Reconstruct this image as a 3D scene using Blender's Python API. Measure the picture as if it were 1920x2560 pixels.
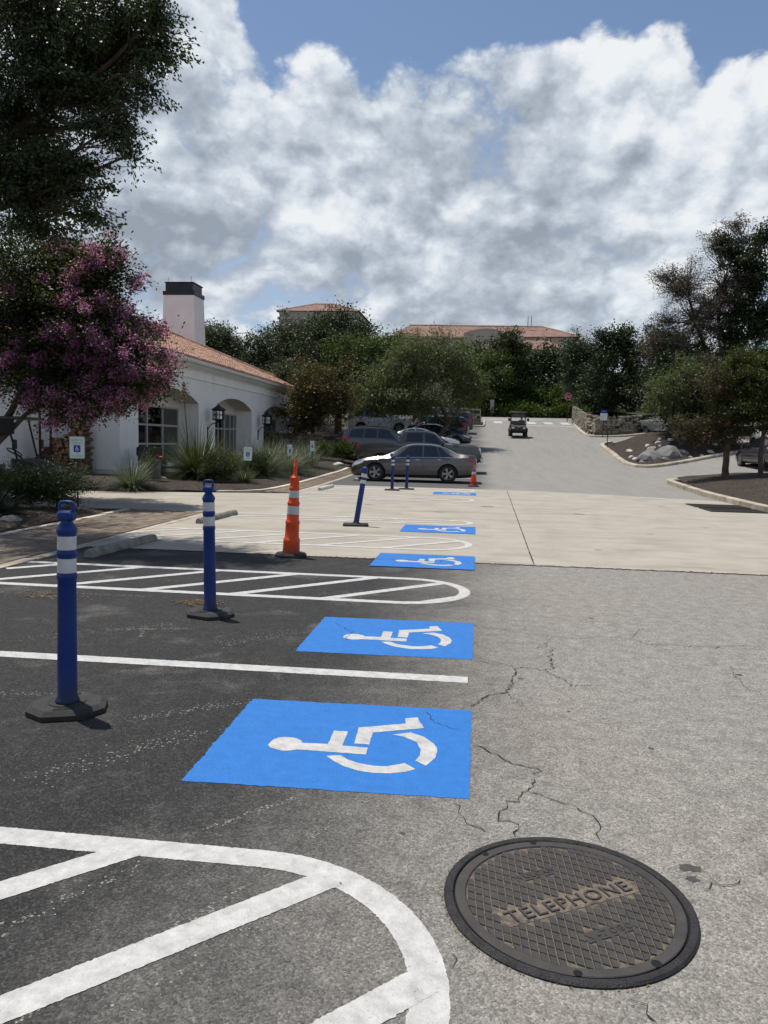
import bpy, bmesh, math, random
import numpy as np
from mathutils import Vector, Matrix, noise as mnoise

R = math.radians
scene = bpy.context.scene
COL = scene.collection
for _o in list(bpy.data.objects):
    bpy.data.objects.remove(_o)

# ------------------------------------------------------------------ camera
CAM_H = 1.595
YAW, PITCH, ROLL = 0.11820669, -0.09247419, 0.02397031
cam_d = bpy.data.cameras.new("camera")
cam = bpy.data.objects.new("camera", cam_d)
COL.objects.link(cam)
_f = Vector((-math.sin(YAW) * math.cos(PITCH), math.cos(YAW) * math.cos(PITCH), math.sin(PITCH)))
_r = Vector((math.cos(YAW), math.sin(YAW), 0))
_u = _r.cross(_f)
_r2 = math.cos(ROLL) * _r + math.sin(ROLL) * _u
_u2 = -math.sin(ROLL) * _r + math.cos(ROLL) * _u
_m = Matrix.Identity(4)
for _i in range(3):
    _m[_i][0], _m[_i][1], _m[_i][2] = _r2[_i], _u2[_i], -_f[_i]
_m[2][3] = CAM_H
cam.matrix_world = _m
cam_d.sensor_fit = 'HORIZONTAL'
cam_d.sensor_width = 36.0
cam_d.lens = 36.0 * 1923.0 / 1920.0
cam_d.clip_start = 0.05
cam_d.clip_end = 3000
scene.camera = cam

# ------------------------------------------------------------------ exposure
scene.view_settings.view_transform = 'Standard'
scene.view_settings.look = 'None'
scene.view_settings.exposure = 0.15
scene.view_settings.gamma = 1.0
scene.view_settings.use_curve_mapping = False
scene.render.resolution_x, scene.render.resolution_y = 768, 1024
scene.cycles.max_bounces = 6
scene.cycles.transparent_max_bounces = 8
scene.cycles.use_denoising = True
scene.cycles.use_adaptive_sampling = True
scene.cycles.adaptive_threshold = 0.02

# ------------------------------------------------------------------ sun
SUN_DIR = Vector((-0.25, 0.17, 0.95)).normalized()      # towards the sun
sun_d = bpy.data.lights.new("sun", 'SUN')
sun_d.energy = 4.5
sun_d.angle = R(0.53)
sun_d.color = (1.0, 0.955, 0.88)
sun = bpy.data.objects.new("sun", sun_d)
sun.rotation_euler = SUN_DIR.to_track_quat('Z', 'Y').to_euler()
sun.location = (0, 0, 60)
COL.objects.link(sun)


# ------------------------------------------------------------------ node helper
class NT:
    def __init__(s, tree):
        s.t = tree
        s.n = tree.nodes
        s.l = tree.links

    def node(s, kind, **kw):
        n = s.n.new(kind)
        for k, v in kw.items():
            setattr(n, k, v)
        return n

    def put(s, sock, v):
        if v is None:
            return
        if hasattr(v, 'is_output') or hasattr(v, 'links'):
            s.l.new(v, sock)
        else:
            if hasattr(sock, 'default_value'):
                dv = sock.default_value
                try:
                    if hasattr(dv, '__len__'):
                        v = tuple(v) if hasattr(v, '__len__') else (v,) * len(dv)
                        if len(dv) == 4 and len(v) == 3:
                            v = v + (1.0,)
                    sock.default_value = v
                except Exception as e:
                    raise RuntimeError(f"{sock.name}: {v}") from e

    def math(s, op, a, b=None, c=None, clamp=False):
        n = s.node('ShaderNodeMath', operation=op, use_clamp=clamp)
        s.put(n.inputs[0], a)
        s.put(n.inputs[1], b)
        s.put(n.inputs[2], c)
        return n.outputs[0]

    def vmath(s, op, a, b=None, scale=None):
        n = s.node('ShaderNodeVectorMath', operation=op)
        s.put(n.inputs[0], a)
        s.put(n.inputs[1], b)
        if scale is not None:
            s.put(n.inputs['Scale'], scale)
        return n.outputs['Value'] if op in ('LENGTH', 'DISTANCE', 'DOT_PRODUCT') else n.outputs[0]

    def sep(s, v):
        n = s.node('ShaderNodeSeparateXYZ')
        s.put(n.inputs[0], v)
        return n.outputs

    def comb(s, x=0, y=0, z=0):
        n = s.node('ShaderNodeCombineXYZ')
        s.put(n.inputs[0], x); s.put(n.inputs[1], y); s.put(n.inputs[2], z)
        return n.outputs[0]

    def noise(s, vec, scale, detail=4, rough=.55, distort=0, lac=2.0):
        n = s.node('ShaderNodeTexNoise')
        s.put(n.inputs['Vector'], vec)
        s.put(n.inputs['Scale'], scale)
        n.inputs['Detail'].default_value = detail
        n.inputs['Roughness'].default_value = rough
        n.inputs['Distortion'].default_value = distort
        n.inputs['Lacunarity'].default_value = lac
        return n.outputs['Fac']

    def vor(s, vec, scale, feature='F1', out='Distance', detail=0, rand=1.0, smooth=None):
        n = s.node('ShaderNodeTexVoronoi', feature=feature)
        s.put(n.inputs['Vector'], vec)
        s.put(n.inputs['Scale'], scale)
        if 'Detail' in n.inputs:
            n.inputs['Detail'].default_value = detail
        n.inputs['Randomness'].default_value = rand
        if smooth is not None and 'Smoothness' in n.inputs:
            n.inputs['Smoothness'].default_value = smooth
        return n.outputs[out]

    def ramp(s, fac, stops, interp='LINEAR'):
        n = s.node('ShaderNodeValToRGB')
        n.color_ramp.interpolation = interp
        el = n.color_ramp.elements
        while len(el) > 1:
            el.remove(el[0])
        for i, (p, c) in enumerate(stops):
            e = el[0] if i == 0 else el.new(p)
            e.position = p
            c = c if hasattr(c, '__len__') else (c, c, c)
            e.color = tuple(c) + ((1.0,) if len(c) == 3 else ())
        s.put(n.inputs[0], fac)
        return n.outputs[0]

    def sstep(s, v, a, b, oa=0.0, ob=1.0):
        n = s.node('ShaderNodeMapRange', interpolation_type='SMOOTHSTEP')
        s.put(n.inputs['Value'], v)
        s.put(n.inputs['From Min'], a); s.put(n.inputs['From Max'], b)
        s.put(n.inputs['To Min'], oa); s.put(n.inputs['To Max'], ob)
        return n.outputs['Result']

    def mix(s, fac, a, b, mode='MIX'):
        n = s.node('ShaderNodeMix', data_type='RGBA', blend_type=mode)
        n.clamp_factor = True
        s.put(n.inputs[0], fac); s.put(n.inputs[6], a); s.put(n.inputs[7], b)
        return n.outputs[2]

    def fmix(s, fac, a, b):
        n = s.node('ShaderNodeMix', data_type='FLOAT')
        s.put(n.inputs[0], fac); s.put(n.inputs[2], a); s.put(n.inputs[3], b)
        return n.outputs[0]

    def bump(s, h, strength=.3, dist=.01, normal=None):
        n = s.node('ShaderNodeBump')
        n.inputs['Strength'].default_value = strength
        n.inputs['Distance'].default_value = dist
        s.put(n.inputs['Height'], h)
        if normal is not None:
            s.put(n.inputs['Normal'], normal)
        return n.outputs[0]


# ------------------------------------------------------------------ world: blue sky with a bank of cumulus
world = bpy.data.worlds.new("World")
scene.world = world
world.use_nodes = True
world.node_tree.nodes.clear()
W = NT(world.node_tree)
_sky = W.node('ShaderNodeTexSky', sky_type='NISHITA')
_sky.sun_disc = False
_sky.sun_elevation = math.asin(SUN_DIR.z)
_sky.sun_rotation = math.atan2(SUN_DIR.x, SUN_DIR.y)
_sky.altitude = 300
_sky.air_density = 1.0
_sky.dust_density = 0.6
_sky.ozone_density = 1.4
SKY_K = 0.10
blue = W.mix(1.0, _sky.outputs[0], (SKY_K, SKY_K, SKY_K), 'MULTIPLY')
_tc = W.node('ShaderNodeTexCoord')
DIRV = _tc.outputs['Generated']
_x, _y, _z = W.sep(DIRV)
_az = W.math('ARCTAN2', _x, _y)
_el = W.math('ARCSINE', _z)
# top edge of the cloud bank against azimuth (degrees -> elevation)
_fc = W.node('ShaderNodeFloatCurve')
_cv = _fc.mapping.curves[0]
_pts = [(-180, 29), (-60, 30), (-27, 33), (-19, 29.0), (-16.6, 25.6), (-15.0, 23.2), (-13.4, 24.8), (-11.1, 24.9), (-8.6, 23.6),
        (-6.3, 25.4), (-3.6, 25.6), (-0.3, 27.0), (3.2, 25.8), (7.2, 25.2), (10.0, 23.6), (11.8, 24.0), (14.4, 21.2), (18.0, 22.8),
        (27, 27), (60, 30), (180, 29)]
_pp = _cv.points
while len(_pp) > 2:
    _pp.remove(_pp[1])
for _i, (_a, _e) in enumerate(_pts):
    _q = ((_a + 180) / 360, _e / 60)
    if _i == 0:
        _pp[0].location = _q
    elif _i == len(_pts) - 1:
        _pp[len(_pp) - 1].location = _q
    else:
        _pp.new(*_q)
_fc.mapping.update()
W.put(_fc.inputs['Value'], W.math('MULTIPLY_ADD', _az, 1 / (2 * math.pi), 0.5))
_eb = W.math('MULTIPLY', _fc.outputs[0], R(60))
_over = W.math('SUBTRACT', _eb, _el)                     # radians under the top edge
# texture space: direction, squeezed vertically near the horizon so that far clouds flatten
_warp = W.math('POWER', W.math('MAXIMUM', W.math('ADD', _z, 0.02), 0.0), 0.85)
PV = W.comb(_x, _y, W.math('MULTIPLY', _warp, 1.35))


def cloud_field(off, det=9):
    p = W.vmath('ADD', PV, off)
    a = W.noise(p, 2.9, det, .56, .35)
    # heaped, cauliflower-like lobes: folded noise at three sizes
    n1 = W.noise(p, 5.2, 2, .5)
    n2 = W.noise(p, 13.0, 2, .5)
    n3 = W.noise(p, 36.0, 3, .6)
    f = lambda n, k: W.math('MULTIPLY', W.math('ABSOLUTE', W.math('SUBTRACT', n, .5)), k)
    bil = W.math('ADD', f(n1, 1.1), W.math('ADD', f(n2, .60), f(n3, .30)))
    return W.math('ADD', W.math('SUBTRACT', a, .5), W.math('SUBTRACT', bil, .13))


_o = (1.31, .57, .05)
_c0 = cloud_field(_o)
_c1 = cloud_field((_o[0] + SUN_DIR.x * .03 - .008, _o[1] + SUN_DIR.y * .02, _o[2] + .030), 7)
_big = W.noise(W.vmath('ADD', PV, (3.7, 1.2, 0.4)), 2.9, 4, .55, .3)
_dens = W.math('ADD', W.math('MULTIPLY', _c0, .46), W.math('MULTIPLY', _over, 2.5))
_dens = W.math('MINIMUM', _dens, W.math('MULTIPLY_ADD', _c0, .45, .072))
_alpha = W.sstep(_dens, -0.020, 0.045)
_lit = W.math('SUBTRACT', _c0, _c1)
_edge = W.sstep(_over, 0.20, -.03)                         # crowns catch the sun
_t = W.math('ADD', W.math('MULTIPLY', _lit, 2.4), 0.53)
_t = W.math('ADD', _t, W.math('MULTIPLY', W.math('SUBTRACT', _big, .5), -1.9))
_t = W.math('ADD', _t, W.math('MULTIPLY', _edge, .12))
_t = W.math('ADD', _t, W.math('MULTIPLY', _c0, .40), clamp=True)
cloud = W.ramp(_t, [(0.0, (.28, .32, .38)), (.30, (.385, .435, .505)), (.55, (.51, .565, .635)), (.78, (.66, .705, .76)), (1.0, (.78, .80, .82))])
_veil = W.sstep(_over, 0.02, 0.20, 0.0, .62)              # thin haze of cloud between the heaps
blue = W.mix(_veil, blue, (.36, .45, .60))
skycol = W.mix(_alpha, blue, cloud)
_below = W.sstep(_z, 0.0, -0.05)
skycol = W.mix(_below, skycol, (.28, .27, .25))
world.cycles.sampling_method = 'NONE'
_bg = W.node('ShaderNodeBackground')
_bg.inputs['Strength'].default_value = 1.0
W.put(_bg.inputs['Color'], skycol)
_wo = W.node('ShaderNodeOutputWorld')
W.l.new(_bg.outputs[0], _wo.inputs[0])

# ------------------------------------------------------------------ building helpers
rng = random.Random(7)


class MB:
    """collects geometry; build() links it as ONE mesh object"""

    def __init__(s):
        s.v, s.f, s.m = [], [], []

    def add(s, vs, fs, mi=0):
        o = len(s.v)
        s.v.extend([tuple(p) for p in vs])
        s.f.extend([tuple(i + o for i in f) for f in fs])
        s.m.extend([mi] * len(fs))
        return s

    def box(s, cx, cy, cz, sx, sy, sz, mi=0, rz=0.0, bev=0.0, rx=0.0, ry=0.0):
        hx, hy, hz = sx / 2, sy / 2, sz / 2
        if bev <= 0:
            vs = [(x, y, z) for z in (-hz, hz) for y in (-hy, hy) for x in (-hx, hx)]
            fs = [(0, 2, 3, 1), (4, 5, 7, 6), (0, 1, 5, 4), (2, 6, 7, 3), (0, 4, 6, 2), (1, 3, 7, 5)]
        else:
            b = min(bev, hx * .49, hy * .49, hz * .49)
            vs, fs = [], []
            for z, k in ((-hz, b), (-hz + b, 0), (hz - b, 0), (hz, b)):
                ax, ay = hx - k, hy - k
                c = b if k == 0 else 0
                vs += [(-ax + c, -ay, z), (ax - c, -ay, z), (ax, -ay + c, z), (ax, ay - c, z),
                       (ax - c, ay, z), (-ax + c, ay, z), (-ax, ay - c, z), (-ax, -ay + c, z)]
            for l in range(3):
                for i in range(8):
                    j = (i + 1) % 8
                    fs.append((l * 8 + i, l * 8 + j, l * 8 + 8 + j, l * 8 + 8 + i))
            fs.append(tuple(range(7, -1, -1)))
            fs.append(tuple(range(24, 32)))
        if rx or ry or rz:
            m = Matrix.Rotation(rz, 3, 'Z') @ Matrix.Rotation(ry, 3, 'Y') @ Matrix.Rotation(rx, 3, 'X')
            vs = [m @ Vector(p) for p in vs]
        return s.add([(p[0] + cx, p[1] + cy, p[2] + cz) for p in vs], fs, mi)

    def tube(s, pts, rad, n=8, mi=0, cap=True, closed=False):
        pts = [Vector(p) for p in pts]
        rad = rad if hasattr(rad, '__len__') else [rad] * len(pts)
        base = len(s.v)
        up = None
        N = len(pts)
        for i, p in enumerate(pts):
            if closed:
                t = pts[(i + 1) % N] - pts[i - 1]
            else:
                t = pts[min(i + 1, N - 1)] - pts[max(i - 1, 0)]
            if t.length < 1e-9:
                t = Vector((0, 0, 1))
            t.normalize()
            if up is None:
                up = Vector((0, 0, 1)) if abs(t.z) < .9 else Vector((1, 0, 0))
            a = t.cross(up)
            if a.length < 1e-6:
                a = t.cross(Vector((0, 1, .3)))
            a.normalize()
            b = a.cross(t).normalized()
            up = b
            for k in range(n):
                w = 2 * math.pi * k / n
                s.v.append(tuple(p + (a * math.cos(w) + b * math.sin(w)) * rad[i]))
        for i in range(N if closed else N - 1):
            for k in range(n):
                k2 = (k + 1) % n
                i2 = (i + 1) % N
                s.f.append((base + i * n + k, base + i * n + k2, base + i2 * n + k2, base + i2 * n + k))
                s.m.append(mi)
        if cap and not closed:
            s.f.append(tuple(base + k for k in range(n - 1, -1, -1)))
            s.f.append(tuple(base + (N - 1) * n + k for k in range(n)))
            s.m += [mi, mi]
        return s

    def lathe(s, prof, n=24, mi=0, c=(0, 0, 0), cap=True):
        """prof: list of (r, z[, mi]) bottom to top"""
        base = len(s.v)
        for p in prof:
            for k in range(n):
                w = 2 * math.pi * k / n
                s.v.append((c[0] + p[0] * math.cos(w), c[1] + p[0] * math.sin(w), c[2] + p[1]))
        for i in range(len(prof) - 1):
            mm = prof[i + 1][2] if len(prof[i + 1]) > 2 else mi
            for k in range(n):
                k2 = (k + 1) % n
                s.f.append((base + i * n + k, base + i * n + k2, base + (i + 1) * n + k2, base + (i + 1) * n + k))
                s.m.append(mm)
        if cap:
            if prof[0][0] > 1e-5:
                s.f.append(tuple(base + k for k in range(n - 1, -1, -1))); s.m.append(mi)
            if prof[-1][0] > 1e-5:
                b2 = base + (len(prof) - 1) * n
                s.f.append(tuple(b2 + k for k in range(n))); s.m.append(mi)
        return s

    def prism(s, poly, z0, z1, mi=0, axis='z'):
        n = len(poly)
        if axis == 'z':
            vs = [(x, y, z0) for x, y in poly] + [(x, y, z1) for x, y in poly]
        elif axis == 'y':       # poly in x,z extruded along y
            vs = [(x, z0, y) for x, y in poly] + [(x, z1, y) for x, y in poly]
        else:                   # poly in y,z extruded along x
            vs = [(z0, x, y) for x, y in poly] + [(z1, x, y) for x, y in poly]
        fs = [(i, (i + 1) % n, n + (i + 1) % n, n + i) for i in range(n)]
        fs += [tuple(range(n - 1, -1, -1)), tuple(range(n, 2 * n))]
        return s.add(vs, fs, mi)

    def mesh(s, name, mats, smooth=False, recalc=True):
        me = bpy.data.meshes.new(name)
        me.from_pydata(s.v, [], s.f)
        for m in (mats if isinstance(mats, (list, tuple)) else [mats]):
            me.materials.append(m)
        if any(s.m):
            me.polygons.foreach_set('material_index', s.m)
        if recalc:
            bm = bmesh.new()
            bm.from_mesh(me)
            bmesh.ops.recalc_face_normals(bm, faces=bm.faces)
            bm.to_mesh(me)
            bm.free()
        if smooth:
            if smooth is True:
                me.polygons.foreach_set('use_smooth', [True] * len(me.polygons))
            else:
                me.polygons.foreach_set('use_smooth', [True] * len(me.polygons))
                try:
                    me.set_sharp_from_angle(angle=R(smooth))
                except Exception:
                    pass
        me.update()
        return me

    def build(s, name, mats, parent=None, smooth=False, recalc=True):
        return link(name, s.mesh(name, mats, smooth, recalc), parent)


def link(name, data, parent=None):
    o = bpy.data.objects.new(name, data)
    COL.objects.link(o)
    if parent is not None:
        o.parent = parent
    return o


def tag(o, label=None, cat=None, group=None, kind=None):
    if label: o['label'] = label
    if cat: o['category'] = cat
    if group: o['group'] = group
    if kind: o['kind'] = kind
    return o


def thing(name, label, cat, loc=(0, 0, 0), rz=0.0, group=None):
    o = bpy.data.objects.new(name, None)
    COL.objects.link(o)
    o.empty_display_size = .1
    o.location = loc
    o.rotation_euler = (0, 0, rz)
    return tag(o, label, cat, group)


def dup(root, parent=None):
    c = root.copy()
    COL.objects.link(c)
    c.parent = parent
    for ch in list(root.children):
        dup(ch, c)
    return c


def structure(name, data):
    return tag(link(name, data), kind='structure')


# ------------------------------------------------------------------ materials
MATS = {}


def newmat(name):
    m = bpy.data.materials.new(name)
    m.use_nodes = True
    nt = NT(m.node_tree)
    b = m.node_tree.nodes['Principled BSDF']
    MATS[name] = m
    return m, nt, b


def pmat(name, col, rough=.6, metal=0.0, var=.12, scale=6.0, bump=0.0, bscale=None, spec=.5, coat=0.0, dirt=None, emit=None, detail=5):
    """principled surface with grain: colour varies by noise, optional relief and dirt blotches"""
    if name in MATS:
        return MATS[name]
    m, t, b = newmat(name)
    co = t.node('ShaderNodeTexCoord').outputs['Object']
    c = col
    if var:
        n = t.noise(co, scale, detail, .6)
        lo = tuple(max(0, x * (1 - var * 1.6)) for x in col)
        hi = tuple(min(1, x * (1 + var * 1.6)) for x in col)
        c = t.ramp(n, [(.25, lo), (.75, hi)])
    if dirt:
        dn = t.noise(co, dirt[1], 6, .65, .4)
        c = t.mix(t.sstep(dn, dirt[2], dirt[2] + .2), c, dirt[0])
    t.put(b.inputs['Base Color'], c)
    b.inputs['Roughness'].default_value = rough
    b.inputs['Metallic'].default_value = metal
    b.inputs['Specular IOR Level'].default_value = spec
    if coat:
        b.inputs['Coat Weight'].default_value = coat
        b.inputs['Coat Roughness'].default_value = .05
    if bump:
        bn = t.noise(co, bscale or scale * 4, 5, .65)
        t.put(b.inputs['Normal'], t.bump(bn, bump, .02))
    if emit:
        b.inputs['Emission Color'].default_value = tuple(emit[0]) + (1,)
        b.inputs['Emission Strength'].default_value = emit[1]
    return m


def leafmat(name, c1, c2, c3=None, trans=.35, rough=.55):
    if name in MATS:
        return MATS[name]
    m, t, b = newmat(name)
    g = t.node('ShaderNodeNewGeometry')
    rnd = g.outputs['Random Per Island']
    st = [(0, c1), (.6, c2)] + ([(1, c3)] if c3 else [])
    c = t.ramp(rnd, st)
    co = t.node('ShaderNodeTexCoord').outputs['Object']
    big = t.noise(co, .8, 3, .5)
    c = t.mix(t.sstep(big, .3, .7), c, t.mix(1.0, c, (1.25, 1.2, 1.05), 'MULTIPLY'))
    t.put(b.inputs['Base Color'], c)
    b.inputs['Roughness'].default_value = rough
    b.inputs['Specular IOR Level'].default_value = .3
    tr = t.node('ShaderNodeBsdfTranslucent')
    t.put(tr.inputs['Color'], t.mix(1.0, c, (1.3, 1.35, .8), 'MULTIPLY'))
    mx = t.node('ShaderNodeMixShader')
    mx.inputs[0].default_value = trans
    t.l.new(b.outputs[0], mx.inputs[1])
    t.l.new(tr.outputs[0], mx.inputs[2])
    out = m.node_tree.nodes['Material Output']
    t.l.new(mx.outputs[0], out.inputs[0])
    return m


def text_mesh(txt, size, extrude=0.0, align='CENTER', offset=0.0, space=1.0):
    cu = bpy.data.curves.new("lettering", 'FONT')
    cu.body = txt
    cu.size = size
    cu.extrude = extrude
    cu.align_x = align
    cu.align_y = 'CENTER'
    cu.offset = offset
    cu.space_character = space
    cu.resolution_u = 2
    o = bpy.data.objects.new("lettering", cu)
    COL.objects.link(o)
    dg = bpy.context.evaluated_depsgraph_get()
    me = bpy.data.meshes.new_from_object(o.evaluated_get(dg))
    bpy.data.objects.remove(o)
    bpy.data.curves.remove(cu)
    return me


# ------------------------------------------------------------------ lie of the land
_YS = [-60, 26, 30, 36.7, 42, 47.25, 55.5, 61, 66.5, 78, 88, 100, 140, 400]
_ZS = [0, 0, .04, .14, .42, .76, 1.56, 2.1, 2.63, 3.75, 4.5, 5.0, 6.0, 6.0]
_yy = np.arange(-60, 400, .25)
_zz = np.interp(_yy, _YS, _ZS)
_ker = np.exp(-.5 * (np.arange(-12, 13) / 5.0) ** 2)
_zz = np.convolve(np.pad(_zz, 12, mode='edge'), _ker / _ker.sum(), mode='valid')


def zr(y):
    return float(np.interp(y, _yy, _zz))


def zs(x, y):
    """paved surface: the car park on the right climbs away from the lane"""
    k = max(0.0, min(1.0, (y - 33.0) / 5.0)) * max(0.0, min(1.0, (60.0 - y) / 7.0))
    return zr(y) + k * .085 * max(0.0, min(x, 30) - 8.8)


def sheet(poly, step=1.0, dz=0.0, zf=None, xstep=0):
    """triangulated sheet over a polygon (x, y), draped on the land"""
    from mathutils.geometry import delaunay_2d_cdt
    bnd = []
    st = step or 4.0
    for i in range(len(poly)):
        a, b = Vector(poly[i]), Vector(poly[(i + 1) % len(poly)])
        k = max(1, int((b - a).length / st))
        bnd += [a.lerp(b, j / k) for j in range(k)]
    n = len(bnd)

    def inside(x, y):
        c = False
        for i in range(len(poly)):
            (x1, y1), (x2, y2) = poly[i], poly[i - 1]
            if (y1 > y) != (y2 > y) and x < (x2 - x1) * (y - y1) / (y2 - y1) + x1:
                c = not c
        return c
    pts = list(bnd)
    xs = [p[0] for p in poly]; ys = [p[1] for p in poly]
    if step:
        sx = xstep or max(step, (max(xs) - min(xs)) / 12)
        y = min(ys) + step * .5
        row = 0
        while y < max(ys):
            x = min(xs) + sx * (.5 if row % 2 else .25)
            while x < max(xs):
                if inside(x, y) and min((Vector((x, y)) - q).length for q in bnd) > .3 * min(sx, step):
                    pts.append(Vector((x, y)))
                x += sx
            y += step
            row += 1
    vs, es, fs, *_ = delaunay_2d_cdt(pts, [(i, (i + 1) % n) for i in range(n)], [], 1, 1e-5)
    zf = zf or (lambda x, y: zr(y))
    me = bpy.data.meshes.new("sheet")
    fs = [f if (vs[f[1]] - vs[f[0]]).cross(vs[f[2]] - vs[f[0]]) > 0 else f[::-1] for f in fs]
    me.from_pydata([(v.x, v.y, zf(v.x, v.y) + dz) for v in vs], [], [tuple(f) for f in fs])
    me.update()
    return me

# ================================================================== GROUND
def m_asphalt():
    m, t, b = newmat("asphalt")
    co = t.node('ShaderNodeTexCoord').outputs['Object']
    x, y, z = t.sep(co)
    wob = t.noise(co, .55, 4, .6)
    wob2 = t.noise(co, 2.4, 4, .65)
    # sealcoat is dark in the stalls and worn away to pale stone in the driving lane
    ax = t.math('ADD', x, t.math('MULTIPLY', t.math('SUBTRACT', wob, .5), 1.5))
    ax = t.math('ADD', ax, t.math('MULTIPLY', t.math('SUBTRACT', wob2, .5), .55))
    # the worn edge drifts left towards the viewer
    ax = t.math('ADD', ax, t.sstep(y, 5.0, 1.6, 0.0, .42))
    lane = t.sstep(ax, -1.3, .9)
    v = t.node('ShaderNodeTexVoronoi', feature='F1')
    t.put(v.inputs['Vector'], co); v.inputs['Scale'].default_value = 135
    stone = t.sep(v.outputs['Color'])[0]
    dist = v.outputs['Distance']
    v2 = t.vor(co, 62, 'F1', 'Color')
    st2 = t.sep(v2)[1]
    fine = t.noise(co, 300, 3, .7)
    mott = t.noise(co, 9, 5, .65)
    g = t.math('ADD', t.math('MULTIPLY', stone, .55), t.math('ADD', t.math('MULTIPLY', fine, .42), t.math('MULTIPLY', st2, .12)))
    dark = t.ramp(g, [(.18, (0.0090, 0.0094, 0.0098)), (.45, (0.0197, 0.0201, 0.0205)), (.70, (0.0328, 0.0328, 0.0320)), (.92, (0.0861, 0.0836, 0.0787)), (1.0, (0.1968, 0.1886, 0.1722))])
    light = t.ramp(g, [(.12, (0.1000, 0.0943, 0.0847)), (.45, (0.2052, 0.1937, 0.1746)), (.72, (0.2756, 0.2615, 0.2378)), (1.0, (0.4839, 0.4606, 0.4231))])
    # tyre-polished and scuffed patches in the dark area
    scuff = t.sstep(t.noise(co, 1.3, 6, .7, .3), .52, .72)
    dark = t.mix(t.math('MULTIPLY', scuff, .30), dark, light)
    c = t.mix(lane, dark, light)
    c = t.mix(.55, c, t.mix(1.0, c, t.ramp(mott, [(.3, .62), (.7, 1.35)]), 'MULTIPLY'))
    blot = t.sstep(t.noise(co, .8, 5, .6, .5), .60, .72)
    c = t.mix(t.math('MULTIPLY', blot, .22), c, (.06, .057, .052))
    # faint pinkish stone in places
    warm = t.sstep(t.noise(co, .35, 3, .5), .45, .65)
    c = t.mix(t.math('MULTIPLY', t.math('MULTIPLY', warm, lane), .5), c, t.mix(1.0, c, (1.06, 1.0, .95), 'MULTIPLY'))
    t.put(b.inputs['Base Color'], c)
    t.put(b.inputs['Roughness'], t.fmix(lane, .78, .9))
    b.inputs['Specular IOR Level'].default_value = .25
    h = t.math('ADD', t.math('MULTIPLY', dist, -1.0), t.math('MULTIPLY', fine, .5))
    t.put(b.inputs['Normal'], t.bump(h, .8, .006))
    return m


def m_road():
    m, t, b = newmat("road_asphalt")
    co = t.node('ShaderNodeTexCoord').outputs['Object']
    x, y, z = t.sep(co)
    st = t.vmath('MULTIPLY', co, (1.6, .16, 1))
    streak = t.noise(st, 1.2, 6, .6)
    n = t.noise(co, 3, 6, .7)
    gr = t.noise(co, 60, 3, .7)
    light = t.ramp(t.math('ADD', t.math('MULTIPLY', n, .5), t.math('MULTIPLY', gr, .5)), [(.3, (0.1649, 0.1577, 0.1438)), (.7, (0.2867, 0.2746, 0.2510))])
    c = t.mix(t.sstep(streak, .40, .80, 0, .6), light, (0.1720, 0.1661, 0.1533))
    stall = t.sstep(t.math('ADD', x, t.math('MULTIPLY', t.noise(co, .4, 4, .6), 1.2)), 1.6, .2)
    c = t.mix(t.math('MULTIPLY', stall, .78), c, (.050, .050, .049))
    t.put(b.inputs['Base Color'], c)
    b.inputs['Roughness'].default_value = .88
    b.inputs['Specular IOR Level'].default_value = .25
    t.put(b.inputs['Normal'], t.bump(gr, .3, .01))
    return m


def m_concrete():
    m, t, b = newmat("concrete")
    co = t.node('ShaderNodeTexCoord').outputs['Object']
    n = t.noise(co, 1.1, 7, .68, .3)
    f = t.noise(co, 45, 4, .7)
    st = t.noise(t.vmath('MULTIPLY', co, (.30, 2.4, 1)), 1.0, 6, .65, .2)
    c = t.ramp(t.math('ADD', t.math('MULTIPLY', n, .7), t.math('MULTIPLY', f, .3)), [(.28, (0.2367, 0.2097, 0.1707)), (.5, (0.3263, 0.2944, 0.2465)), (.75, (0.4051, 0.3707, 0.3136))])
    c = t.mix(t.math('MULTIPLY', t.sstep(st, .5, .72), .6), c, (.185, .165, .135))
    spot = t.sstep(t.noise(co, 5.5, 3, .5), .70, .76)
    c = t.mix(t.math('MULTIPLY', spot, .5), c, (.13, .115, .095))
    t.put(b.inputs['Base Color'], c)
    b.inputs['Roughness'].default_value = .85
    b.inputs['Specular IOR Level'].default_value = .3
    t.put(b.inputs['Normal'], t.bump(f, .25, .004))
    return m


def m_mulch():
    m, t, b = newmat("mulch")
    co = t.node('ShaderNodeTexCoord').outputs['Object']
    n = t.noise(co, 2.0, 6, .7)
    chip = t.vor(t.vmath('MULTIPLY', co, (1, 1.6, 1)), 26, 'F1', 'Color')
    cs = t.sep(chip)[0]
    c = t.ramp(cs, [(0, (0.0101, 0.0063, 0.0041)), (.5, (0.0274, 0.0168, 0.0102)), (.85, (0.0562, 0.0378, 0.0245)), (1, (0.1728, 0.1330, 0.0884))])
    c = t.mix(t.sstep(n, .5, .75), c, (0.0360, 0.0245, 0.0163))
    t.put(b.inputs['Base Color'], c)
    b.inputs['Roughness'].default_value = .95
    t.put(b.inputs['Normal'], t.bump(t.math('ADD', cs, t.noise(co, 40, 4, .7)), 1.0, .03))
    return m


MAT_ASPHALT, MAT_ROAD, MAT_CONC, MAT_MULCH = m_asphalt(), m_road(), m_concrete(), m_mulch()
MAT_KERB = pmat("kerb_concrete", (.36, .31, .24), .85, var=.22, scale=2.5, bump=.35, bscale=40, dirt=((.14, .115, .085), 1.6, .52))
MAT_WHITE_PAINT = None


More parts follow.
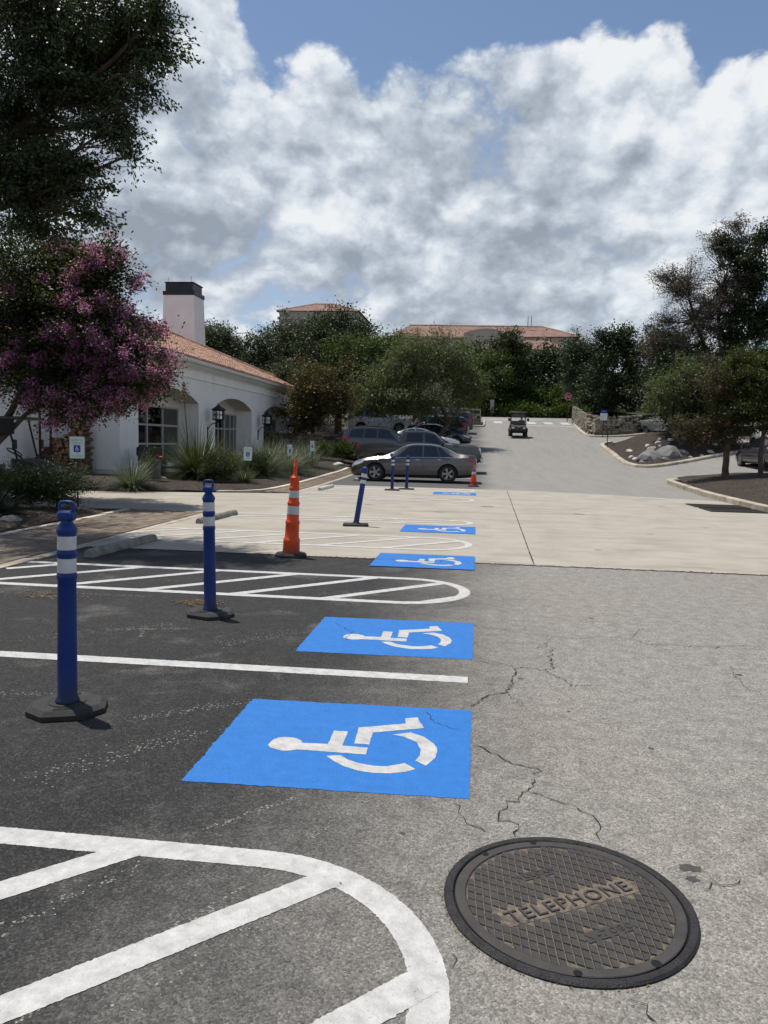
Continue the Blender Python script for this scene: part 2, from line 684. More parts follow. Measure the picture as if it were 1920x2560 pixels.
def hill(x, y):
    """land outside the paving: rises gently behind and to the far left / right"""
    z = zs(x, y) - (.35 if (x > 9 and 30 < y < 62) else 0)
    if y > 92:
        z += 14.0 * min(1, (y - 92) / 105) ** 1.1
    if x < -14:
        z += .02 * (-14 - x) * min(1, max(0, (y - 34) / 20))
    return z


# ground: one sheet to the horizon
def _ground():
    xs = [-900, -500, -250, -120, -70, -45, -30, -22, -16, -10, -5, 0, 5, 8, 12, 17, 24, 34, 50, 80, 140, 280, 520, 900]
    ys = [-300, -100, -40, -10, 0, 8, 14, 20, 26, 30, 34, 38, 42, 46, 50, 55, 60, 66, 72, 78, 84, 90, 98, 108, 120, 140, 165, 190, 240, 400, 900]
    mb = MB()
    vs = [(x, y, (hill(x, y) if y < 390 else 20.0) - .06) for y in ys for x in xs]
    n = len(xs)
    fs = [(j * n + i, j * n + i + 1, (j + 1) * n + i + 1, (j + 1) * n + i) for j in range(len(ys) - 1) for i in range(n - 1)]
    mb.add(vs, fs)
    m, t, b = newmat("soil")
    co = t.node('ShaderNodeTexCoord').outputs['Object']
    c = t.ramp(t.noise(co, .6, 6, .7), [(.3, (.025, .022, .012)), (.5, (.050, .042, .026)), (.7, (.035, .042, .018))])
    t.put(b.inputs['Base Color'], c)
    b.inputs['Roughness'].default_value = .95
    t.put(b.inputs['Normal'], t.bump(t.noise(co, 8, 5, .7), .8, .1))
    structure("ground", mb.mesh("ground", m))


_ground()

SEAM = 10.2                                  # asphalt meets concrete
lot = sheet([(-5.45, -8), (60, -8), (60, SEAM), (-5.45, SEAM)], 0)
lot.materials.append(MAT_ASPHALT)
lot = structure("parking_lot", lot)
# concrete apron across the lane with the drive off to the left
# far edge follows the drain on the right
apron_poly = [(-5.45, SEAM + .012), (60, SEAM + .012), (60, 18.0), (7.35, 18.0), (7.45, 21.0), (7.5, 24.3), (6.2, 24.85), (3.4, 26.1), (1.1, 26.6), (-5.25, 26.45), (-5.25, 21.9), (-7.2, 21.25),
              (-12.0, 19.9), (-22, 17.5), (-22, 12.8), (-12, 14.6), (-7.5, 15.7), (-5.62, 15.55)]
apron = sheet(apron_poly, 0, dz=.004)
apron.materials.append(MAT_CONC)
apron = structure("concrete_apron", apron)
road_poly = [(-5.25, 26.462), (1.1, 26.612), (3.4, 26.112), (6.2, 24.862), (7.5, 24.312), (7.9, 31), (8.2, 34.4), (30, 41), (60, 46), (60, 62), (30, 60), (16, 66), (14, 66.5), (11.5, 63.6), (8.9, 62.6), (8.5, 66), (9.3, 79), (30, 80), (60, 80), (60, 91),
             (-40, 91), (-40, 82), (.3, 80), (.3, 70.6), (-5.25, 70.6)]
road = sheet(road_poly, 1.0, 0, zs, 2.2)
road.materials.append(MAT_ROAD)
road = structure("road", road)

# ================================================================== PAINT, CRACKS AND THE MANHOLE
def m_paint(name, col, wear=.62, wearcol=(.10, .098, .09), bumpy=.4, tint=.10):
    m, t, b = newmat(name)
    co = t.node('ShaderNodeTexCoord').outputs['Object']
    n = t.noise(co, 14, 6, .7)
    ch = t.noise(co, 70, 5, .75, .4)
    cr = t.vor(t.vmath('ADD', co, t.vmath('SCALE', t.node('ShaderNodeTexNoise').outputs['Color'], scale=.02)), 26, 'DISTANCE_TO_EDGE')
    lo = tuple(c * (1 - tint * 2.2) for c in col)
    c = t.ramp(n, [(.3, lo), (.65, col)])
    c = t.mix(t.sstep(ch, wear, wear + .10), c, wearcol)
    big = t.noise(co, 2.2, 5, .6)
    c = t.mix(t.math('MULTIPLY', t.sstep(big, .55, .8), .25), c, tuple(x * .62 for x in col))
    hair = t.sstep(cr, .010, .002, 0, .55)
    hair = t.math('MULTIPLY', hair, t.sstep(big, .42, .6))
    c = t.mix(hair, c, tuple(x * .45 for x in col))
    tyre = t.noise(t.vmath('MULTIPLY', co, (.5, 5.0, 1)), 1.6, 5, .65)
    c = t.mix(t.sstep(tyre, .55, .8, 0, .28), c, tuple(x * .5 + .02 for x in col))
    t.put(b.inputs['Base Color'], c)
    b.inputs['Roughness'].default_value = .62
    b.inputs['Specular IOR Level'].default_value = .3
    st = t.vor(co, 120, 'F1')
    t.put(b.inputs['Normal'], t.bump(t.math('ADD', t.math('MULTIPLY', st, -1), t.math('MULTIPLY', ch, .8)), bumpy, .004))
    return m


MAT_WHITE_PAINT = m_paint("white_paint", (.52, .512, .498), .60, (.16, .155, .145), .5, .17)
MAT_WHITE_CONC = m_paint("white_paint_worn", (.52, .51, .49), .58, (.27, .245, .20), .3, .14)
MAT_BLUE_PAINT = m_paint("blue_paint", (.018, .155, .48), .68, (.012, .045, .12), .6, .09)
MAT_CRACK = pmat("crack_fill", (.018, .016, .014), .95, var=.3, scale=30)


def ragged(poly, step, amp, rs):
    """subdivide a closed outline and push its points about, so that paint has a rough edge"""
    out = []
    n = len(poly)
    for i in range(n):
        a, b = Vector(poly[i]), Vector(poly[(i + 1) % n])
        L = (b - a).length
        k = max(1, int(L / step))
        nn = Vector((-(b - a).y, (b - a).x)) / max(L, 1e-6)
        for j in range(k):
            p = a.lerp(b, j / k)
            w = amp * (rs.gauss(0, .45) + (rs.random() < .06) * rs.uniform(-1.6, 1.6))
            p = p + nn * w
            out.append((p.x, p.y))
    return out


def paint_mesh(polys, z, step=.03, amp=.004, seed=1, fn=None, thick=.0025):
    rs = random.Random(seed)
    bm = bmesh.new()
    for poly in polys:
        pl = ragged(poly, step, amp, rs) if step else poly
        vs = [bm.verts.new((x, y, (fn(y) if fn else 0) + z)) for x, y in pl]
        try:
            bm.faces.new(vs)
        except ValueError:
            pass
    bmesh.ops.triangulate(bm, faces=bm.faces)
    for f in bm.faces:
        if f.normal.z < 0:
            f.normal_flip()
    me = bpy.data.meshes.new("paint")
    bm.to_mesh(me)
    bm.free()
    return me


def paint(name, parent, polys, mat, z=.004, step=.03, amp=.004, seed=1, label=None, fn=None):
    me = paint_mesh(polys, z, step, amp, seed, fn)
    me.materials.append(mat)
    o = link(name, me, parent)
    if label:
        o['label'] = label
    return o


LW = .118


def bar(p, q, w=LW):
    p, q = Vector(p), Vector(q)
    d = (q - p).normalized()
    n = Vector((-d.y, d.x)) * w / 2
    return [tuple(p - n), tuple(q - n), tuple(q + n), tuple(p + n)]


def hatch(name, parent, x0, y0, y1, mat, seed, label, sp=.97, off=0.0, z=.0018, tip=-.02, slope=1.0, step=.014, amp=.0032):
    """access aisle: outline rounded at the lane end with 45 degree bars; outline and each bar are pieces of their own"""
    root = bpy.data.objects.new(name, None)
    COL.objects.link(root)
    root.parent = parent
    root['label'] = label
    R_ = (y1 - y0) / 2
    yc = (y0 + y1) / 2
    xe = tip - R_
    ang = [math.pi / 2 - math.pi * k / 28 for k in range(29)]
    outer = [(x0, y1)] + [(xe + R_ * math.cos(a), yc + R_ * math.sin(a)) for a in ang] + [(x0, y0)]
    ri = R_ - LW
    inner = [(x0, y0 + LW)] + [(xe + ri * math.cos(a), yc + ri * math.sin(a)) for a in reversed(ang)] + [(x0, y1 - LW)]
    paint("outline", root, [outer + inner], mat, z, step, amp, seed, None, zr)
    k = 0
    x = x0 - 1.2 + off
    h = (y1 - LW * .6) - (y0 + LW * .6)
    while x < tip:
        a = [x, y0 + LW * .6]
        b = [x + h / slope, y1 - LW * .6]

        def inside(px, py):
            if px < x0 + .02: return False
            if px <= xe: return True
            return math.hypot(px - xe, py - yc) < R_ - LW * .55
        pts = [(a[0] + (b[0] - a[0]) * s / 60, a[1] + (b[1] - a[1]) * s / 60) for s in range(61)]
        ins = [p for p in pts if inside(*p)]
        if len(ins) > 8:
            paint("stripe", root, [bar(ins[0], ins[-1])], mat, z + .0007, step, amp, seed * 31 + k, None, zr)
        k += 1
        x += sp
    return root


hatch("access_aisle_marking", lot, -5.45, 1.30, 2.78, MAT_WHITE_PAINT, 11, "near white hatched aisle with rounded end beside the manhole", off=.61, sp=.86, amp=.0026, step=.009)
hatch("access_aisle_marking", lot, -5.45, 7.42, 8.88, MAT_WHITE_PAINT, 12, "white hatched aisle with rounded end on the dark asphalt", off=.42, sp=.95)
hatch("access_aisle_marking", apron, -5.6, 11.2, 12.75, MAT_WHITE_CONC, 13, "nearest white hatched aisle on the concrete", off=.55, sp=.98, z=.008, step=.06)
hatch("access_aisle_marking", apron, -5.3, 14.78, 15.72, MAT_WHITE_CONC, 14, "narrow faded hatched aisle in the middle of the concrete", off=.3, sp=1.15, z=.008, slope=.6, step=.06)
hatch("access_aisle_marking", apron, -5.1, 20.5, 22.3, MAT_WHITE_CONC, 15, "faded hatched aisle in front of the farthest blue emblem", off=.3, sp=1.1, z=.008, step=.08)
hatch("access_aisle_marking", apron, -5.1, 24.9, 26.4, MAT_WHITE_CONC, 16, "hatched aisle in front of the grey sedan", off=.5, sp=1.05, z=.008, step=.08)
hatch("access_aisle_marking", road, -5.1, 32.2, 34.2, MAT_WHITE_PAINT, 17, "white hatched aisle between the grey sedan and the grey pickup", off=.5, sp=1.05, step=.1, z=.012)
paint("stall_line", lot, [bar((-5.45, 5.03), (-.01, 5.10), .135)], MAT_WHITE_PAINT, .0018, .012, .0035, 21, "single white stall line between the two nearest blue emblems")
for _i, _y in enumerate((47.25, 50.0, 52.75, 55.5, 58.25, 61.0, 63.75, 66.5)):
    _l = bar((-4.6, _y), (.35, _y), .12)
    paint("stall_line", road, [[(-4.6 + 4.95 * k / 4, _y - .06) for k in range(5)] + [(.35 - 4.95 * k / 4, _y + .06) for k in range(5)]], MAT_WHITE_PAINT, .008, 0, 0, 30 + _i, fn=zr)
# crosswalk and stop bar at the top of the hill
for _i in range(6):
    _x = 1.55 + _i * 1.62
    paint("crosswalk_stripe", road, [[(_x, 75.6), (_x + .8, 75.6), (_x + .8, 78.6), (_x, 78.6)]], MAT_WHITE_PAINT, .012, 0, 0, 50, fn=zr)
paint("stop_bar", road, [[(4.35, 73.2), (9.0, 73.2), (9.0, 73.65), (4.35, 73.65)]], MAT_WHITE_PAINT, .012, 0, 0, 51, "white stop bar before the crosswalk", fn=zr)
for _i in range(4):
    paint("crosswalk_stripe", road, [[(.7 + _i * .2, 80.5 + _i * 1.35), (5.8 + _i * .5, 80.7 + _i * 1.35), (5.8 + _i * .5, 81.3 + _i * 1.35), (.7 + _i * .2, 81.1 + _i * 1.35)]], MAT_WHITE_PAINT, .012, 0, 0, 60 + _i, fn=zr)

# blue emblem panels with the wheelchair symbol (outline in panel units: u along the stall 0..1.32, v 0..1.15)
SYMBOL = [[(0.214, 0.405), (0.213, 0.448), (0.22, 0.473), (0.234, 0.499), (0.264, 0.506), (0.293, 0.505), (0.308, 0.495), (0.33, 0.477), (0.338, 0.451), (0.44, 0.455), (0.438, 0.619), (0.497, 0.617), (0.499, 0.444), (0.601, 0.44), (0.602, 0.362), (0.375, 0.372), (0.331, 0.374), (0.309, 0.357), (0.28, 0.35), (0.258, 0.36), (0.229, 0.378)], [(0.542, 0.477), (0.533, 0.675), (0.723, 0.762), (0.715, 0.831), (0.766, 0.855), (0.804, 0.715), (0.599, 0.621), (0.601, 0.474)], [(0.456, 0.325), (0.507, 0.34), (0.544, 0.296), (0.588, 0.268), (0.647, 0.248), (0.698, 0.254), (0.756, 0.295), (0.801, 0.241), (0.765, 0.208), (0.714, 0.185), (0.655, 0.179), (0.597, 0.19), (0.538, 0.227), (0.493, 0.272)], [(0.68, 0.609), (0.753, 0.649), (0.812, 0.603), (0.857, 0.523), (0.872, 0.445), (0.866, 0.368), (0.837, 0.283), (0.793, 0.328), (0.807, 0.388), (0.806, 0.457), (0.784, 0.535), (0.732, 0.589)]]
PW_, PH_ = 1.33, 1.155


def emblem(y0, seed, parent, z, label, skew=.045, step=.025, fade=0):
    rs = random.Random(seed)
    x1 = .02
    root_poly = [(x1 - PW_, y0 - skew), (x1, y0), (x1, y0 + PH_), (x1 - PW_, y0 + PH_ - skew)]
    p = paint("blue_emblem_panel", parent, [root_poly], MAT_BLUE_PAINT, z, step, .005 if step else 0, seed, label, zr)
    polys = [[(x1 - PW_ + u * PW_, y0 - skew * (1 - u) + v * PH_) for u, v in pl] for pl in SYMBOL]
    paint("wheelchair_symbol", p, polys, MAT_WHITE_PAINT, z + .0012, .02 if step else 0, .0022, seed + 1, None, zr)


emblem(3.35, 70, lot, .0018, "nearest blue wheelchair emblem painted on the asphalt")
emblem(5.60, 71, lot, .0018, "second nearest blue wheelchair emblem painted on the asphalt")
emblem(9.60, 72, lot, .010, "blue wheelchair emblem crossing the asphalt and concrete seam", .015)
emblem(13.42, 73, apron, .010, "blue wheelchair emblem in the middle of the concrete", .0, 0)
emblem(23.35, 74, apron, .010, "farthest blue wheelchair emblem near the small orange cone", -.06, 0)


def ribbon(name, parent, pts, w, z, seed, mat=MAT_CRACK, jit=.035):
    """thin jagged crack along a path"""
    rs = random.Random(seed)
    P_ = []
    for i in range(len(pts) - 1):
        a, b = Vector(pts[i]), Vector(pts[i + 1])
        k = max(2, int((b - a).length / .028))
        for j in range(k):
            p = a.lerp(b, j / k)
            d = (b - a).normalized()
            P_.append(p + Vector((-d.y, d.x)) * rs.gauss(0, jit * .35))
    P_.append(Vector(pts[-1]))
    L, Rr = [], []
    for i, p in enumerate(P_):
        d = (P_[min(i + 1, len(P_) - 1)] - P_[max(i - 1, 0)]).normalized()
        n = Vector((-d.y, d.x))
        ww = w * .5 * (.35 + rs.random() * 1.1) * (.25 if i in (0, len(P_) - 1) else 1)
        L.append((p + n * ww / 2)); Rr.append((p - n * ww / 2))
    mb = MB()
    vs = [(q.x, q.y, zr(q.y) + z) for q in L] + [(q.x, q.y, zr(q.y) + z) for q in Rr]
    n = len(P_)
    mb.add(vs, [(i, n + i, n + i + 1, i + 1) for i in range(n - 1)])
    return mb.build(name, mat, parent, recalc=False)


CRACKS = [(0.016, [(0.02, 4.57), (0.13, 4.81), (0.24, 4.86), (0.29, 5.13), (0.34, 5.46), (0.53, 5.43), (0.62, 5.63), (0.59, 5.76), (0.64, 6.0)]), (0.01, [(0.02, 5.67), (0.21, 5.57), (0.34, 5.46)]), (0.01, [(0.01, 6.69), (0.39, 6.51), (0.68, 6.43), (0.89, 6.38), (1.08, 6.51), (1.32, 6.48), (1.43, 6.33), (1.59, 6.33), (1.92, 6.34), (2.1, 6.41), (2.39, 6.48)]), (0.008, [(0.68, 6.43), (0.59, 6.07), (0.5, 6.0)]), (0.008, [(1.32, 6.48), (1.4, 6.68), (1.52, 6.89)]), (0.009, [(0.53, 5.43), (0.64, 5.2), (0.66, 5.09), (0.82, 5.14)]), (0.008, [(0.24, 4.86), (0.34, 4.66)]), (0.007, [(1.92, 5.85), (1.87, 5.66), (1.84, 5.32), (1.91, 5.12)]), (0.012, [(0.03, 3.97), (0.19, 3.82), (0.33, 3.73), (0.33, 3.58), (0.29, 3.47), (0.17, 3.29), (0.15, 3.18), (0.21, 3.15), (0.21, 3.04)]), (0.01, [(0.29, 3.47), (0.46, 3.37), (0.57, 3.25), (0.55, 3.06)]), (0.009, [(-0.04, 3.3), (0.01, 3.12), (0.09, 3.06)]), (0.008, [(0.86, 2.78), (0.95, 2.81), (1.03, 2.87)]), (0.011, [(0.51, 2.17), (0.53, 2.11), (0.55, 2.08)]), (0.008, [(-0.25, 4.42), (-0.17, 4.24), (-0.02, 4.16)]), (0.006, [(0.04, 5.6), (0.15, 5.51)]), (0.008, [(-1.2, 6.51), (-0.99, 6.23), (-0.99, 5.92)]), (0.008, [(-0.01, 2.22), (-0.03, 2.29)])]
for _i, (_w, _pts) in enumerate(CRACKS):
    ribbon("crack", lot, _pts, _w, .0045, 200 + _i)
ribbon("expansion_joint", apron, [(.80, SEAM), (.92, 18), (1.05, 26.3)], .028, .009, 300, jit=.01)
ribbon("expansion_joint", apron, [(-7.6, 18.2), (-3.6, 20.4), (.9, 20.2)], .02, .009, 301, jit=.01)
ribbon("seam", lot, [(-5.4, SEAM), (60, SEAM)], .055, .0075, 302, jit=.05)


def scatter_flat(name, parent, mat, spots, size, z, seed, label=None):
    """loose bits lying along a seam: small bent chips in one mesh"""
    rs = random.Random(seed)
    mb = MB()
    for (x, y) in spots:
        a = rs.uniform(0, 6.28); s = size * rs.uniform(.5, 1.5)
        c, q = math.cos(a) * s, math.sin(a) * s
        mb.add([(x - c, y - q, zr(y) + z), (x + q * .35, y - c * .35, zr(y) + z + s * .3), (x + c, y + q, zr(y) + z + s * .1), (x - q * .35, y + c * .35, zr(y) + z + s * .25)], [(0, 1, 2, 3)])
    o = mb.build(name, mat, parent, recalc=False)
    if label: o['label'] = label
    return o


_dr = random.Random(5)
MAT_LEAFLITTER = leafmat("leaf_litter", (.06, .035, .015), (.14, .09, .045), (.26, .19, .10), .1)
_sp = [(_dr.uniform(-5.2, 9), SEAM + _dr.gauss(-.02, .03)) for _ in range(420)]
for _k in range(4):
    _cx = _dr.uniform(-2, 4.0)
    _sp += [(_cx + _dr.gauss(0, .18), SEAM - .03 + _dr.gauss(0, .035)) for _ in range(60)]
tag(scatter_flat("leaf_litter", lot, MAT_LEAFLITTER, _sp, .012, .009, 6), kind='stuff')
_sp = [(-2.62 + _dr.gauss(0, .12), 7.02 + _dr.gauss(0, .07)) for _ in range(260)] + [(-4.1 + _dr.gauss(0, .22), 7.0 + _dr.gauss(0, .09)) for _ in range(260)]
_lf = tag(scatter_flat("dead_leaves", None, MAT_LEAFLITTER, _sp, .016, .006, 8), "small drifts of dry leaves on the dark asphalt behind the blue posts", "leaf litter", kind='stuff')
# pale scratches and old ghost lines showing through the sealcoat
MAT_GHOST = pmat("ghost_paint", (.20, .19, .165), .9, var=.5, scale=60)
_sp = []
for (ax, ay, bx, by, n, w) in [(-1.25, 1.75, -.75, 2.55, 160, .012), (-.95, 1.9, -.45, 2.6, 70, .02), (-1.55, 2.05, -1.2, 2.6, 80, .02), (-1.05, 2.9, -.7, 3.28, 90, .012), (-.62, 2.9, -.45, 3.25, 60, .014),
                               (-2.0, 3.2, -1.45, 3.9, 200, .05), (-3.2, 4.2, -2.4, 4.35, 120, .03), (-3.4, 5.5, -2.4, 6.3, 200, .05), (-2.9, 5.9, -2.3, 6.05, 150, .015), (-2.7, 6.05, -2.6, 5.7, 60, .01), (-1.9, 5.6, -1.5, 6.1, 160, .06),
                               (-1.9, 4.0, -1.35, 4.4, 120, .03), (-4.3, 7.15, -3.2, 7.2, 180, .02), (-2.2, 9.2, -1.6, 9.9, 150, .05), (-3.5, 8.0, -2.5, 8.5, 150, .06), (-1.6, 7.7, -.7, 8.2, 180, .07)]:
    for _k in range(n):
        u = _dr.random()
        _sp.append((ax + (bx - ax) * u + _dr.gauss(0, w), ay + (by - ay) * u + _dr.gauss(0, w)))


def chips(name, mat, spots, size, z, seed, parent):
    rs = random.Random(seed)
    mb = MB()
    for (x, y) in spots:
        s = size * rs.uniform(.4, 1.5)
        a = rs.uniform(0, 6.28)
        mb.add([(x + s * math.cos(a + k * 1.57) * rs.uniform(.6, 1.2), y + s * math.sin(a + k * 1.57) * rs.uniform(.6, 1.2), z) for k in range(4)], [(0, 1, 2, 3)])
    return tag(mb.build(name, mat, parent, recalc=False), kind='stuff')


chips("old_paint_flecks", MAT_GHOST, _sp, .0055, .0009, 9, lot)


# small oil spots and stains dropped on the lane
MAT_STAIN = pmat("oil_stain", (.045, .042, .038), .7, var=.4, scale=40)


def stain(x, y, r, seed, parent=lot, mat=MAT_STAIN, z=.0012):
    rs = random.Random(seed)
    pts = [(x + r * (1 + .45 * mnoise.noise(Vector((math.cos(a) * 1.7, math.sin(a) * 1.7, seed)))) * math.cos(a) * 1.3, y + r * (1 + .45 * mnoise.noise(Vector((math.cos(a) * 1.7, math.sin(a) * 1.7, seed)))) * math.sin(a)) for a in [2 * math.pi * k / 26 for k in range(26)]]
    paint("oil_spot", parent, [pts], mat, z, 0, 0, seed)


for _i, (_x, _y, _r) in enumerate([(.86, 2.92, .030), (.85, 2.84, .020), (.97, 4.1, .012), (1.6, 3.5, .010), (.35, 5.2, .016), (2.2, 4.9, .014), (2.6, 6.3, .03), (1.1, 7.2, .022), (3.4, 7.9, .03), (1.9, 5.6, .02), (-.25, 3.0, .010), (.6, 4.6, .009)]):
    stain(_x, _y, _r, 400 + _i)
for _i, (_x, _y, _r) in enumerate([(1.9, 12.0, .04), (3.2, 14.5, .05), (-.8, 17.5, .09), (2.4, 18.2, .12), (4.6, 16.0, .05), (-2.6, 18.8, .10), (.3, 19.5, .14), (5.0, 21.5, .08)]):
    stain(_x, _y, _r, 430 + _i, apron, pmat("concrete_stain", (.17, .15, .12), .85, var=.35, scale=12), .0055)

# ================================================================== KERBS, WALKS, BEDS, STONE WALLS
def nz(x, y, s=1.0, seed=0.0):
    return mnoise.noise(Vector((x * s + seed, y * s - seed, seed * .37)))


def kerb(name, path, w=.18, h=.14, piece=1.5, mat=MAT_KERB, dz=0.0, back=.10):
    """concrete kerb swept along a path, one child per cast length, joints left open"""
    root = bpy.data.objects.new(name, None)
    COL.objects.link(root)
    tag(root, kind='structure')
    # resample
    P_ = [Vector(p) for p in path]
    fine = []
    for i in range(len(P_) - 1):
        p0, p1, p2, p3 = P_[max(i - 1, 0)], P_[i], P_[i + 1], P_[min(i + 2, len(P_) - 1)]
        k = max(2, int((p2 - p1).length / .3))
        for j in range(k):
            t = j / k
            q = .5 * ((2 * p1) + (-p0 + p2) * t + (2 * p0 - 5 * p1 + 4 * p2 - p3) * t * t + (-p0 + 3 * p1 - 3 * p2 + p3) * t ** 3)
            fine.append(q)
    fine.append(P_[-1])
    prof = [(-w / 2, -.05), (-w / 2, h * .55), (-w / 2 + w * .12, h * .86), (-w / 2 + w * .32, h), (w / 2 - w * .1, h), (w / 2, h * .9), (w / 2, -.05)]
    seg, acc = [], 0.0
    segs = []
    for i, q in enumerate(fine):
        if seg:
            acc += (q - seg[-1]).length
        seg.append(q)
        if acc > piece and i < len(fine) - 1:
            segs.append(seg)
            seg, acc = [q.copy()], 0.0
    if len(seg) > 1:
        segs.append(seg)
    for sg in segs:
        sg = list(sg)
        d0 = (sg[1] - sg[0]).normalized()
        sg[0] = sg[0] + d0 * .008
        jx, jz = rng.gauss(0, .004), rng.gauss(0, .003)
        mb = MB()
        vs, fs = [], []
        n = len(prof)
        for i, q in enumerate(sg):
            d = (sg[min(i + 1, len(sg) - 1)] - sg[max(i - 1, 0)]).normalized()
            nn = Vector((-d.y, d.x))
            for (a, b) in prof:
                e = nz(q.x + a * 3, q.y + b * 3, 2.3) * .008
                vs.append((q.x + nn.x * (a + jx + e), q.y + nn.y * (a + jx + e), zs(q.x, q.y) + b + jz + e * .6 + dz))
        for i in range(len(sg) - 1):
            for k in range(n - 1):
                fs.append((i * n + k, i * n + k + 1, (i + 1) * n + k + 1, (i + 1) * n + k))
        fs.append(tuple(range(n)))
        fs.append(tuple((len(sg) - 1) * n + k for k in range(n)))
        mb.add(vs, fs)
        mb.build("kerb_stone", mat, root, smooth=40)
    return root


kerb("kerb", [(7.55, 8), (7.5, 14), (7.5, 20.5), (7.62, 26), (7.9, 31), (8.08, 33.2), (8.45, 34.4), (9.4, 35.1), (12, 36.2), (18, 38.2)], .34, .17)
kerb("kerb", [(9.6, 57.5), (8.95, 56.6), (8.62, 55), (8.55, 51), (8.4, 47), (8.35, 44.2), (8.75, 42.9), (9.6, 42.7), (11.4, 44.1), (14.4, 47.0), (17.5, 49.3)], .30, .17)
kerb("kerb", [(9.5, 80), (8.95, 72), (8.72, 66), (8.85, 63.6), (9.6, 62.95), (11.5, 63.7), (13.9, 66.4)], .26, .15, 2.2)
kerb("kerb", [(-5.2, 70.5), (-1, 70.5), (.15, 70.6), (.5, 71.2), (.6, 76), (.6, 82)], .22, .15, 2.2)
# cream stone edging between the brick walk and the planting bed by the building
MAT_EDGING = pmat("limestone_edging", (.50, .44, .34), .85, var=.15, scale=3, bump=.3, dirt=((.26, .215, .15), 2.0, .58))
kerb("kerb", [(-6.32, 37.5), (-6.3, 30), (-6.3, 24), (-6.55, 22.3), (-7.4, 21.4)], .22, .05, 1.2, MAT_EDGING)
kerb("kerb", [(-5.35, 37.5), (-5.35, 22)], .2, .012, 2.0, MAT_KERB)
kerb("kerb", [(-5.56, 15.5), (-5.56, 4.0)], .2, .010, 2.0, MAT_KERB)
kerb("kerb", [(-7.32, 15.4), (-7.25, 12), (-7.28, 4.0)], .18, .035, 1.0, MAT_EDGING)

# brick pavers
def m_brick():
    m, t, b = newmat("brick_paver")
    oi = t.node('ShaderNodeObjectInfo')
    g = t.node('ShaderNodeNewGeometry')
    co = t.node('ShaderNodeTexCoord').outputs['Object']
    r = t.math('FRACT', t.math('ADD', oi.outputs['Random'], g.outputs['Random Per Island']))
    c = t.ramp(r, [(0, (.105, .075, .055)), (.35, (.155, .115, .083)), (.7, (.20, .157, .115)), (1, (.135, .108, .087))])
    n = t.noise(t.vmath('ADD', co, oi.outputs['Location']), 18, 5, .7)
    c = t.mix(t.sstep(n, .5, .8), c, (.11, .085, .06))
    t.put(b.inputs['Base Color'], c)
    b.inputs['Roughness'].default_value = .9
    t.put(b.inputs['Normal'], t.bump(t.noise(co, 90, 4, .7), .4, .005))
    return m


MAT_BRICK = m_brick()
MAT_SAND = pmat("joint_sand", (.10, .08, .055), .95, var=.3, scale=20)
PX_, PY_ = .135, .265


def brick_bed(name, x0, x1, y0, y1):
    me = sheet([(x0, y0), (x1, y0), (x1, y1), (x0, y1)], 2.0, .004)
    me.materials.append(MAT_SAND)
    return structure(name, me)


_walk = brick_bed("brick_walk", -7.24, -5.66, 4.0, 15.5)
_bm = [MB().box(0, 0, .009, PX_ - .008, PY_ - .008, .030, bev=.006).mesh("brick", MAT_BRICK) for _ in range(1)][0]
_rest = MB()
_cells = []
_i = 0
_x = -7.24 + PX_ / 2
while _x < -5.66:
    _y = 4.0 + PY_ / 2 + (PY_ / 2 if _i % 2 else 0)
    while _y < 15.45:
        _cells.append((_x, _y))
        _y += PY_
    _x += PX_
    _i += 1
_vis = [c for c in _cells if c[0] > -.70 * c[1] + .1]
_vis.sort(key=lambda c: c[1])
_one = set(_vis[:300])
for c in _cells:
    if c in _one:
        o = link("brick", _bm, _walk)
        o.location = (c[0], c[1], rng.gauss(0, .0022))
        o.rotation_euler = (rng.gauss(0, .012), rng.gauss(0, .012), rng.gauss(0, .01))
    else:
        _rest.box(c[0], c[1], .009 + rng.gauss(0, .002), PX_ - .008, PY_ - .008, .030)
tag(_rest.build("bricks", MAT_BRICK, _walk), kind='stuff')
_walk2 = brick_bed("brick_walk", -6.19, -5.45, 21.95, 37.6)
_rest = MB()
for _i in range(5):
    _y = 22.1 + (.13 if _i % 2 else 0)
    while _y < 37.5:
        _rest.box(-6.12 + _i * .148, _y, zr(_y) + .010, .14, .258, .026)
        _y += PY_
tag(_rest.build("bricks", MAT_BRICK, _walk2), kind='stuff')


# planting beds (mulch), heaped a little
def bed(name, poly, zf, label=None, step=.5, mat=MAT_MULCH):
    me = sheet(poly, step, 0, zf, step)
    me.materials.append(mat)
    me.polygons.foreach_set('use_smooth', [True] * len(me.polygons))
    return structure(name, me)


def pdist(x, y, poly):
    """distance from a point to the outline of a polygon"""
    best = 1e9
    for i in range(len(poly)):
        ax, ay = poly[i]; bx, by = poly[(i + 1) % len(poly)]
        dx, dy = bx - ax, by - ay
        u = max(0, min(1, ((x - ax) * dx + (y - ay) * dy) / max(dx * dx + dy * dy, 1e-9)))
        best = min(best, math.hypot(x - ax - u * dx, y - ay - u * dy))
    return best


def z_bed1(x, y):
    e = min(-7.4 - x, 15.2 - y + .1)
    return .02 + .10 * min(1, max(0, e) / .7) + nz(x, y, 1.6) * .03


bed("planting_bed", [(-7.41, 4), (-7.41, 15.35), (-12, 14.45), (-20, 12.9), (-20, 4)], z_bed1)


def z_bed2(x, y):
    e = min(-6.43 - x, y - (20.2 + (x + 12.2) * .30))
    return zr(y) + .02 + .13 * min(1, max(0, e) / .8) + .10 * max(0, min(1, (-8 - x) / 4)) + nz(x, y, 1.4) * .03


bed("planting_bed", [(-6.43, 40), (-6.43, 24), (-6.62, 22.5), (-7.35, 21.65), (-12.2, 20.15), (-20, 18.2), (-20, 60), (-6.43, 60)], z_bed2)


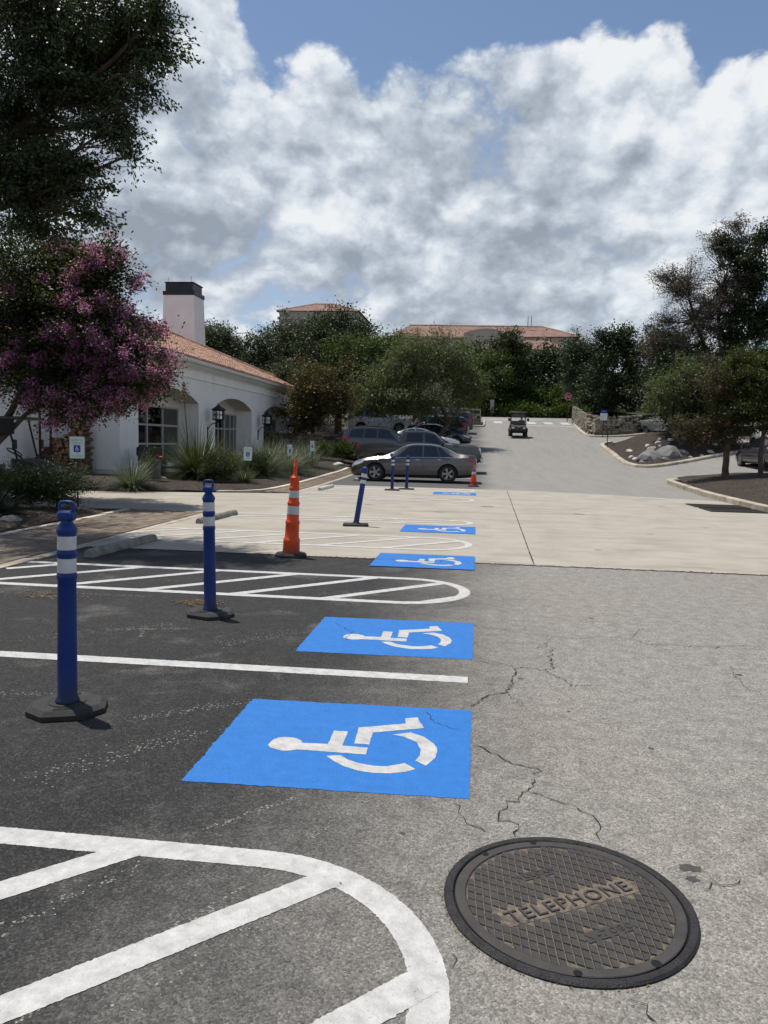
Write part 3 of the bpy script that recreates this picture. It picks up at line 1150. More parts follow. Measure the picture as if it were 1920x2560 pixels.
def z_isle(x, y):
    ex = x - 7.72
    ey = (35.0 + (x - 9) * .33) - y
    e = max(0, min(ex, ey))
    return zs(x, y) + .10 + .75 * (1 - math.exp(-e / 3.0)) + nz(x, y, .9) * .06 + nz(x, y, 4) * .015


bed("tree_island", [(7.66, 8), (7.66, 20.5), (7.78, 26), (8.06, 31), (8.22, 33), (8.6, 34.1), (9.5, 34.85), (12, 35.9), (18, 37.9), (24, 39.5), (24, 8)], z_isle)


MOUND = [(8.72, 43.6), (9.0, 42.95), (9.6, 42.8), (11.4, 44.2), (14.4, 47.1), (17, 49.2), (16.4, 54), (12.5, 57), (9.7, 57.4), (9.05, 56.4), (8.72, 54.5), (8.66, 50), (8.5, 46)]


def z_mound(x, y):
    e = min(1.0, pdist(x, y, MOUND) / 3.1)
    return zs(x, y) + .07 + .90 * (e * e * (3 - 2 * e)) + nz(x, y, 1.1) * .09 * e


bed("rock_mound", MOUND, z_mound)

# upper bank behind the stone wall on the right, wooded
def z_bank(x, y):
    return 4.15 + .035 * (y - 64) + .03 * (x - 9) + nz(x, y, .35) * .25


bed("wooded_bank", [(9.25, 79), (9.1, 70), (9.1, 66), (9.5, 64.35), (11.4, 64.75), (13.6, 67.4), (60, 72), (60, 79)], z_bank, step=1.5)


# stone walls
def m_stone(name, c1, c2, c3):
    m, t, b = newmat(name)
    oi = t.node('ShaderNodeObjectInfo')
    co = t.node('ShaderNodeTexCoord').outputs['Object']
    c = t.ramp(oi.outputs['Random'], [(0, c1), (.5, c2), (1, c3)])
    n = t.noise(t.vmath('ADD', co, oi.outputs['Location']), 5, 6, .7)
    c = t.mix(t.sstep(n, .48, .75), c, tuple(x * .5 for x in c1))
    t.put(b.inputs['Base Color'], c)
    b.inputs['Roughness'].default_value = .92
    t.put(b.inputs['Normal'], t.bump(t.noise(co, 14, 6, .7), .7, .05))
    return m


MAT_STONE = m_stone("limestone_block", (.20, .17, .125), (.30, .26, .195), (.40, .355, .28))
MAT_STONE_DK = m_stone("brown_stone", (.10, .075, .05), (.16, .12, .085), (.24, .19, .14))
MAT_JOINT = pmat("wall_core", (.045, .038, .028), .95, var=.3, scale=5)


def stone_mesh(L, h, d, seed, mat):
    rs = random.Random(seed)
    mb = MB().box(0, 0, 0, L, d, h, bev=.03)
    mb.v = [(x + rs.gauss(0, .012), y + rs.gauss(0, .018), z + rs.gauss(0, .010)) for x, y, z in mb.v]
    return mb.mesh("stone", mat)


_smesh = {}


def stone_wall(label, path, h, base, course=.19, length=.5, mat=MAT_STONE, cat="stone wall", taper=0.0):
    root = thing("stone_wall", label, cat)
    rs = random.Random(int(abs(path[0][0]) * 100 + len(path)))
    core = MB()
    for i in range(len(path) - 1):
        a, b = Vector(path[i]), Vector(path[i + 1])
        d = (b - a)
        L = d.length
        d.normalize()
        n = Vector((-d.y, d.x))
        ang = math.atan2(d.y, d.x)
        mid = (a + b) / 2
        za, zb = base(a.x, a.y), base(b.x, b.y)
        vs = []
        for q, z in ((a, za), (b, zb)):
            for s_ in (-.06, .26):
                for zz in (-.3, h - .06):
                    p = q + n * s_
                    vs.append((p.x, p.y, z + zz))
        core.add(vs, [(0, 1, 3, 2), (4, 6, 7, 5), (0, 4, 5, 1), (2, 3, 7, 6), (1, 5, 7, 3), (0, 2, 6, 4)])
        z = 0.0
        row = 0
        while z < h - .04:
            ch = course * rs.uniform(.8, 1.25)
            s = -rs.uniform(0, .3)
            while s < L:
                l = length * rs.uniform(.55, 1.5)
                c = s + l / 2
                if 0.0 < c < L:
                    key = (round(l * 5) / 5, round(ch * 20) / 20, rs.randrange(3), mat.name)
                    if key not in _smesh:
                        _smesh[key] = stone_mesh(max(.14, key[0] - .02), max(.08, key[1] - .015), .34, len(_smesh), mat)
                    o = link("stone", _smesh[key], root)
                    q = a + d * c
                    t_ = c / L
                    lean = -.03 * (z / h)
                    q = q + n * (.06 + rs.gauss(0, .02) - lean)
                    o.location = (q.x, q.y, za + (zb - za) * t_ + z + ch / 2 - .02)
                    o.rotation_euler = (0, 0, ang + rs.gauss(0, .02))
                s += l
            z += ch
            row += 1
    core.build("wall_core", MAT_JOINT, root)
    return root


stone_wall("dry stacked pale limestone retaining wall at the bend below the stop sign", [(13.5, 67.3), (11.4, 64.65), (9.55, 64.2), (9.05, 66), (9.1, 72), (9.3, 78.5)][::-1], 1.55, lambda x, y: zr(y), .20, .62)
stone_wall("brown stone retaining wall past the far corner of the white building", [(-6.6, 43.3), (-11.5, 44.0), (-16, 45)][::-1], 1.25, lambda x, y: zr(y) + .15, .17, .6, MAT_STONE_DK)
stone_wall("short stone wall at the end of the row of parked cars", [(.1, 71.6), (-.9, 71.4), (-6, 71.6)][::-1], 1.5, lambda x, y: zr(y), .22, .6, MAT_STONE)
stone_wall("low stone wall end beside the far crosswalk", [(.1, 77), (.1, 71.8)][::-1], 1.1, lambda x, y: zr(y), .22, .7, MAT_STONE)

# boulders on the mound
def rock_mesh(seed, mat, sub=2, flat=.62):
    rs = random.Random(seed)
    bm = bmesh.new()
    bmesh.ops.create_icosphere(bm, subdivisions=sub, radius=1)
    sx, sy, sz = rs.uniform(.85, 1.2), rs.uniform(.7, 1.0), flat * rs.uniform(.8, 1.2)
    for v in bm.verts:
        n1 = mnoise.noise(v.co * 1.1 + Vector((seed * 3.1, 0, 0)))
        n2 = mnoise.noise(v.co * 2.7 + Vector((0, seed * 1.7, 0)))
        k = 1 + .34 * n1 + .16 * n2
        v.co = Vector((v.co.x * k * sx, v.co.y * k * sy, v.co.z * k * sz))
        for ax in (Vector((.6, .5, .62)), Vector((-.7, -.4, .58)), Vector((.1, -.8, .6)), Vector((0, .2, 1))):
            dd = v.co.dot(ax.normalized()) - .58 * (1 + .2 * math.sin(seed))
            if dd > 0:
                v.co -= ax.normalized() * dd * .75
    me = bpy.data.meshes.new("boulder")
    bm.to_mesh(me)
    bm.free()
    me.materials.append(mat)
    return me


MAT_ROCK = pmat("grey_boulder", (.165, .16, .155), .92, var=.28, scale=2.2, bump=.8, bscale=9, dirt=((.10, .09, .075), 2.4, .54))
MAT_ROCK_W = pmat("white_rock", (.48, .46, .42), .92, var=.2, scale=3, bump=.6, bscale=12, dirt=((.22, .19, .15), 3, .56))
_rm = [rock_mesh(k, MAT_ROCK) for k in range(6)]
_rw = [rock_mesh(20 + k, MAT_ROCK_W, 2, .7) for k in range(4)]


def rock(me, x, y, z, s, label, group="boulders on the mound", name="boulder", sink=.3):
    o = link(name, me)
    o.location = (x, y, z - s * sink * .4)
    o.scale = (s, s, s)
    o.rotation_euler = (rng.uniform(-.2, .2), rng.uniform(-.2, .2), rng.uniform(0, 6.28))
    return tag(o, label, "rock", group)


_big = [(9.75, 45.1, 0.85, "broad cracked grey boulder at the left foot of the mound"), (10.75, 45.5, 0.82, "largest smooth grey boulder in the middle of the mound front"), (11.75, 46.3, 0.40, "upright grey boulder right of the largest one on the mound"),
        (10.35, 44.35, 0.36, "low grey boulder below the largest one by the kerb"), (10.1, 46.8, 0.45, "grey boulder behind the broad cracked one on the mound"), (11.0, 47.4, 0.43, "flat grey boulder near the crest of the mound"),
        (9.3, 44.6, 0.30, "small grey boulder at the left tip of the mound")]
for _i, (_x, _y, _s, _l) in enumerate(_big):
    rock(_rm[_i % 6], _x, _y, z_mound(_x, _y), _s, _l)
_rr = random.Random(17)
for _i in range(34):
    _x, _y = _rr.uniform(9.0, 15.5), _rr.uniform(43.9, 50)
    if _y < 43.5 + max(0, _x - 10.2) * .98:
        continue
    rock(_rw[_i % 4], _x, _y, z_mound(_x, _y), _rr.uniform(.10, .24), "small pale rock scattered over the mulch mound", "small rocks on the mound", "rock")

# storm drain
MAT_IRON = pmat("cast_iron", (.040, .034, .030), .62, .55, var=.25, scale=14, bump=.4, bscale=60, dirt=((.085, .055, .035), 5, .58))
MAT_VOID = pmat("dark_void", (.004, .004, .004), 1.0, var=0)
_dr_ = thing("storm_drain", "black iron storm drain with two grates beside the right kerb", "storm drain", (6.62, 21.35, 0))
for _k, _yo in enumerate((-.62, .72)):
    g = MB()
    g.box(0, _yo - .52, .012, 1.42, .06, .03); g.box(0, _yo + .52, .012, 1.42, .06, .03)
    g.box(-.69, _yo, .012, .05, 1.0, .03); g.box(.69, _yo, .012, .05, 1.0, .03)
    for _j in range(15):
        g.box(-.62 + _j * .0885, _yo, .010, .045, .99, .026)
    go = g.build("grate", MAT_IRON, _dr_)
    MB().box(0, _yo, .0065, 1.4, 1.02, .001).build("pit", MAT_VOID, go)

# ------------------------------------------------------------------ manhole
MAT_IRON_LID = None


def m_lid():
    m, t, b = newmat("manhole_iron")
    co = t.node('ShaderNodeTexCoord').outputs['Object']
    n = t.noise(co, 9, 6, .7)
    f = t.noise(co, 120, 4, .7)
    c = t.ramp(n, [(.3, (.028, .025, .0235)), (.5, (.041, .037, .034)), (.7, (.057, .051, .046))])
    c = t.mix(t.math('MULTIPLY', t.sstep(f, .55, .8), .35), c, (.15, .13, .11))
    t.put(b.inputs['Base Color'], c)
    b.inputs['Metallic'].default_value = .25
    t.put(b.inputs['Roughness'], t.fmix(f, .5, .75))
    t.put(b.inputs['Normal'], t.bump(f, .35, .002))
    return m


MAT_LID = m_lid()
MAT_GRIT = pmat("groove_grit", (.14, .115, .085), .95, var=.4, scale=70, bump=.6, bscale=200, dirt=((.07, .055, .04), 14, .52))
MAT_RIM = pmat("rim_iron", (.022, .021, .022), .5, .5, var=.3, scale=20, bump=.4, bscale=120)
MX, MY = .369, 2.621
mh = thing("manhole", "round cast iron manhole cover lettered TELEPHONE set in the asphalt", "manhole", (MX, MY, 0))
RO = .432
rim = MB()
rim.lathe([(RO, .0), (RO, .006), (RO - .008, .012), (RO - .030, .012), (RO - .034, .008), (RO - .034, .001)], 96, cap=False)
rim.build("rim", MAT_RIM, mh, smooth=35)
RL = .393
lid = MB()
lid.lathe([(RL, .001), (RL, .008), (RL - .003, .0105), (RL - .036, .0105), (RL - .040, .0045)], 96, cap=False)
lid_o = lid.build("lid", MAT_LID, mh, smooth=35)
gap = MB(); gap.lathe([(RO - .03, .0022), (RL - .002, .0022)], 96, cap=False)
gap.build("gap", MAT_VOID, mh)
RF = RL - .038
fl = MB(); fl.lathe([(RF + .002, .0045), (0, .0045)], 96, cap=False)
fl.build("groove_floor", MAT_GRIT, lid_o)
# raised diamonds between two families of grooves
TA = math.atan2(2.75 - 2.48, .60 - .15)                  # direction of the lettering
ta, tb = Vector((math.cos(TA), math.sin(TA))), Vector((-math.sin(TA), math.cos(TA)))
ga = Vector((.045, -1.0)).normalized()
gb = Vector((.94, -.345)).normalized()
plates = [(Vector((.375 - MX, 2.615 - MY)), .276, .043), (Vector((.485 - MX, 2.465 - MY)), .098, .024), (Vector((.27 - MX, 2.77 - MY)), .085, .022)]


def in_plate(p, pad=.0):
    for c, hw, hh in plates:
        q = p - c
        pad = pad if hh > .03 else .002
        if abs(q.dot(ta)) < hw + pad and abs(q.dot(tb)) < hh + pad:
            return True
    return False


na, nb = Vector((-ga.y, ga.x)), Vector((-gb.y, gb.x))
SA, SB = .0268, .0400
dm = MB()
det = na.x * nb.y - na.y * nb.x


def cross(u, v):
    # point with na.p = u, nb.p = v
    return Vector(((u * nb.y - v * na.y) / det, (na.x * v - nb.x * u) / det))


for i in range(-30, 31):
    for j in range(-40, 41):
        c = cross((i + .5) * SA, (j + .5) * SB)
        if c.length > RF - .005:
            continue
        if in_plate(c, .009):
            continue
        gwa, gwb = .0020, .0013
        q = [cross(i * SA + gwa, j * SB + gwb), cross((i + 1) * SA - gwa, j * SB + gwb), cross((i + 1) * SA - gwa, (j + 1) * SB - gwb), cross(i * SA + gwa, (j + 1) * SB - gwb)]
        q = [p if p.length < RF else p * (RF / p.length) for p in q]
        zt = .0092 + rng.gauss(0, .0003)
        inn = [c + (p - c) * .93 for p in q]
        vs = [(p.x, p.y, .0042) for p in q] + [(p.x, p.y, zt) for p in inn]
        dm.add(vs, [(0, 1, 5, 4), (1, 2, 6, 5), (2, 3, 7, 6), (3, 0, 4, 7), (4, 5, 6, 7)])
tag(dm.build("tread_pattern", MAT_LID, lid_o), kind='stuff')
MAT_PLATE = pmat("plate_grit", (.17, .135, .105), .9, var=.35, scale=60, bump=.6, bscale=160, dirt=((.06, .047, .036), 18, .5))
for (c, hw, hh), txt, sz in zip(plates, ("TELEPHONE", "V-7080", "VULCAN"), (.083, .040, .036)):
    pl = MB().box(c.x, c.y, .0052 if sz > .05 else .0064, hw * 2, hh * 2, .0022 if sz > .05 else .0030, rz=TA)
    po = pl.build("name_plate", MAT_PLATE if sz > .05 else MAT_LID, lid_o)
    me = text_mesh(txt, sz, .0026, space=1.12)
    me.materials.clear(); me.materials.append(MAT_LID)
    xs = [v.co.x for v in me.vertices]
    k = (hw * 1.86) / (max(xs) - min(xs))
    xm = (max(xs) + min(xs)) / 2
    ym = (max(v.co.y for v in me.vertices) + min(v.co.y for v in me.vertices)) / 2
    for v in me.vertices:
        v.co = ((v.co.x - xm) * k, (v.co.y - ym) * 1.02, v.co.z)
    lo = link("lettering", me, po)
    lo.location = (c.x, c.y, .0085 if sz > .05 else .0078)
    lo.rotation_euler = (0, 0, TA)
    if sz < .05:
        po['label'] = "worn small raised name plate"
# grit and broken asphalt packed round the rim
_gr = random.Random(41)
_gs = []
for _k in range(420):
    _a = _gr.uniform(0, 6.283)
    _rr_ = RO + abs(_gr.gauss(0, .0045)) + .001
    _gs.append((MX + _rr_ * math.cos(_a), MY + _rr_ * math.sin(_a)))
_gs = [(MX + (RO + abs(_gr.gauss(0, .006)) + .002) * math.cos(_a), MY + (RO + abs(_gr.gauss(0, .006)) + .002) * math.sin(_a)) for _a in [_gr.uniform(2.2, 5.2) for _ in range(80)]]
tag(scatter_flat("rim_debris", lot, MAT_LEAFLITTER, _gs, .005, .003, 44), kind='stuff')
# pick holes round the edge
for a, r_ in ((-112, .014), (-72, .017), (84, .013), (118, .014)):
    a = R(a) + .35
    hx, hy = math.cos(a) * (RL - .012), math.sin(a) * (RL - .012)
    h_ = MB(); h_.lathe([(r_, .0112), (0, .0112)], 16, c=(hx, hy, 0), cap=False)
    h_.build("pick_hole", MAT_VOID, lid_o)

# ================================================================== POSTS, CONES, WHEEL STOPS, SIGNS
def m_plastic(name, col, dirt, lo=.5):
    m, t, b = newmat(name)
    co = t.node('ShaderNodeTexCoord').outputs['Object']
    x, y, z = t.sep(co)
    n = t.noise(t.vmath('MULTIPLY', co, (1, 1, .25)), 14, 6, .7)
    c = t.mix(t.math('MULTIPLY', t.sstep(n, .52, .75), .35), col, dirt)
    low = t.math('ADD', z, t.math('MULTIPLY', t.noise(co, 18, 5, .7), .12))
    c = t.mix(t.sstep(low, .30, .08, 0, .75), c, dirt)      # road grime splashed up the foot
    t.put(b.inputs['Base Color'], c)
    t.put(b.inputs['Roughness'], t.fmix(n, .38, .6))
    b.inputs['Specular IOR Level'].default_value = .35
    t.put(b.inputs['Normal'], t.bump(t.noise(co, 40, 3, .6), .06, .01))
    return m


MAT_BLUE = m_plastic("blue_plastic", (.002, .026, .150), (.010, .016, .03))
MAT_ORANGE = m_plastic("orange_plastic", (.62, .065, .012), (.10, .03, .015))
MAT_RUBBER = pmat("black_rubber", (.020, .019, .018), .8, var=.3, scale=12, bump=.3, bscale=60, dirt=((.055, .05, .043), 7, .56))
MAT_REFL = pmat("reflective_band", (.50, .50, .49), .42, var=.08, scale=20, dirt=((.20, .20, .19), 16, .60))


def post_base(parent, kind):
    mb = MB()
    if kind == 'oct':
        a, b = .212, .182
        poly = [(-a, -.070), (-.110, -b), (.110, -b), (a, -.070), (a, .070), (.110, b), (-.110, b), (-a, .070)]
        top = [(x * .86, y * .86) for x, y in poly]
        vs = [(x, y, 0) for x, y in poly] + [(x, y, .026) for x, y in poly] + [(x, y, .05) for x, y in top]
        fs = [(i, (i + 1) % 8, 8 + (i + 1) % 8, 8 + i) for i in range(8)] + [(8 + i, 8 + (i + 1) % 8, 16 + (i + 1) % 8, 16 + i) for i in range(8)]
        fs += [tuple(range(16, 24)), tuple(range(7, -1, -1))]
        mb.add(vs, fs)
        mb.lathe([(.105, .049), (.103, .056), (.096, .0535), (.07, .0525)], 28, cap=False)
    else:
        mb.box(0, 0, .02, .47, .34, .04, bev=.016)
        mb.lathe([(.10, .039), (.085, .055), (.06, .06)], 20, cap=False)
    base = mb.build("rubber_base", MAT_RUBBER, parent, smooth=30)
    if kind == 'oct':
        for s in (-1, 1):
            MB().box(0, s * .132, .0508, .11, .026, .003, bev=.001).build("carry_slot", MAT_VOID, base)
    return base


def blue_post(label, x, y, rz=0.0, tilt=0.0, tdir=0.0, handle=True, base='oct', k=1.0):
    t = thing("delineator_post", label, "post", (x, y, zr(y) + .0045), rz, "blue delineator posts along the stalls")
    b = post_base(t, base)
    p = MB()
    if handle:
        prof = [(.064, .045), (.066, .055), (.062, .07), (.054, .085), (.0535, .30), (.0515, .55), (.0505, .765), (.0545, .772), (.0555, .783), (.0545, .794), (.0505, .800), (.0500, .885), (.0505, .898), (.0548, .906), (.0555, .914), (.0548, .922), (.0505, .930),
                (.0500, 1.012), (.0505, 1.022), (.0545, 1.034), (.0560, 1.045), (.0550, 1.053), (.041, 1.078), (.033, 1.088), (.030, 1.10)]
    else:
        prof = [(.058, .045), (.056, .06), (.051, .085), (.050, .5), (.049, .80), (.049, 1.00), (.052, 1.01), (.052, 1.075), (.049, 1.09), (.035, 1.104), (.0, 1.11)]
    p.lathe(prof, 32)
    o = p.build("post_tube", MAT_BLUE, t, smooth=45)
    for z0, z1 in (((.803, .884), (.934, 1.011)) if handle else ((.80, .865), (.915, .985))):
        r0 = .0512 if handle else .0502
        MB().lathe([(r0 - .001, z0), (r0, z0 + .001), (r0, z1 - .001), (r0 - .001, z1)], 32, cap=False).build("reflective_band", MAT_REFL, o, smooth=40)
    if handle:
        h = MB()
        h.box(0, 0, 1.125, .096, .070, .058, bev=.018)
        loop = [(-.037, 0, 1.135), (-.041, 0, 1.168), (-.040, 0, 1.190), (-.032, 0, 1.201), (0, 0, 1.203), (.032, 0, 1.201), (.040, 0, 1.190), (.041, 0, 1.168), (.037, 0, 1.135)]
        h.tube(loop, .0098, 10)
        h.box(0, -.036, 1.125, .050, .006, .040, bev=.002)
        h.build("handle", MAT_BLUE, o, smooth=40)
    else:
        MB().lathe([(.0528, .884), (.0528, .900)], 24, cap=False).build("collar", MAT_BLUE, o)
    if tilt:
        o.rotation_euler = (tilt * math.sin(tdir), tilt * math.cos(tdir), -rz)
        o.location = (0, 0, .002)
    return t


blue_post("nearest tall blue delineator post with two white bands and loop handle", -2.295, 4.07, R(20), R(.6), 0)
blue_post("second blue delineator post with loop handle beside a drift of dry leaves", -2.32, 6.54, R(-18), R(1.0), R(180))
blue_post("leaning blue delineator post without handle on the concrete", -2.20, 14.1, R(8), R(8.5), 0, False, 'rect', 1.0)
blue_post("left of the two blue posts standing in front of the grey sedan", -2.68, 24.6, R(4), R(.8), R(0), False, 'rect')
blue_post("right of the two blue posts standing in front of the grey sedan", -2.28, 25.3, R(-6), R(1.8), 0, False, 'rect')

# tall orange channelizer
ch = thing("channelizer_cone", "tall orange stacked channelizer cone with white bands on black base", "traffic cone", (-2.46, 10.12, .004), R(12))
post_base(ch, 'oct')
tube = MB()
prof = [(.118, .045), (.116, .06), (.112, .20), (.112, .235), (.104, .245), (.096, .26), (.092, .44), (.098, .455), (.098, .475), (.090, .485), (.083, .50), (.078, .70), (.084, .712), (.084, .73), (.076, .742), (.070, .76),
        (.066, .905), (.071, .915), (.071, .932), (.064, .942), (.062, .96), (.060, 1.06), (.062, 1.07), (.030, 1.10), (.026, 1.12), (.024, 1.20), (.029, 1.205), (.029, 1.225), (.022, 1.235), (.020, 1.30), (.016, 1.315), (.0, 1.318)]
tube.lathe(prof, 32)
tb_ = tube.build("cone_tube", MAT_ORANGE, ch, smooth=40)
tb_.rotation_euler = (0, R(2.2), 0)
for z0, z1, r0, r1 in ((.575, .69, .0823, .0798), (.80, .895, .0705, .0680)):
    MB().lathe([(r0 - .004, z0), (r0, z0 + .001), (r1, z1 - .001), (r1 - .004, z1)], 32, cap=False).build("reflective_band", MAT_REFL, tb_, smooth=40)

# small cone behind the sedan
MAT_BLUE_BAND = pmat("blue_collar", (.03, .10, .40), .5)
cn = thing("traffic_cone", "small orange traffic cone with blue and white collars behind the sedan", "traffic cone", (-.09, 28.0, zr(28.0) + .002), .1)
MB().box(0, 0, .018, .38, .38, .036, bev=.012).build("base", MAT_RUBBER, cn)
c_ = MB().lathe([(.145, .034), (.135, .05), (.115, .16, 1), (.044, .66), (.026, .745), (.018, .75), (0, .75)], 28)
co_ = c_.build("cone", [MAT_ORANGE, pmat("dirty_orange", (.20, .028, .012), .7, var=.3)], cn, smooth=40)
MB().lathe([(.077, .445), (.0655, .53)], 28, cap=False).build("white_collar", MAT_REFL, co_)
MB().lathe([(.0655, .532), (.052, .62)], 28, cap=False).build("blue_collar", MAT_BLUE_BAND, co_)

# wheel stops
MAT_STOP = pmat("shaded_stop_concrete", (.20, .19, .168), .9, var=.22, scale=5, bump=.5, bscale=50, dirt=((.09, .083, .072), 3, .50))  # oak shade on the near stops is put into this darker concrete colour
MAT_STOP_L = pmat("pale_wheel_stop_concrete", (.46, .44, .40), .9, var=.15, scale=5, bump=.4, bscale=50, dirt=((.2, .19, .17), 3, .55))


def wheel_stop(label, x, y, L=1.83, rz=0.0, mat=MAT_STOP):
    prof = [(-.078, 0), (-.075, .045), (-.058, .092), (-.034, .112), (.034, .112), (.058, .092), (.075, .045), (.078, 0)]
    mb = MB()
    vs, fs = [], []
    n = len(prof)
    K = 24
    for i in range(K + 1):
        yy = -L / 2 + L * i / K
        sh = .86 if i in (0, K) else 1
        for (a, b) in prof:
            e = nz(yy * 3 + x, a * 20 + b * 9, 1.3) * .006
            vs.append((a * .88 * sh + e, yy, b * .92 * (.9 if sh < 1 else 1) + e * .7))
    for i in range(K):
        for k in range(n - 1):
            fs.append((i * n + k, i * n + k + 1, (i + 1) * n + k + 1, (i + 1) * n + k))
    fs += [tuple(range(n)), tuple(K * n + k for k in range(n))]
    mb.add(vs, fs)
    t = thing("wheel_stop", label, "wheel stop", (x, y, zr(y) + .004), rz, "concrete wheel stops at the heads of the stalls")
    o = mb.build("stop_body", mat, t, smooth=35)
    for s in (-1, 1):
        MB().lathe([(.013, .1065), (.0, .1065)], 12, c=(0, s * L * .31, 0), cap=False).build("anchor_hole", MAT_VOID, o)
    return t


wheel_stop("nearest grey concrete wheel stop on the edge of the dark asphalt", -4.88, 10.19, 1.8, R(-3.5))
wheel_stop("second concrete wheel stop beyond the second blue post", -4.96, 14.4, 1.85, R(-3))
wheel_stop("pale wheel stop left of the grey sedan on the concrete", -4.78, 24.35, 1.85, R(-2), MAT_STOP_L)
wheel_stop("pale wheel stop under the nose of the grey sedan", -4.55, 29.9, 1.8, R(0), MAT_STOP_L)

# signs
MAT_SIGN = pmat("sign_face", (.70, .74, .72), .45, var=.05, scale=8)
MAT_SIGN_GREEN = pmat("sign_green", (.10, .42, .33), .5, var=.05)
MAT_SIGN_BLUE = pmat("sign_blue", (.012, .04, .36), .5, var=.05)
MAT_SIGN_BACK = pmat("sign_back", (.34, .34, .33), .45, .6, var=.1)
MAT_POLE_DK = pmat("dark_pole", (.020, .019, .018), .6, .3, var=.2)
MAT_POLE_GREY = pmat("grey_pole", (.20, .20, .195), .5, .5, var=.15)


def rrect(w, h, r, n=5):
    pts = []
    for cx, cz, a0 in ((w / 2 - r, -h / 2 + r, -90), (w / 2 - r, h / 2 - r, 0), (-w / 2 + r, h / 2 - r, 90), (-w / 2 + r, -h / 2 + r, 180)):
        for k in range(n + 1):
            a = R(a0 + 90 * k / n)
            pts.append((cx + r * math.cos(a), cz + r * math.sin(a)))
    return pts


def flat_text(parent, txt, width, height, x, z, mat, y=-.006):
    me = text_mesh(txt, .1, 0.0)
    me.materials.clear(); me.materials.append(mat)
    xs = [v.co.x for v in me.vertices]; ys = [v.co.y for v in me.vertices]
    for v in me.vertices:
        px, py = v.co.x, v.co.y
        v.co = ((px - (max(xs) + min(xs)) / 2) * width / (max(xs) - min(xs)), 0, (py - (max(ys) + min(ys)) / 2) * height / (max(ys) - min(ys)))
    o = link("lettering", me, parent)
    o.location = (x, y, z)
    return o


def access_sign(label, x, y, zc, rz, full=True, lean=0.0):
    """upright sign: the face looks along -Y before turning; origin at the foot"""
    zg = z_bed2(x, y) if y > 18 else z_bed1(x, y)
    t = thing("parking_sign", label, "sign", (x, y, zg - .02), rz, "reserved parking signs in the beds")
    t.rotation_euler = (0, lean, rz)
    hz = zc - zg + .02
    MB().box(0, .018, hz / 2 + .12, .03, .02, hz + .24).build("pole", MAT_POLE_DK, t)
    p = MB().prism(rrect(.305, .457, .03), -.002, .002, axis='y')
    po = p.build("panel", [MAT_SIGN], t)
    po.location = (0, 0, hz)
    ring = MB()
    a, b = rrect(.297, .449, .028), rrect(.281, .433, .022)
    n = len(a)
    ring.add([(q[0], -.0045, q[1]) for q in a] + [(q[0], -.0045, q[1]) for q in b], [(i, (i + 1) % n, n + (i + 1) % n, n + i) for i in range(n)])
    ring.build("border", MAT_SIGN_GREEN, po)
    flat_text(po, "RESERVED", .235, .048, 0, .155, MAT_SIGN_GREEN)
    flat_text(po, "PARKING", .195, .048, 0, .090, MAT_SIGN_GREEN)
    MB().box(0, -.004, -.022, .135, .002, .145).build("symbol_panel", MAT_SIGN_BLUE, po)
    sym = MB()
    # wheelchair figure, upright: u runs down from the head, v towards the knees
    for pl in SYMBOL:
        sym.add([(-.035 + (v - .47) * .11 * 1.0 + .035, -.0062, -.022 - (u - .55) * .145) for u, v in pl], [tuple(range(len(pl)))])
    sym.build("wheelchair_symbol", MAT_SIGN, po)
    if full:
        flat_text(po, "VAN", .07, .026, 0, -.125, MAT_SIGN_GREEN)
        flat_text(po, "ACCESSIBLE", .215, .032, 0, -.172, MAT_SIGN_GREEN)
    else:
        MB().box(0, -.004, -.15, .2, .001, .02).build("stripe", MAT_SIGN_GREEN, po)
    return t


# (x, y, height of the centre, turn)
access_sign("reserved parking sign standing before the woodpile under the crape myrtle", -8.25, 15.15, 1.30, R(18))
access_sign("reserved parking sign beside the large spiky green clump", -7.62, 25.0, 1.05, R(40), False, R(2))
access_sign("third reserved parking sign turned away in the grey grasses", -7.42, 30.2, 1.12, R(66), False, R(-2))
access_sign("farthest reserved parking sign near the edge of the brick walk", -7.32, 34.0, 1.28, R(64), False, R(-2))

# stop sign and other posts on the hill
MAT_RED = pmat("stop_red", (.42, .010, .012), .5, var=.06)
st = thing("stop_sign", "red octagonal stop sign above the stone wall at the junction", "sign", (9.05, 81.0, zr(81)), R(-4))
MB().tube([(0, .03, 0), (0, .03, 3.0)], .035, 8).build("pole", MAT_POLE_DK, st)
so = MB().prism([(.40 * math.cos(R(22.5 + 45 * k)), 2.55 + .40 * math.sin(R(22.5 + 45 * k))) for k in range(8)], -.004, .004, axis='y').build("panel", MAT_RED, st)
rg = MB()
_a = [(.385 * math.cos(R(22.5 + 45 * k)), 2.55 + .385 * math.sin(R(22.5 + 45 * k))) for k in range(8)]
_b = [(.355 * math.cos(R(22.5 + 45 * k)), 2.55 + .355 * math.sin(R(22.5 + 45 * k))) for k in range(8)]
rg.add([(q[0], -.009, q[1]) for q in _a] + [(q[0], -.009, q[1]) for q in _b], [(i, (i + 1) % 8, 8 + (i + 1) % 8, 8 + i) for i in range(8)])
rg.build("border", MAT_SIGN, so)
flat_text(so, "STOP", .56, .26, 0, 2.55, MAT_SIGN, -.010)
bs = thing("notice_board", "navy and white notice board on a dark post before the limestone wall", "sign", (9.75, 62.3, zr(62.3) + .02), R(6))
MB().tube([(0, .03, 0), (0, .03, 2.0)], .03, 8).build("pole", MAT_POLE_DK, bs)
MB().box(0, 0, 1.62, .56, .02, .56, bev=.004).build("white_panel", MAT_SIGN, bs)
_nb = MB().box(0, 0, 2.02, .50, .02, .24, bev=.004).build("navy_panel", MAT_SIGN_BLUE, bs)
flat_text(_nb, "PARK", .22, .06, 0, 2.06, MAT_SIGN, -.012)
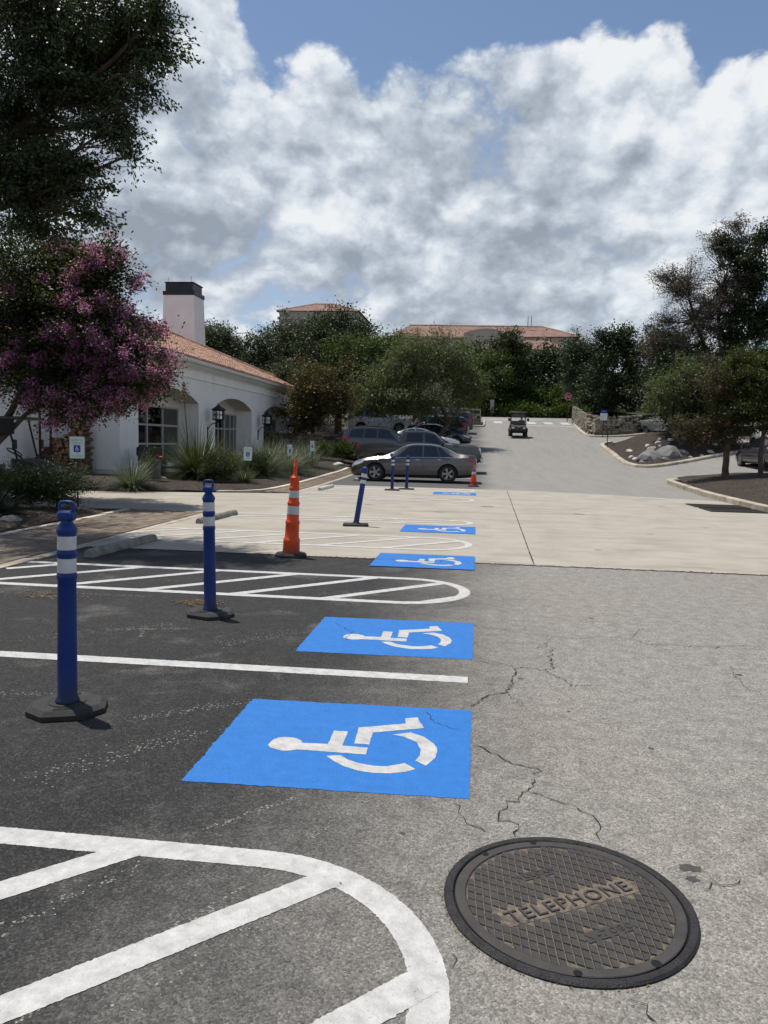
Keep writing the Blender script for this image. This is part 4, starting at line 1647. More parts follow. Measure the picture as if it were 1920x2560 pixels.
ip = thing("sign_post", "narrow grey sign seen edge on at the tip of the rock mound", "sign", (9.0, 55.3, zr(55.3) + .10), R(72))
MB().tube([(0, .02, 0), (0, .02, 1.9)], .028, 8).build("pole", MAT_POLE_DK, ip)
MB().box(0, 0, 1.55, .46, .012, .70, bev=.002).build("panel", MAT_SIGN_BACK, ip)
wp = thing("marker_post", "pale upright marker post beyond the utility cart at the road end", "post", (1.55, 91.6, zr(91.6)), .2)
MB().box(0, 0, 1.0, .45, .10, 2.0, bev=.02).build("post_panel", pmat("pale_post", (.34, .33, .30), .8, var=.15), wp)

# ================================================================== WHITE BUILDING ON THE LEFT
MAT_STUCCO = pmat("white_stucco", (.80, .79, .77), .9, var=.05, scale=1.2, bump=.25, bscale=60, dirt=((.64, .62, .59), .7, .60))
MAT_TRIM = pmat("white_trim", (.74, .73, .71), .7, var=.04, scale=2)
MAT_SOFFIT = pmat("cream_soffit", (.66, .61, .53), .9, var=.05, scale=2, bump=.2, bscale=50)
MAT_WFRAME = pmat("window_frame_grey", (.36, .355, .34), .55, var=.06, scale=4)
MAT_CURTAIN = pmat("curtain", (.60, .60, .57), .9, var=.08, scale=3)
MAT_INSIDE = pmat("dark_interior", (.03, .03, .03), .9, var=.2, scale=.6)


def m_glass(name, tint=(.55, .6, .6), refl=.18):
    m, t, b = newmat(name)
    nt = m.node_tree
    tr = t.node('ShaderNodeBsdfTransparent')
    tr.inputs[0].default_value = tuple(tint) + (1,)
    gl = t.node('ShaderNodeBsdfGlossy')
    gl.inputs['Roughness'].default_value = .03
    gl.inputs['Color'].default_value = (.85, .88, .9, 1)
    fr = t.node('ShaderNodeFresnel')
    fr.inputs[0].default_value = 1.5
    mx = t.node('ShaderNodeMixShader')
    t.put(mx.inputs[0], t.math('ADD', fr.outputs[0], refl * .35, clamp=True))
    t.l.new(tr.outputs[0], mx.inputs[1]); t.l.new(gl.outputs[0], mx.inputs[2])
    t.l.new(mx.outputs[0], nt.nodes['Material Output'].inputs[0])
    return m


MAT_PANE = m_glass("window_glass")


def m_tile():
    m, t, b = newmat("clay_tile")
    co = t.node('ShaderNodeTexCoord').outputs['Object']
    g = t.node('ShaderNodeNewGeometry')
    c = t.ramp(g.outputs['Random Per Island'], [(0, (.25, .125, .080)), (.4, (.36, .20, .135)), (.75, (.44, .27, .19)), (1, (.30, .175, .125))])
    n = t.noise(co, 3, 5, .7)
    c = t.mix(t.math('MULTIPLY', t.sstep(n, .5, .75), .45), c, (.20, .11, .075))
    t.put(b.inputs['Base Color'], c)
    b.inputs['Roughness'].default_value = .85
    return m


MAT_TILE = m_tile()
FX, Y0, Y1 = -12.0, 24.85, 50.15
XB = -12.85
bld = thing("white_building", "white stucco building with arched openings and clay tile roof", "building", (FX, Y0, 0))
ARCH = [(26.3, 32.3), (34.4, 40.2), (42.5, 48.4)]
SPR, APX = 2.98, 3.47


def loc(mb, name, mat, parent=None, smooth=False):
    """build in world coordinates under the building's own origin"""
    mb.v = [(x - FX, y - Y0, z) for x, y, z in mb.v]
    return mb.build(name, mat, parent or bld, smooth)


def arch_z(y, a, b):
    c, h = (a + b) / 2, (b - a) / 2
    u = min(1, abs(y - c) / h)
    return SPR + (APX - SPR) * (1 - u ** 2.3)


fac = MB()
ys = [Y0, Y1]
for a, b in ARCH:
    ys += [a + (b - a) * k / 24 for k in range(25)]
ys = sorted(set(ys))
for i in range(len(ys) - 1):
    ya, yb = ys[i], ys[i + 1]
    ar = [p for p in ARCH if p[0] - 1e-6 <= ya and yb <= p[1] + 1e-6]
    za, zb = (arch_z(ya, *ar[0]), arch_z(yb, *ar[0])) if ar else (-.3, -.3)
    fac.add([(FX, ya, za), (FX, yb, zb), (FX, yb, 4.1), (FX, ya, 4.1)], [(0, 1, 2, 3)])
# end walls, wing on the left, back
fac.add([(FX, Y0, -.3), (FX, Y0, 4.1), (-15.1, Y0, 4.1), (-15.1, Y0, -.3)], [(0, 1, 2, 3)])
fac.add([(FX, Y1, -.3), (FX, Y1, 4.1), (-30, Y1, 4.1), (-30, Y1, -.3)], [(3, 2, 1, 0)])
fac.add([(-15.1, Y0, -.3), (-15.1, Y0, 4.1), (-15.1, 13.0, 4.1), (-15.1, 13.0, -.3)], [(0, 1, 2, 3)])
fac.add([(-15.1, 13.0, -.3), (-15.1, 13.0, 4.1), (-30, 13, 4.1), (-30, 13, -.3)], [(0, 1, 2, 3)])
loc(fac, "facade_wall", MAT_STUCCO)
# a low plinth along the foot of the walls
MAT_PLINTH = pmat("plinth_grey", (.50, .49, .465), .9, var=.08, scale=2)
for a, b in ((Y0, ARCH[0][0]), (ARCH[0][1], ARCH[1][0]), (ARCH[1][1], ARCH[2][0]), (ARCH[2][1], Y1)):
    loc(MB().box(FX + .02, (a + b) / 2, .18, .04, b - a, .52), "plinth", MAT_PLINTH)
loc(MB().box(-13.55, Y0 - .02, .12, 3.06, .04, .56), "plinth", MAT_PLINTH)
loc(MB().box(-15.08, 19, .10, .06, 11.6, .56), "plinth", MAT_PLINTH)
for a, b in ARCH:
    sf = MB()
    yy = [a + (b - a) * k / 24 for k in range(25)]
    for i in range(24):
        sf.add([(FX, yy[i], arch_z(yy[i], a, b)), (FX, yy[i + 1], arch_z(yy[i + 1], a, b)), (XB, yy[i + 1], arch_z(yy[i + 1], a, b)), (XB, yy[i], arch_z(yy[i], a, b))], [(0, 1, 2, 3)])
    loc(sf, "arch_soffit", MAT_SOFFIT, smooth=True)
    for y in (a, b):
        jb = MB()
        jb.add([(FX, y, -.3), (FX, y, SPR), (XB, y, SPR), (XB, y, -.3)], [(0, 1, 2, 3)])
        loc(jb, "jamb", MAT_STUCCO)
    bk = MB()      # back wall above and around the glazing
    WT = 2.78
    for i in range(24):
        bk.add([(XB, yy[i], WT), (XB, yy[i + 1], WT), (XB, yy[i + 1], max(WT, arch_z(yy[i + 1], a, b))), (XB, yy[i], max(WT, arch_z(yy[i], a, b)))], [(0, 1, 2, 3)])
    bk.box(XB - .02, a + .12, 1.2, .04, .24, 3.16); bk.box(XB - .02, b - .08, 1.2, .04, .16, 3.16)
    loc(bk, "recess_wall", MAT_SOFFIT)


def window(a, b, verts, zs, label, door=None):
    w = bpy.data.objects.new("window", None)
    COL.objects.link(w); w.parent = bld
    w['label'] = label
    fr = MB()
    for v in verts:
        fr.box(XB + .01, v, (zs[0] + zs[-1]) / 2, .08, .085, zs[-1] - zs[0])
    for z in zs:
        fr.box(XB + .014, (verts[0] + verts[-1]) / 2, z, .075, verts[-1] - verts[0] + .08, .075)
    if door:
        fr.box(XB + .02, (door[0] + door[1]) / 2, (zs[0] + zs[-1]) / 2, .05, .14, zs[-1] - zs[0])
    loc(fr, "frame", MAT_WFRAME, w)
    for i in range(len(verts) - 1):
        for j in range(len(zs) - 1):
            p = MB().box(XB, (verts[i] + verts[i + 1]) / 2, (zs[j] + zs[j + 1]) / 2, .008, verts[i + 1] - verts[i] - .08, zs[j + 1] - zs[j] - .07)
            loc(p, "pane", MAT_PANE, w)
    lowp = MB().box(XB + .005, (verts[0] + verts[-1]) / 2, zs[0] / 2 - .1, .06, verts[-1] - verts[0], zs[0] + .2)
    loc(lowp, "sill_panel", MAT_WFRAME if door else MAT_STUCCO, w)
    cu = MB()
    n = 60
    y_a, y_b = verts[0] + .25, verts[-1] - .05
    for i in range(n):
        ya, yb = y_a + (y_b - y_a) * i / n, y_a + (y_b - y_a) * (i + 1) / n
        if .52 < (i / n) < .60:
            continue
        xa, xb = XB - .28 + .05 * math.sin(i * 2.1), XB - .28 + .05 * math.sin((i + 1) * 2.1)
        cu.add([(xa, ya, .2), (xb, yb, .2), (xb, yb, 2.78), (xa, ya, 2.78)], [(0, 1, 2, 3)])
    loc(cu, "curtain", MAT_CURTAIN, w, True)
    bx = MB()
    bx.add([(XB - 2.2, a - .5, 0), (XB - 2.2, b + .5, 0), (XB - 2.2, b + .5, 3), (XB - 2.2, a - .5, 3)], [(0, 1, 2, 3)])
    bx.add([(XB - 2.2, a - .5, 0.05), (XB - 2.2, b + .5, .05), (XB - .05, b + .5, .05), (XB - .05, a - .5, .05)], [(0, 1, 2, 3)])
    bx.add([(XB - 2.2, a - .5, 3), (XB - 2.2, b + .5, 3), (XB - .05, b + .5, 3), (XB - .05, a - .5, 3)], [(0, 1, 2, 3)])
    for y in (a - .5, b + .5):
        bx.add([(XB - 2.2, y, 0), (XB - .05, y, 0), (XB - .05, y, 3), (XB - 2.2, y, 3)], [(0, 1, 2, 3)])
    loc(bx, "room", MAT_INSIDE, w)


window(26.3, 32.3, [26.6, 27.4, 28.86, 30.37, 32.0], [.50, 1.25, 2.0, 2.74], "wide grey framed window in the nearest arch, curtains drawn")
window(34.4, 40.2, [34.7, 36.3, 37.2, 38.15, 39.0, 39.65, 40.05], [.30, 2.0, 2.74], "glazed double door in the middle arch", (37.9, 38.4))
window(42.5, 48.4, [42.8, 44.6, 46.0, 47.2, 48.2], [.50, 1.25, 2.0, 2.74], "dark window in the farthest arch")

# cornice and gutter swept round the eaves
prof = [(0, 3.99), (.05, 4.00), (.05, 4.07), (.02, 4.09), (.02, 4.30), (.06, 4.38), (.16, 4.44), (.26, 4.50), (.27, 4.56), (.34, 4.58)]
gut = [(.33, 4.56), (.46, 4.57), (.50, 4.62), (.50, 4.70), (.52, 4.71), (.52, 4.735), (.40, 4.735), (.2, 4.74)]


def sweep(prof, name, mat):
    mb = MB()
    pos = lambda o, z: [(-30, Y0 - o, z), (FX + o, Y0 - o, z), (FX + o, Y1 + o, z), (-30, Y1 + o, z)]
    vs = []
    for o, z in prof:
        vs += pos(o, z)
    fs = []
    for i in range(len(prof) - 1):
        for k in range(3):
            fs.append((i * 4 + k, i * 4 + k + 1, (i + 1) * 4 + k + 1, (i + 1) * 4 + k))
    mb.add(vs, fs)
    loc(mb, name, mat)


sweep(prof, "cornice", MAT_STUCCO)
sweep(gut, "gutter", MAT_TRIM)
gw = MB()       # eaves of the wing
gw.box(-14.9, 18.8, 4.4, .7, 11.6, .5)
loc(gw, "wing_cornice", MAT_STUCCO)

PITCH_R = .42
EZ, EO = 4.73, .54
HALF = 9.2


def tile_slope(name, facing):
    """barrel tiles: rows up the slope, each tile an arched piece overlapping the one below; all in one mesh"""
    mb = MB()
    cw, cl = .275, .40
    L0, L1 = (Y0 - EO, Y1 + EO) if facing == 'x' else (-30.0, FX + EO)
    nrow = int(HALF / cl)
    for r_ in range(nrow):
        w0, w1 = r_ * cl - .05, (r_ + 1) * cl
        wm = (r_ + .5) * cl
        a, b = L0 + wm, L1 - wm
        if facing == 'y':
            a = L0
        k = int((b - a) / cw)
        for i in range(k):
            c0 = a + i * cw
            sag = rng.gauss(0, .006)
            vs = []
            for w, lift, wd in ((w0, .035, 1.0), (w1, .0, .86)):
                for q in range(6):
                    th = math.pi * q / 5
                    yy = c0 + cw / 2 - math.cos(th) * cw * .40 * wd
                    zz = EZ + PITCH_R * w + lift + .075 * math.sin(th) + sag
                    vs.append((FX + EO - w, yy, zz) if facing == 'x' else (yy, Y0 - EO + w, zz))
            mb.add(vs, [(q, q + 1, 6 + q + 1, 6 + q) for q in range(5)] + [(0, 1, 2, 3, 4, 5)])
    o = loc(mb, name, MAT_TILE)
    o['kind'] = 'stuff'
    return o


rf = MB()
h = EZ + PITCH_R * HALF
xr = FX + EO - HALF
rf.add([(FX + EO, Y0 - EO, EZ), (FX + EO, Y1 + EO, EZ), (xr, Y1 + EO - HALF, h), (xr, Y0 - EO + HALF, h), (-30, Y0 - EO, EZ), (-30, Y1 + EO, EZ), (-30, Y1 + EO - HALF, h), (-30, Y0 - EO + HALF, h)],
       [(0, 1, 2, 3), (0, 3, 7, 4), (1, 5, 6, 2), (3, 2, 6, 7)])
rf.add([(-14.5, Y0 + 2, EZ - .05), (-14.5, 12.6, EZ - .05), (-22, 20, EZ + 3), (-22, Y0 + 8, EZ + 3)], [(0, 1, 2, 3)])
roof = loc(rf, "roof", pmat("roof_bed", (.20, .085, .05), .9, var=.2, scale=3))
for f_ in ('x', 'y'):
    tile_slope("tile", f_).parent = roof
hc = MB()
for (p, q) in (((FX + EO, Y1 + EO, EZ + .05), (xr, Y1 + EO - HALF, h + .05)), ((FX + EO, Y0 - EO, EZ + .05), (xr, Y0 - EO + HALF, h + .05)), ((xr, Y0 - EO + HALF, h + .05), (xr, Y1 + EO - HALF, h + .05))):
    p, q = Vector(p), Vector(q)
    n = int((q - p).length / .4)
    for i in range(n):
        a, b = p.lerp(q, i / n), p.lerp(q, (i + 1.15) / n)
        hc.tube([a, b], [.15, .125], 8)
tag(loc(hc, "ridge_cap", MAT_TILE), kind='stuff').parent = roof

# chimney
ck = MB()
cx, cy = -18.82, 48.0
b_, t_ = 1.17, .98
ck.add([(cx - b_, cy - b_ * .9, 4.5), (cx + b_, cy - b_ * .9, 4.5), (cx + b_, cy + b_ * .9, 4.5), (cx - b_, cy + b_ * .9, 4.5),
        (cx - t_, cy - t_ * .9, 10.35), (cx + t_, cy - t_ * .9, 10.35), (cx + t_, cy + t_ * .9, 10.35), (cx - t_, cy + t_ * .9, 10.35)],
       [(0, 1, 5, 4), (1, 2, 6, 5), (2, 3, 7, 6), (3, 0, 4, 7), (4, 5, 6, 7)])
cho = loc(ck, "chimney", MAT_STUCCO)
MAT_CAP = pmat("dark_metal_cap", (.020, .022, .028), .45, .5, var=.2, scale=2)
cp = MB()
cp.box(cx, cy, 10.47, 2.06, 1.86, .26, bev=.02)
cp.box(cx, cy, 10.85, 1.78, 1.62, .56, bev=.01)
cp.box(cx, cy, 11.13, 1.88, 1.72, .07, bev=.01)
cp.box(cx, cy - .81, 10.62, 1.84, .05, .05)
cp.tube([(cx - .75, cy - .7, 11.15), (cx - .75, cy - .7, 11.45)], .012, 6)
cp.tube([(cx + .75, cy - .7, 11.15), (cx + .75, cy - .7, 11.5)], .012, 6)
loc(cp, "chimney_cap", MAT_CAP, cho)

# wall lanterns
MAT_LAN = pmat("lantern_iron", (.014, .014, .016), .5, .4, var=.2, scale=8)
MAT_LGLASS = m_glass("lantern_glass", (.75, .75, .7), .3)
MAT_BULB = pmat("lamp_chimney", (.75, .74, .70), .4, var=.05)


def lantern(label, y):
    t = thing("wall_lantern", label, "lantern", (FX, y, 1.75), 0, "lanterns on the white facade")
    cx_ = .52
    b = MB()
    s, h0, h1 = .25, .60, 1.02
    n = 6
    ang = [R(30 + 60 * k) for k in range(n)]
    for a in ang:
        x, y_ = cx_ + s * math.cos(a), s * math.sin(a)
        b.tube([(x, y_, h0), (x, y_, h1)], .020, 5)
    for z, hh in ((h0, .05), (h1, .06), ((h0 + h1) / 2, .022)):
        ring = [(cx_ + s * math.cos(a), s * math.sin(a), z) for a in ang]
        b.tube(ring, hh / 2 + .006, 5, closed=True)
    for k in range(n):
        a0, a1 = ang[k], ang[(k + 1) % n]
        mx_, my_ = cx_ + s * (math.cos(a0) + math.cos(a1)) / 2, s * (math.sin(a0) + math.sin(a1)) / 2
        b.tube([(mx_, my_, h0), (mx_, my_, h1)], .010, 4)
    # back half closed by iron sheet
    bo = b.build("cage", MAT_LAN, t)
    for k in range(n):
        a0, a1 = ang[k], ang[(k + 1) % n]
        q = [(cx_ + s * .97 * math.cos(a0), s * .97 * math.sin(a0)), (cx_ + s * .97 * math.cos(a1), s * .97 * math.sin(a1))]
        p = MB().add([(q[0][0], q[0][1], h0), (q[1][0], q[1][1], h0), (q[1][0], q[1][1], h1), (q[0][0], q[0][1], h1)], [(0, 1, 2, 3)])
        p.build("pane", MAT_LGLASS, bo)
    r_ = MB()
    r_.lathe([(.34, 1.02), (.345, 1.05), (.20, 1.14), (.06, 1.23), (.03, 1.25), (.035, 1.28), (.0, 1.33)], 6, c=(cx_, 0, 0))
    MB().lathe([(.0, .46), (.05, .50), (.23, .585), (.26, .60)], 6, c=(cx_, 0, 0)).build("drop_finial", MAT_LAN, t)
    r_.build("hood", MAT_LAN, t)
    MB().lathe([(.05, .62), (.06, .72), (.045, .85), (.03, .92)], 12, c=(cx_, 0, 0)).build("candle_sleeve", MAT_BULB, t)
    k = MB()
    k.tube([(.02, 0, -.25), (.03, 0, .12), (.10, 0, .30), (.25, 0, .42), (cx_ - .05, 0, .46), (cx_, 0, .47)], .022, 6)
    sp = []
    for i in range(22):
        a = R(90 - i * 26)
        rr = .12 * (1 - i / 24)
        sp.append((cx_ - .06 + rr * math.cos(a) + .1, 0, .33 + rr * math.sin(a)))
    k.tube(sp, .015, 5)
    k.box(.015, 0, 0.0, .03, .07, .55)
    k.build("bracket", MAT_LAN, t)
    return t


lantern("black iron wall lantern between the nearest and middle arch", 33.35)
lantern("black iron wall lantern between the middle and farthest arch", 41.35)

# ------------------------------------------------------------------ woodpile
MAT_BARK = pmat("log_bark", (.13, .085, .055), .95, var=.35, scale=6, bump=.8, bscale=30)


def m_endgrain():
    m, t, b = newmat("log_wood")
    oi = t.node('ShaderNodeObjectInfo')
    co = t.node('ShaderNodeTexCoord').outputs['Object']
    c = t.ramp(oi.outputs['Random'], [(0, (.17, .095, .048)), (.4, (.28, .165, .085)), (.8, (.40, .26, .145)), (1, (.22, .14, .085))])
    n = t.noise(t.vmath('ADD', co, oi.outputs['Location']), 22, 5, .7)
    c = t.mix(t.sstep(n, .5, .8), c, (.10, .06, .035))
    t.put(b.inputs['Base Color'], c)
    b.inputs['Roughness'].default_value = .92
    return m


MAT_LOGEND = m_endgrain()


def log_mesh(kind, seed):
    rs = random.Random(seed)
    n = 9
    if kind == 0:
        sec = [(math.cos(2 * math.pi * k / n), math.sin(2 * math.pi * k / n)) for k in range(n)]
    elif kind == 1:
        sec = [(math.cos(R(-10 + 200 * k / 7)), math.sin(R(-10 + 200 * k / 7)) - .35) for k in range(8)]
    else:
        sec = [(0, -.85)] + [(1.1 * math.sin(R(-42 + 84 * k / 5)), -.85 + 1.7 * math.cos(R(-42 + 84 * k / 5))) for k in range(6)]
    sec = [(x * rs.uniform(.85, 1.12), y * rs.uniform(.85, 1.12)) for x, y in sec]
    mb = MB()
    m_ = len(sec)
    vs = [(x * .072, -.25, y * .072) for x, y in sec] + [(x * .072 * .95 + rs.gauss(0, .006), .25, y * .072 * .95) for x, y in sec]
    mb.add(vs, [(i, (i + 1) % m_, m_ + (i + 1) % m_, m_ + i) for i in range(m_)], 1)
    mb.add(vs, [tuple(range(m_)), tuple(m_ + i for i in range(m_))], 0)
    return mb.mesh("firewood_log", [MAT_LOGEND, MAT_BARK])


_lm = [log_mesh(k % 3, k) for k in range(9)]
_lr = random.Random(3)
for r_ in range(16):
    z = .26 + r_ * .112
    xa = -14.55
    hgt = z
    x = xa + (.06 if r_ % 2 else 0)
    while x < -12.86:
        top = 1.0 if x < -14.05 else (1.42 if x < -13.62 else (1.62 if x < -13.4 else 1.92))
        top += .10 * math.sin(x * 7)
        if z < top:
            side = x < -14.02
            o = link("firewood_log", _lm[_lr.randrange(9)])
            o.location = (x, 24.38 + _lr.gauss(0, .03), z + _lr.gauss(0, .008))
            o.rotation_euler = (_lr.gauss(0, .05), _lr.uniform(0, 6.28), (_lr.gauss(0, .07) if not side else R(72) + _lr.gauss(0, .1)))
            s_ = _lr.uniform(.8, 1.12)
            o.scale = (s_, 1.0, s_)
            if side:
                tag(o, "split log lying sideways in the low left end of the woodpile", "firewood", "logs laid sideways in the woodpile")
            elif z > top - .16:
                tag(o, "split log lying on top of the woodpile by the white wall", "firewood", "logs on top of the woodpile")
            else:
                tag(o, "split log inside the woodpile showing its sawn end", "firewood", "logs stacked in the woodpile")
        x += .128
rk = thing("wood_rack", "rusty steel wood rack with two tall posts at the woodpile", "rack", (-14.2, 24.15, .15))
MAT_RUST = pmat("rusty_steel", (.075, .032, .022), .8, .2, var=.3, scale=10)
for xo in (-.25, .13):
    MB().box(xo, 0, 1.75, .06, .06, 3.5).build("post", MAT_RUST, rk)
MB().box(.45, .12, .02, 2.2, .5, .05).build("base_rail", MAT_RUST, rk)

# ------------------------------------------------------------------ far buildings on the hill
MAT_BEIGE = pmat("beige_stucco", (.40, .365, .31), .9, var=.06, scale=.3)
MAT_FTILE = pmat("far_clay_tile", (.19, .105, .080), .9, var=.35, scale=.9, detail=8, bump=.5, bscale=3)
MAT_FDARK = pmat("far_window", (.05, .05, .055), .3, var=.1)


def hip(mb, x0, x1, y0, y1, z, rise, run, mi=0):
    mb.add([(x0, y0, z), (x1, y0, z), (x1, y1, z), (x0, y1, z), (x0 + run, y0 + run, z + rise), (x1 - run, y0 + run, z + rise), (x1 - run, y1 - run, z + rise), (x0 + run, y1 - run, z + rise)],
           [(0, 1, 5, 4), (1, 2, 6, 5), (2, 3, 7, 6), (3, 0, 4, 7), (4, 5, 6, 7)], mi)


fb = thing("hill_building", "beige building with flat topped red tile hip roof left of the hilltop", "building", (-31.6, 150, -.6))
D_ = 150
q = MB(); q.box(0, 8, 13.5, 15.6, 16, 27.0); q.box(0, -.05, 25.6, 16.2, .5, .5); q.build("wall", MAT_BEIGE, fb)
q = MB(); hip(q, -8.2, 8.2, -.4, 16.4, 27.0, 2.3, 6.2); fr_ = q.build("roof", MAT_FTILE, fb)
q = MB()
for s_ in (-1, 1):
    q.tube([(s_ * 8.2, -.4, 27.05), (s_ * 2.0, 5.8, 29.35)], .16, 5)
q.tube([(-2, 5.8, 29.4), (2, 5.8, 29.4)], .16, 5)
q.build("ridge_cap", MAT_BEIGE, fr_)
fb2 = thing("hill_building", "long beige hotel building with red tile roofs on the hilltop right of centre", "building", (0, 160, 0))
q = MB(); q.box(0, 12, 11.5, 36.5, 24, 23.2); q.build("wall", MAT_BEIGE, fb2)
q = MB()
q.add([(-19.5, -.6, 22.6), (19.8, -.6, 23.2), (19.8, 24, 23.2), (-19.5, 24, 22.6), (-15.5, 9, 26.6), (13.0, 9, 26.4)], [(0, 1, 5, 4), (1, 2, 5), (2, 3, 4, 5), (3, 0, 4)])
fr_ = q.build("roof", MAT_FTILE, fb2)
q = MB(); q.tube([(-15.5, 9, 26.7), (13.0, 9, 26.5)], .2, 5); q.tube([(13, 9, 26.5), (19.8, -.6, 23.3)], .16, 5); q.build("ridge_cap", MAT_BEIGE, fr_)
q = MB()
par = [(-3.5, 22.4)] + [(-3.5 + 9.0 * k / 14, 23.6 + .9 * math.sin(math.pi * k / 14)) for k in range(15)] + [(8.5, 23.0), (8.5, 22.4)]
q.prism([(x, z) for x, z in par] + [(8.5, 17), (-3.5, 17)], -1.6, -1.0, axis='y')
q.build("parapet", MAT_BEIGE, fb2)
q = MB(); q.box(8, -4, 9.8, 17, 8, 19.6); q.build("lower_wing", MAT_BEIGE, fb2)
q = MB(); hip(q, -1.2, 17.2, -8.6, .4, 19.6, 2.2, 4.0); q.build("wing_roof", MAT_FTILE, fb2)
q = MB(); q.box(9.6, 6, 26.8, .16, .16, 2.6); q.box(10.3, 6, 26.8, .16, .16, 2.6); q.build("vent_pipe", MAT_SIGN_BACK, fb2)
for k in range(4):
    q = MB(); q.box(-14 + k * 3.2, -.03, 20.4, 1.3, .06, 1.7); q.build("window", MAT_FDARK, fb2)

# ================================================================== VEHICLES
def car_paint(name, col, metal=.5, rough=.32):
    m, t, b = newmat(name)
    co = t.node('ShaderNodeTexCoord').outputs['Object']
    n = t.noise(co, 3, 4, .6)
    x, y, z = t.sep(co)
    dust = t.sstep(t.math('ADD', z, t.math('MULTIPLY', n, .35)), .6, .2, 0, .22)
    t.put(b.inputs['Base Color'], t.mix(dust, col, (.16, .14, .115)))
    b.inputs['Metallic'].default_value = metal
    t.put(b.inputs['Roughness'], t.fmix(n, rough * .85, rough * 1.25))
    b.inputs['Coat Weight'].default_value = .8
    b.inputs['Coat Roughness'].default_value = .06
    return m


MAT_CGLASS = pmat("car_glass", (.008, .010, .012), .04, 0, var=0, spec=.8)
MAT_TYRE = pmat("tyre_rubber", (.014, .014, .014), .85, var=.25, scale=12)
MAT_ALLOY = pmat("alloy", (.30, .30, .31), .4, .8, var=.08)
MAT_BLACKTRIM = pmat("black_trim", (.012, .012, .013), .6, var=.15)
MAT_CHROME = pmat("chrome", (.62, .62, .62), .15, 1.0, var=.02)
MAT_TAIL = pmat("tail_lamp", (.24, .006, .010), .15, var=.1, spec=.7)
MAT_TAIL_ON = pmat("brake_lamp_lit", (.5, .02, .02), .3, var=0, emit=((1.0, .10, .06), 1.2))
MAT_HEAD = pmat("head_lamp", (.55, .57, .58), .12, .3, var=.1, spec=.8)
MAT_PLATE = pmat("licence_plate", (.62, .63, .64), .5, var=.05)


def interp(x, xs, vs):
    """smooth monotone interpolation through stations (xs ascending)"""
    if x <= xs[0]: return vs[0]
    if x >= xs[-1]: return vs[-1]
    for i in range(len(xs) - 1):
        if x <= xs[i + 1]:
            t = (x - xs[i]) / (xs[i + 1] - xs[i])

            def slope(k):
                if k <= 0 or k >= len(xs) - 1: return 0 if 0 else (vs[min(k + 1, len(vs) - 1)] - vs[max(k - 1, 0)]) / (xs[min(k + 1, len(xs) - 1)] - xs[max(k - 1, 0)])
                a = (vs[k] - vs[k - 1]) / (xs[k] - xs[k - 1]); b = (vs[k + 1] - vs[k]) / (xs[k + 1] - xs[k])
                if a * b <= 0: return 0.0
                return 2 * a * b / (a + b)
            h = xs[i + 1] - xs[i]
            m0, m1 = slope(i) * h, slope(i + 1) * h
            t2, t3 = t * t, t * t * t
            return (2 * t3 - 3 * t2 + 1) * vs[i] + (t3 - 2 * t2 + t) * m0 + (-2 * t3 + 3 * t2) * vs[i + 1] + (t3 - t2) * m1
    return vs[-1]


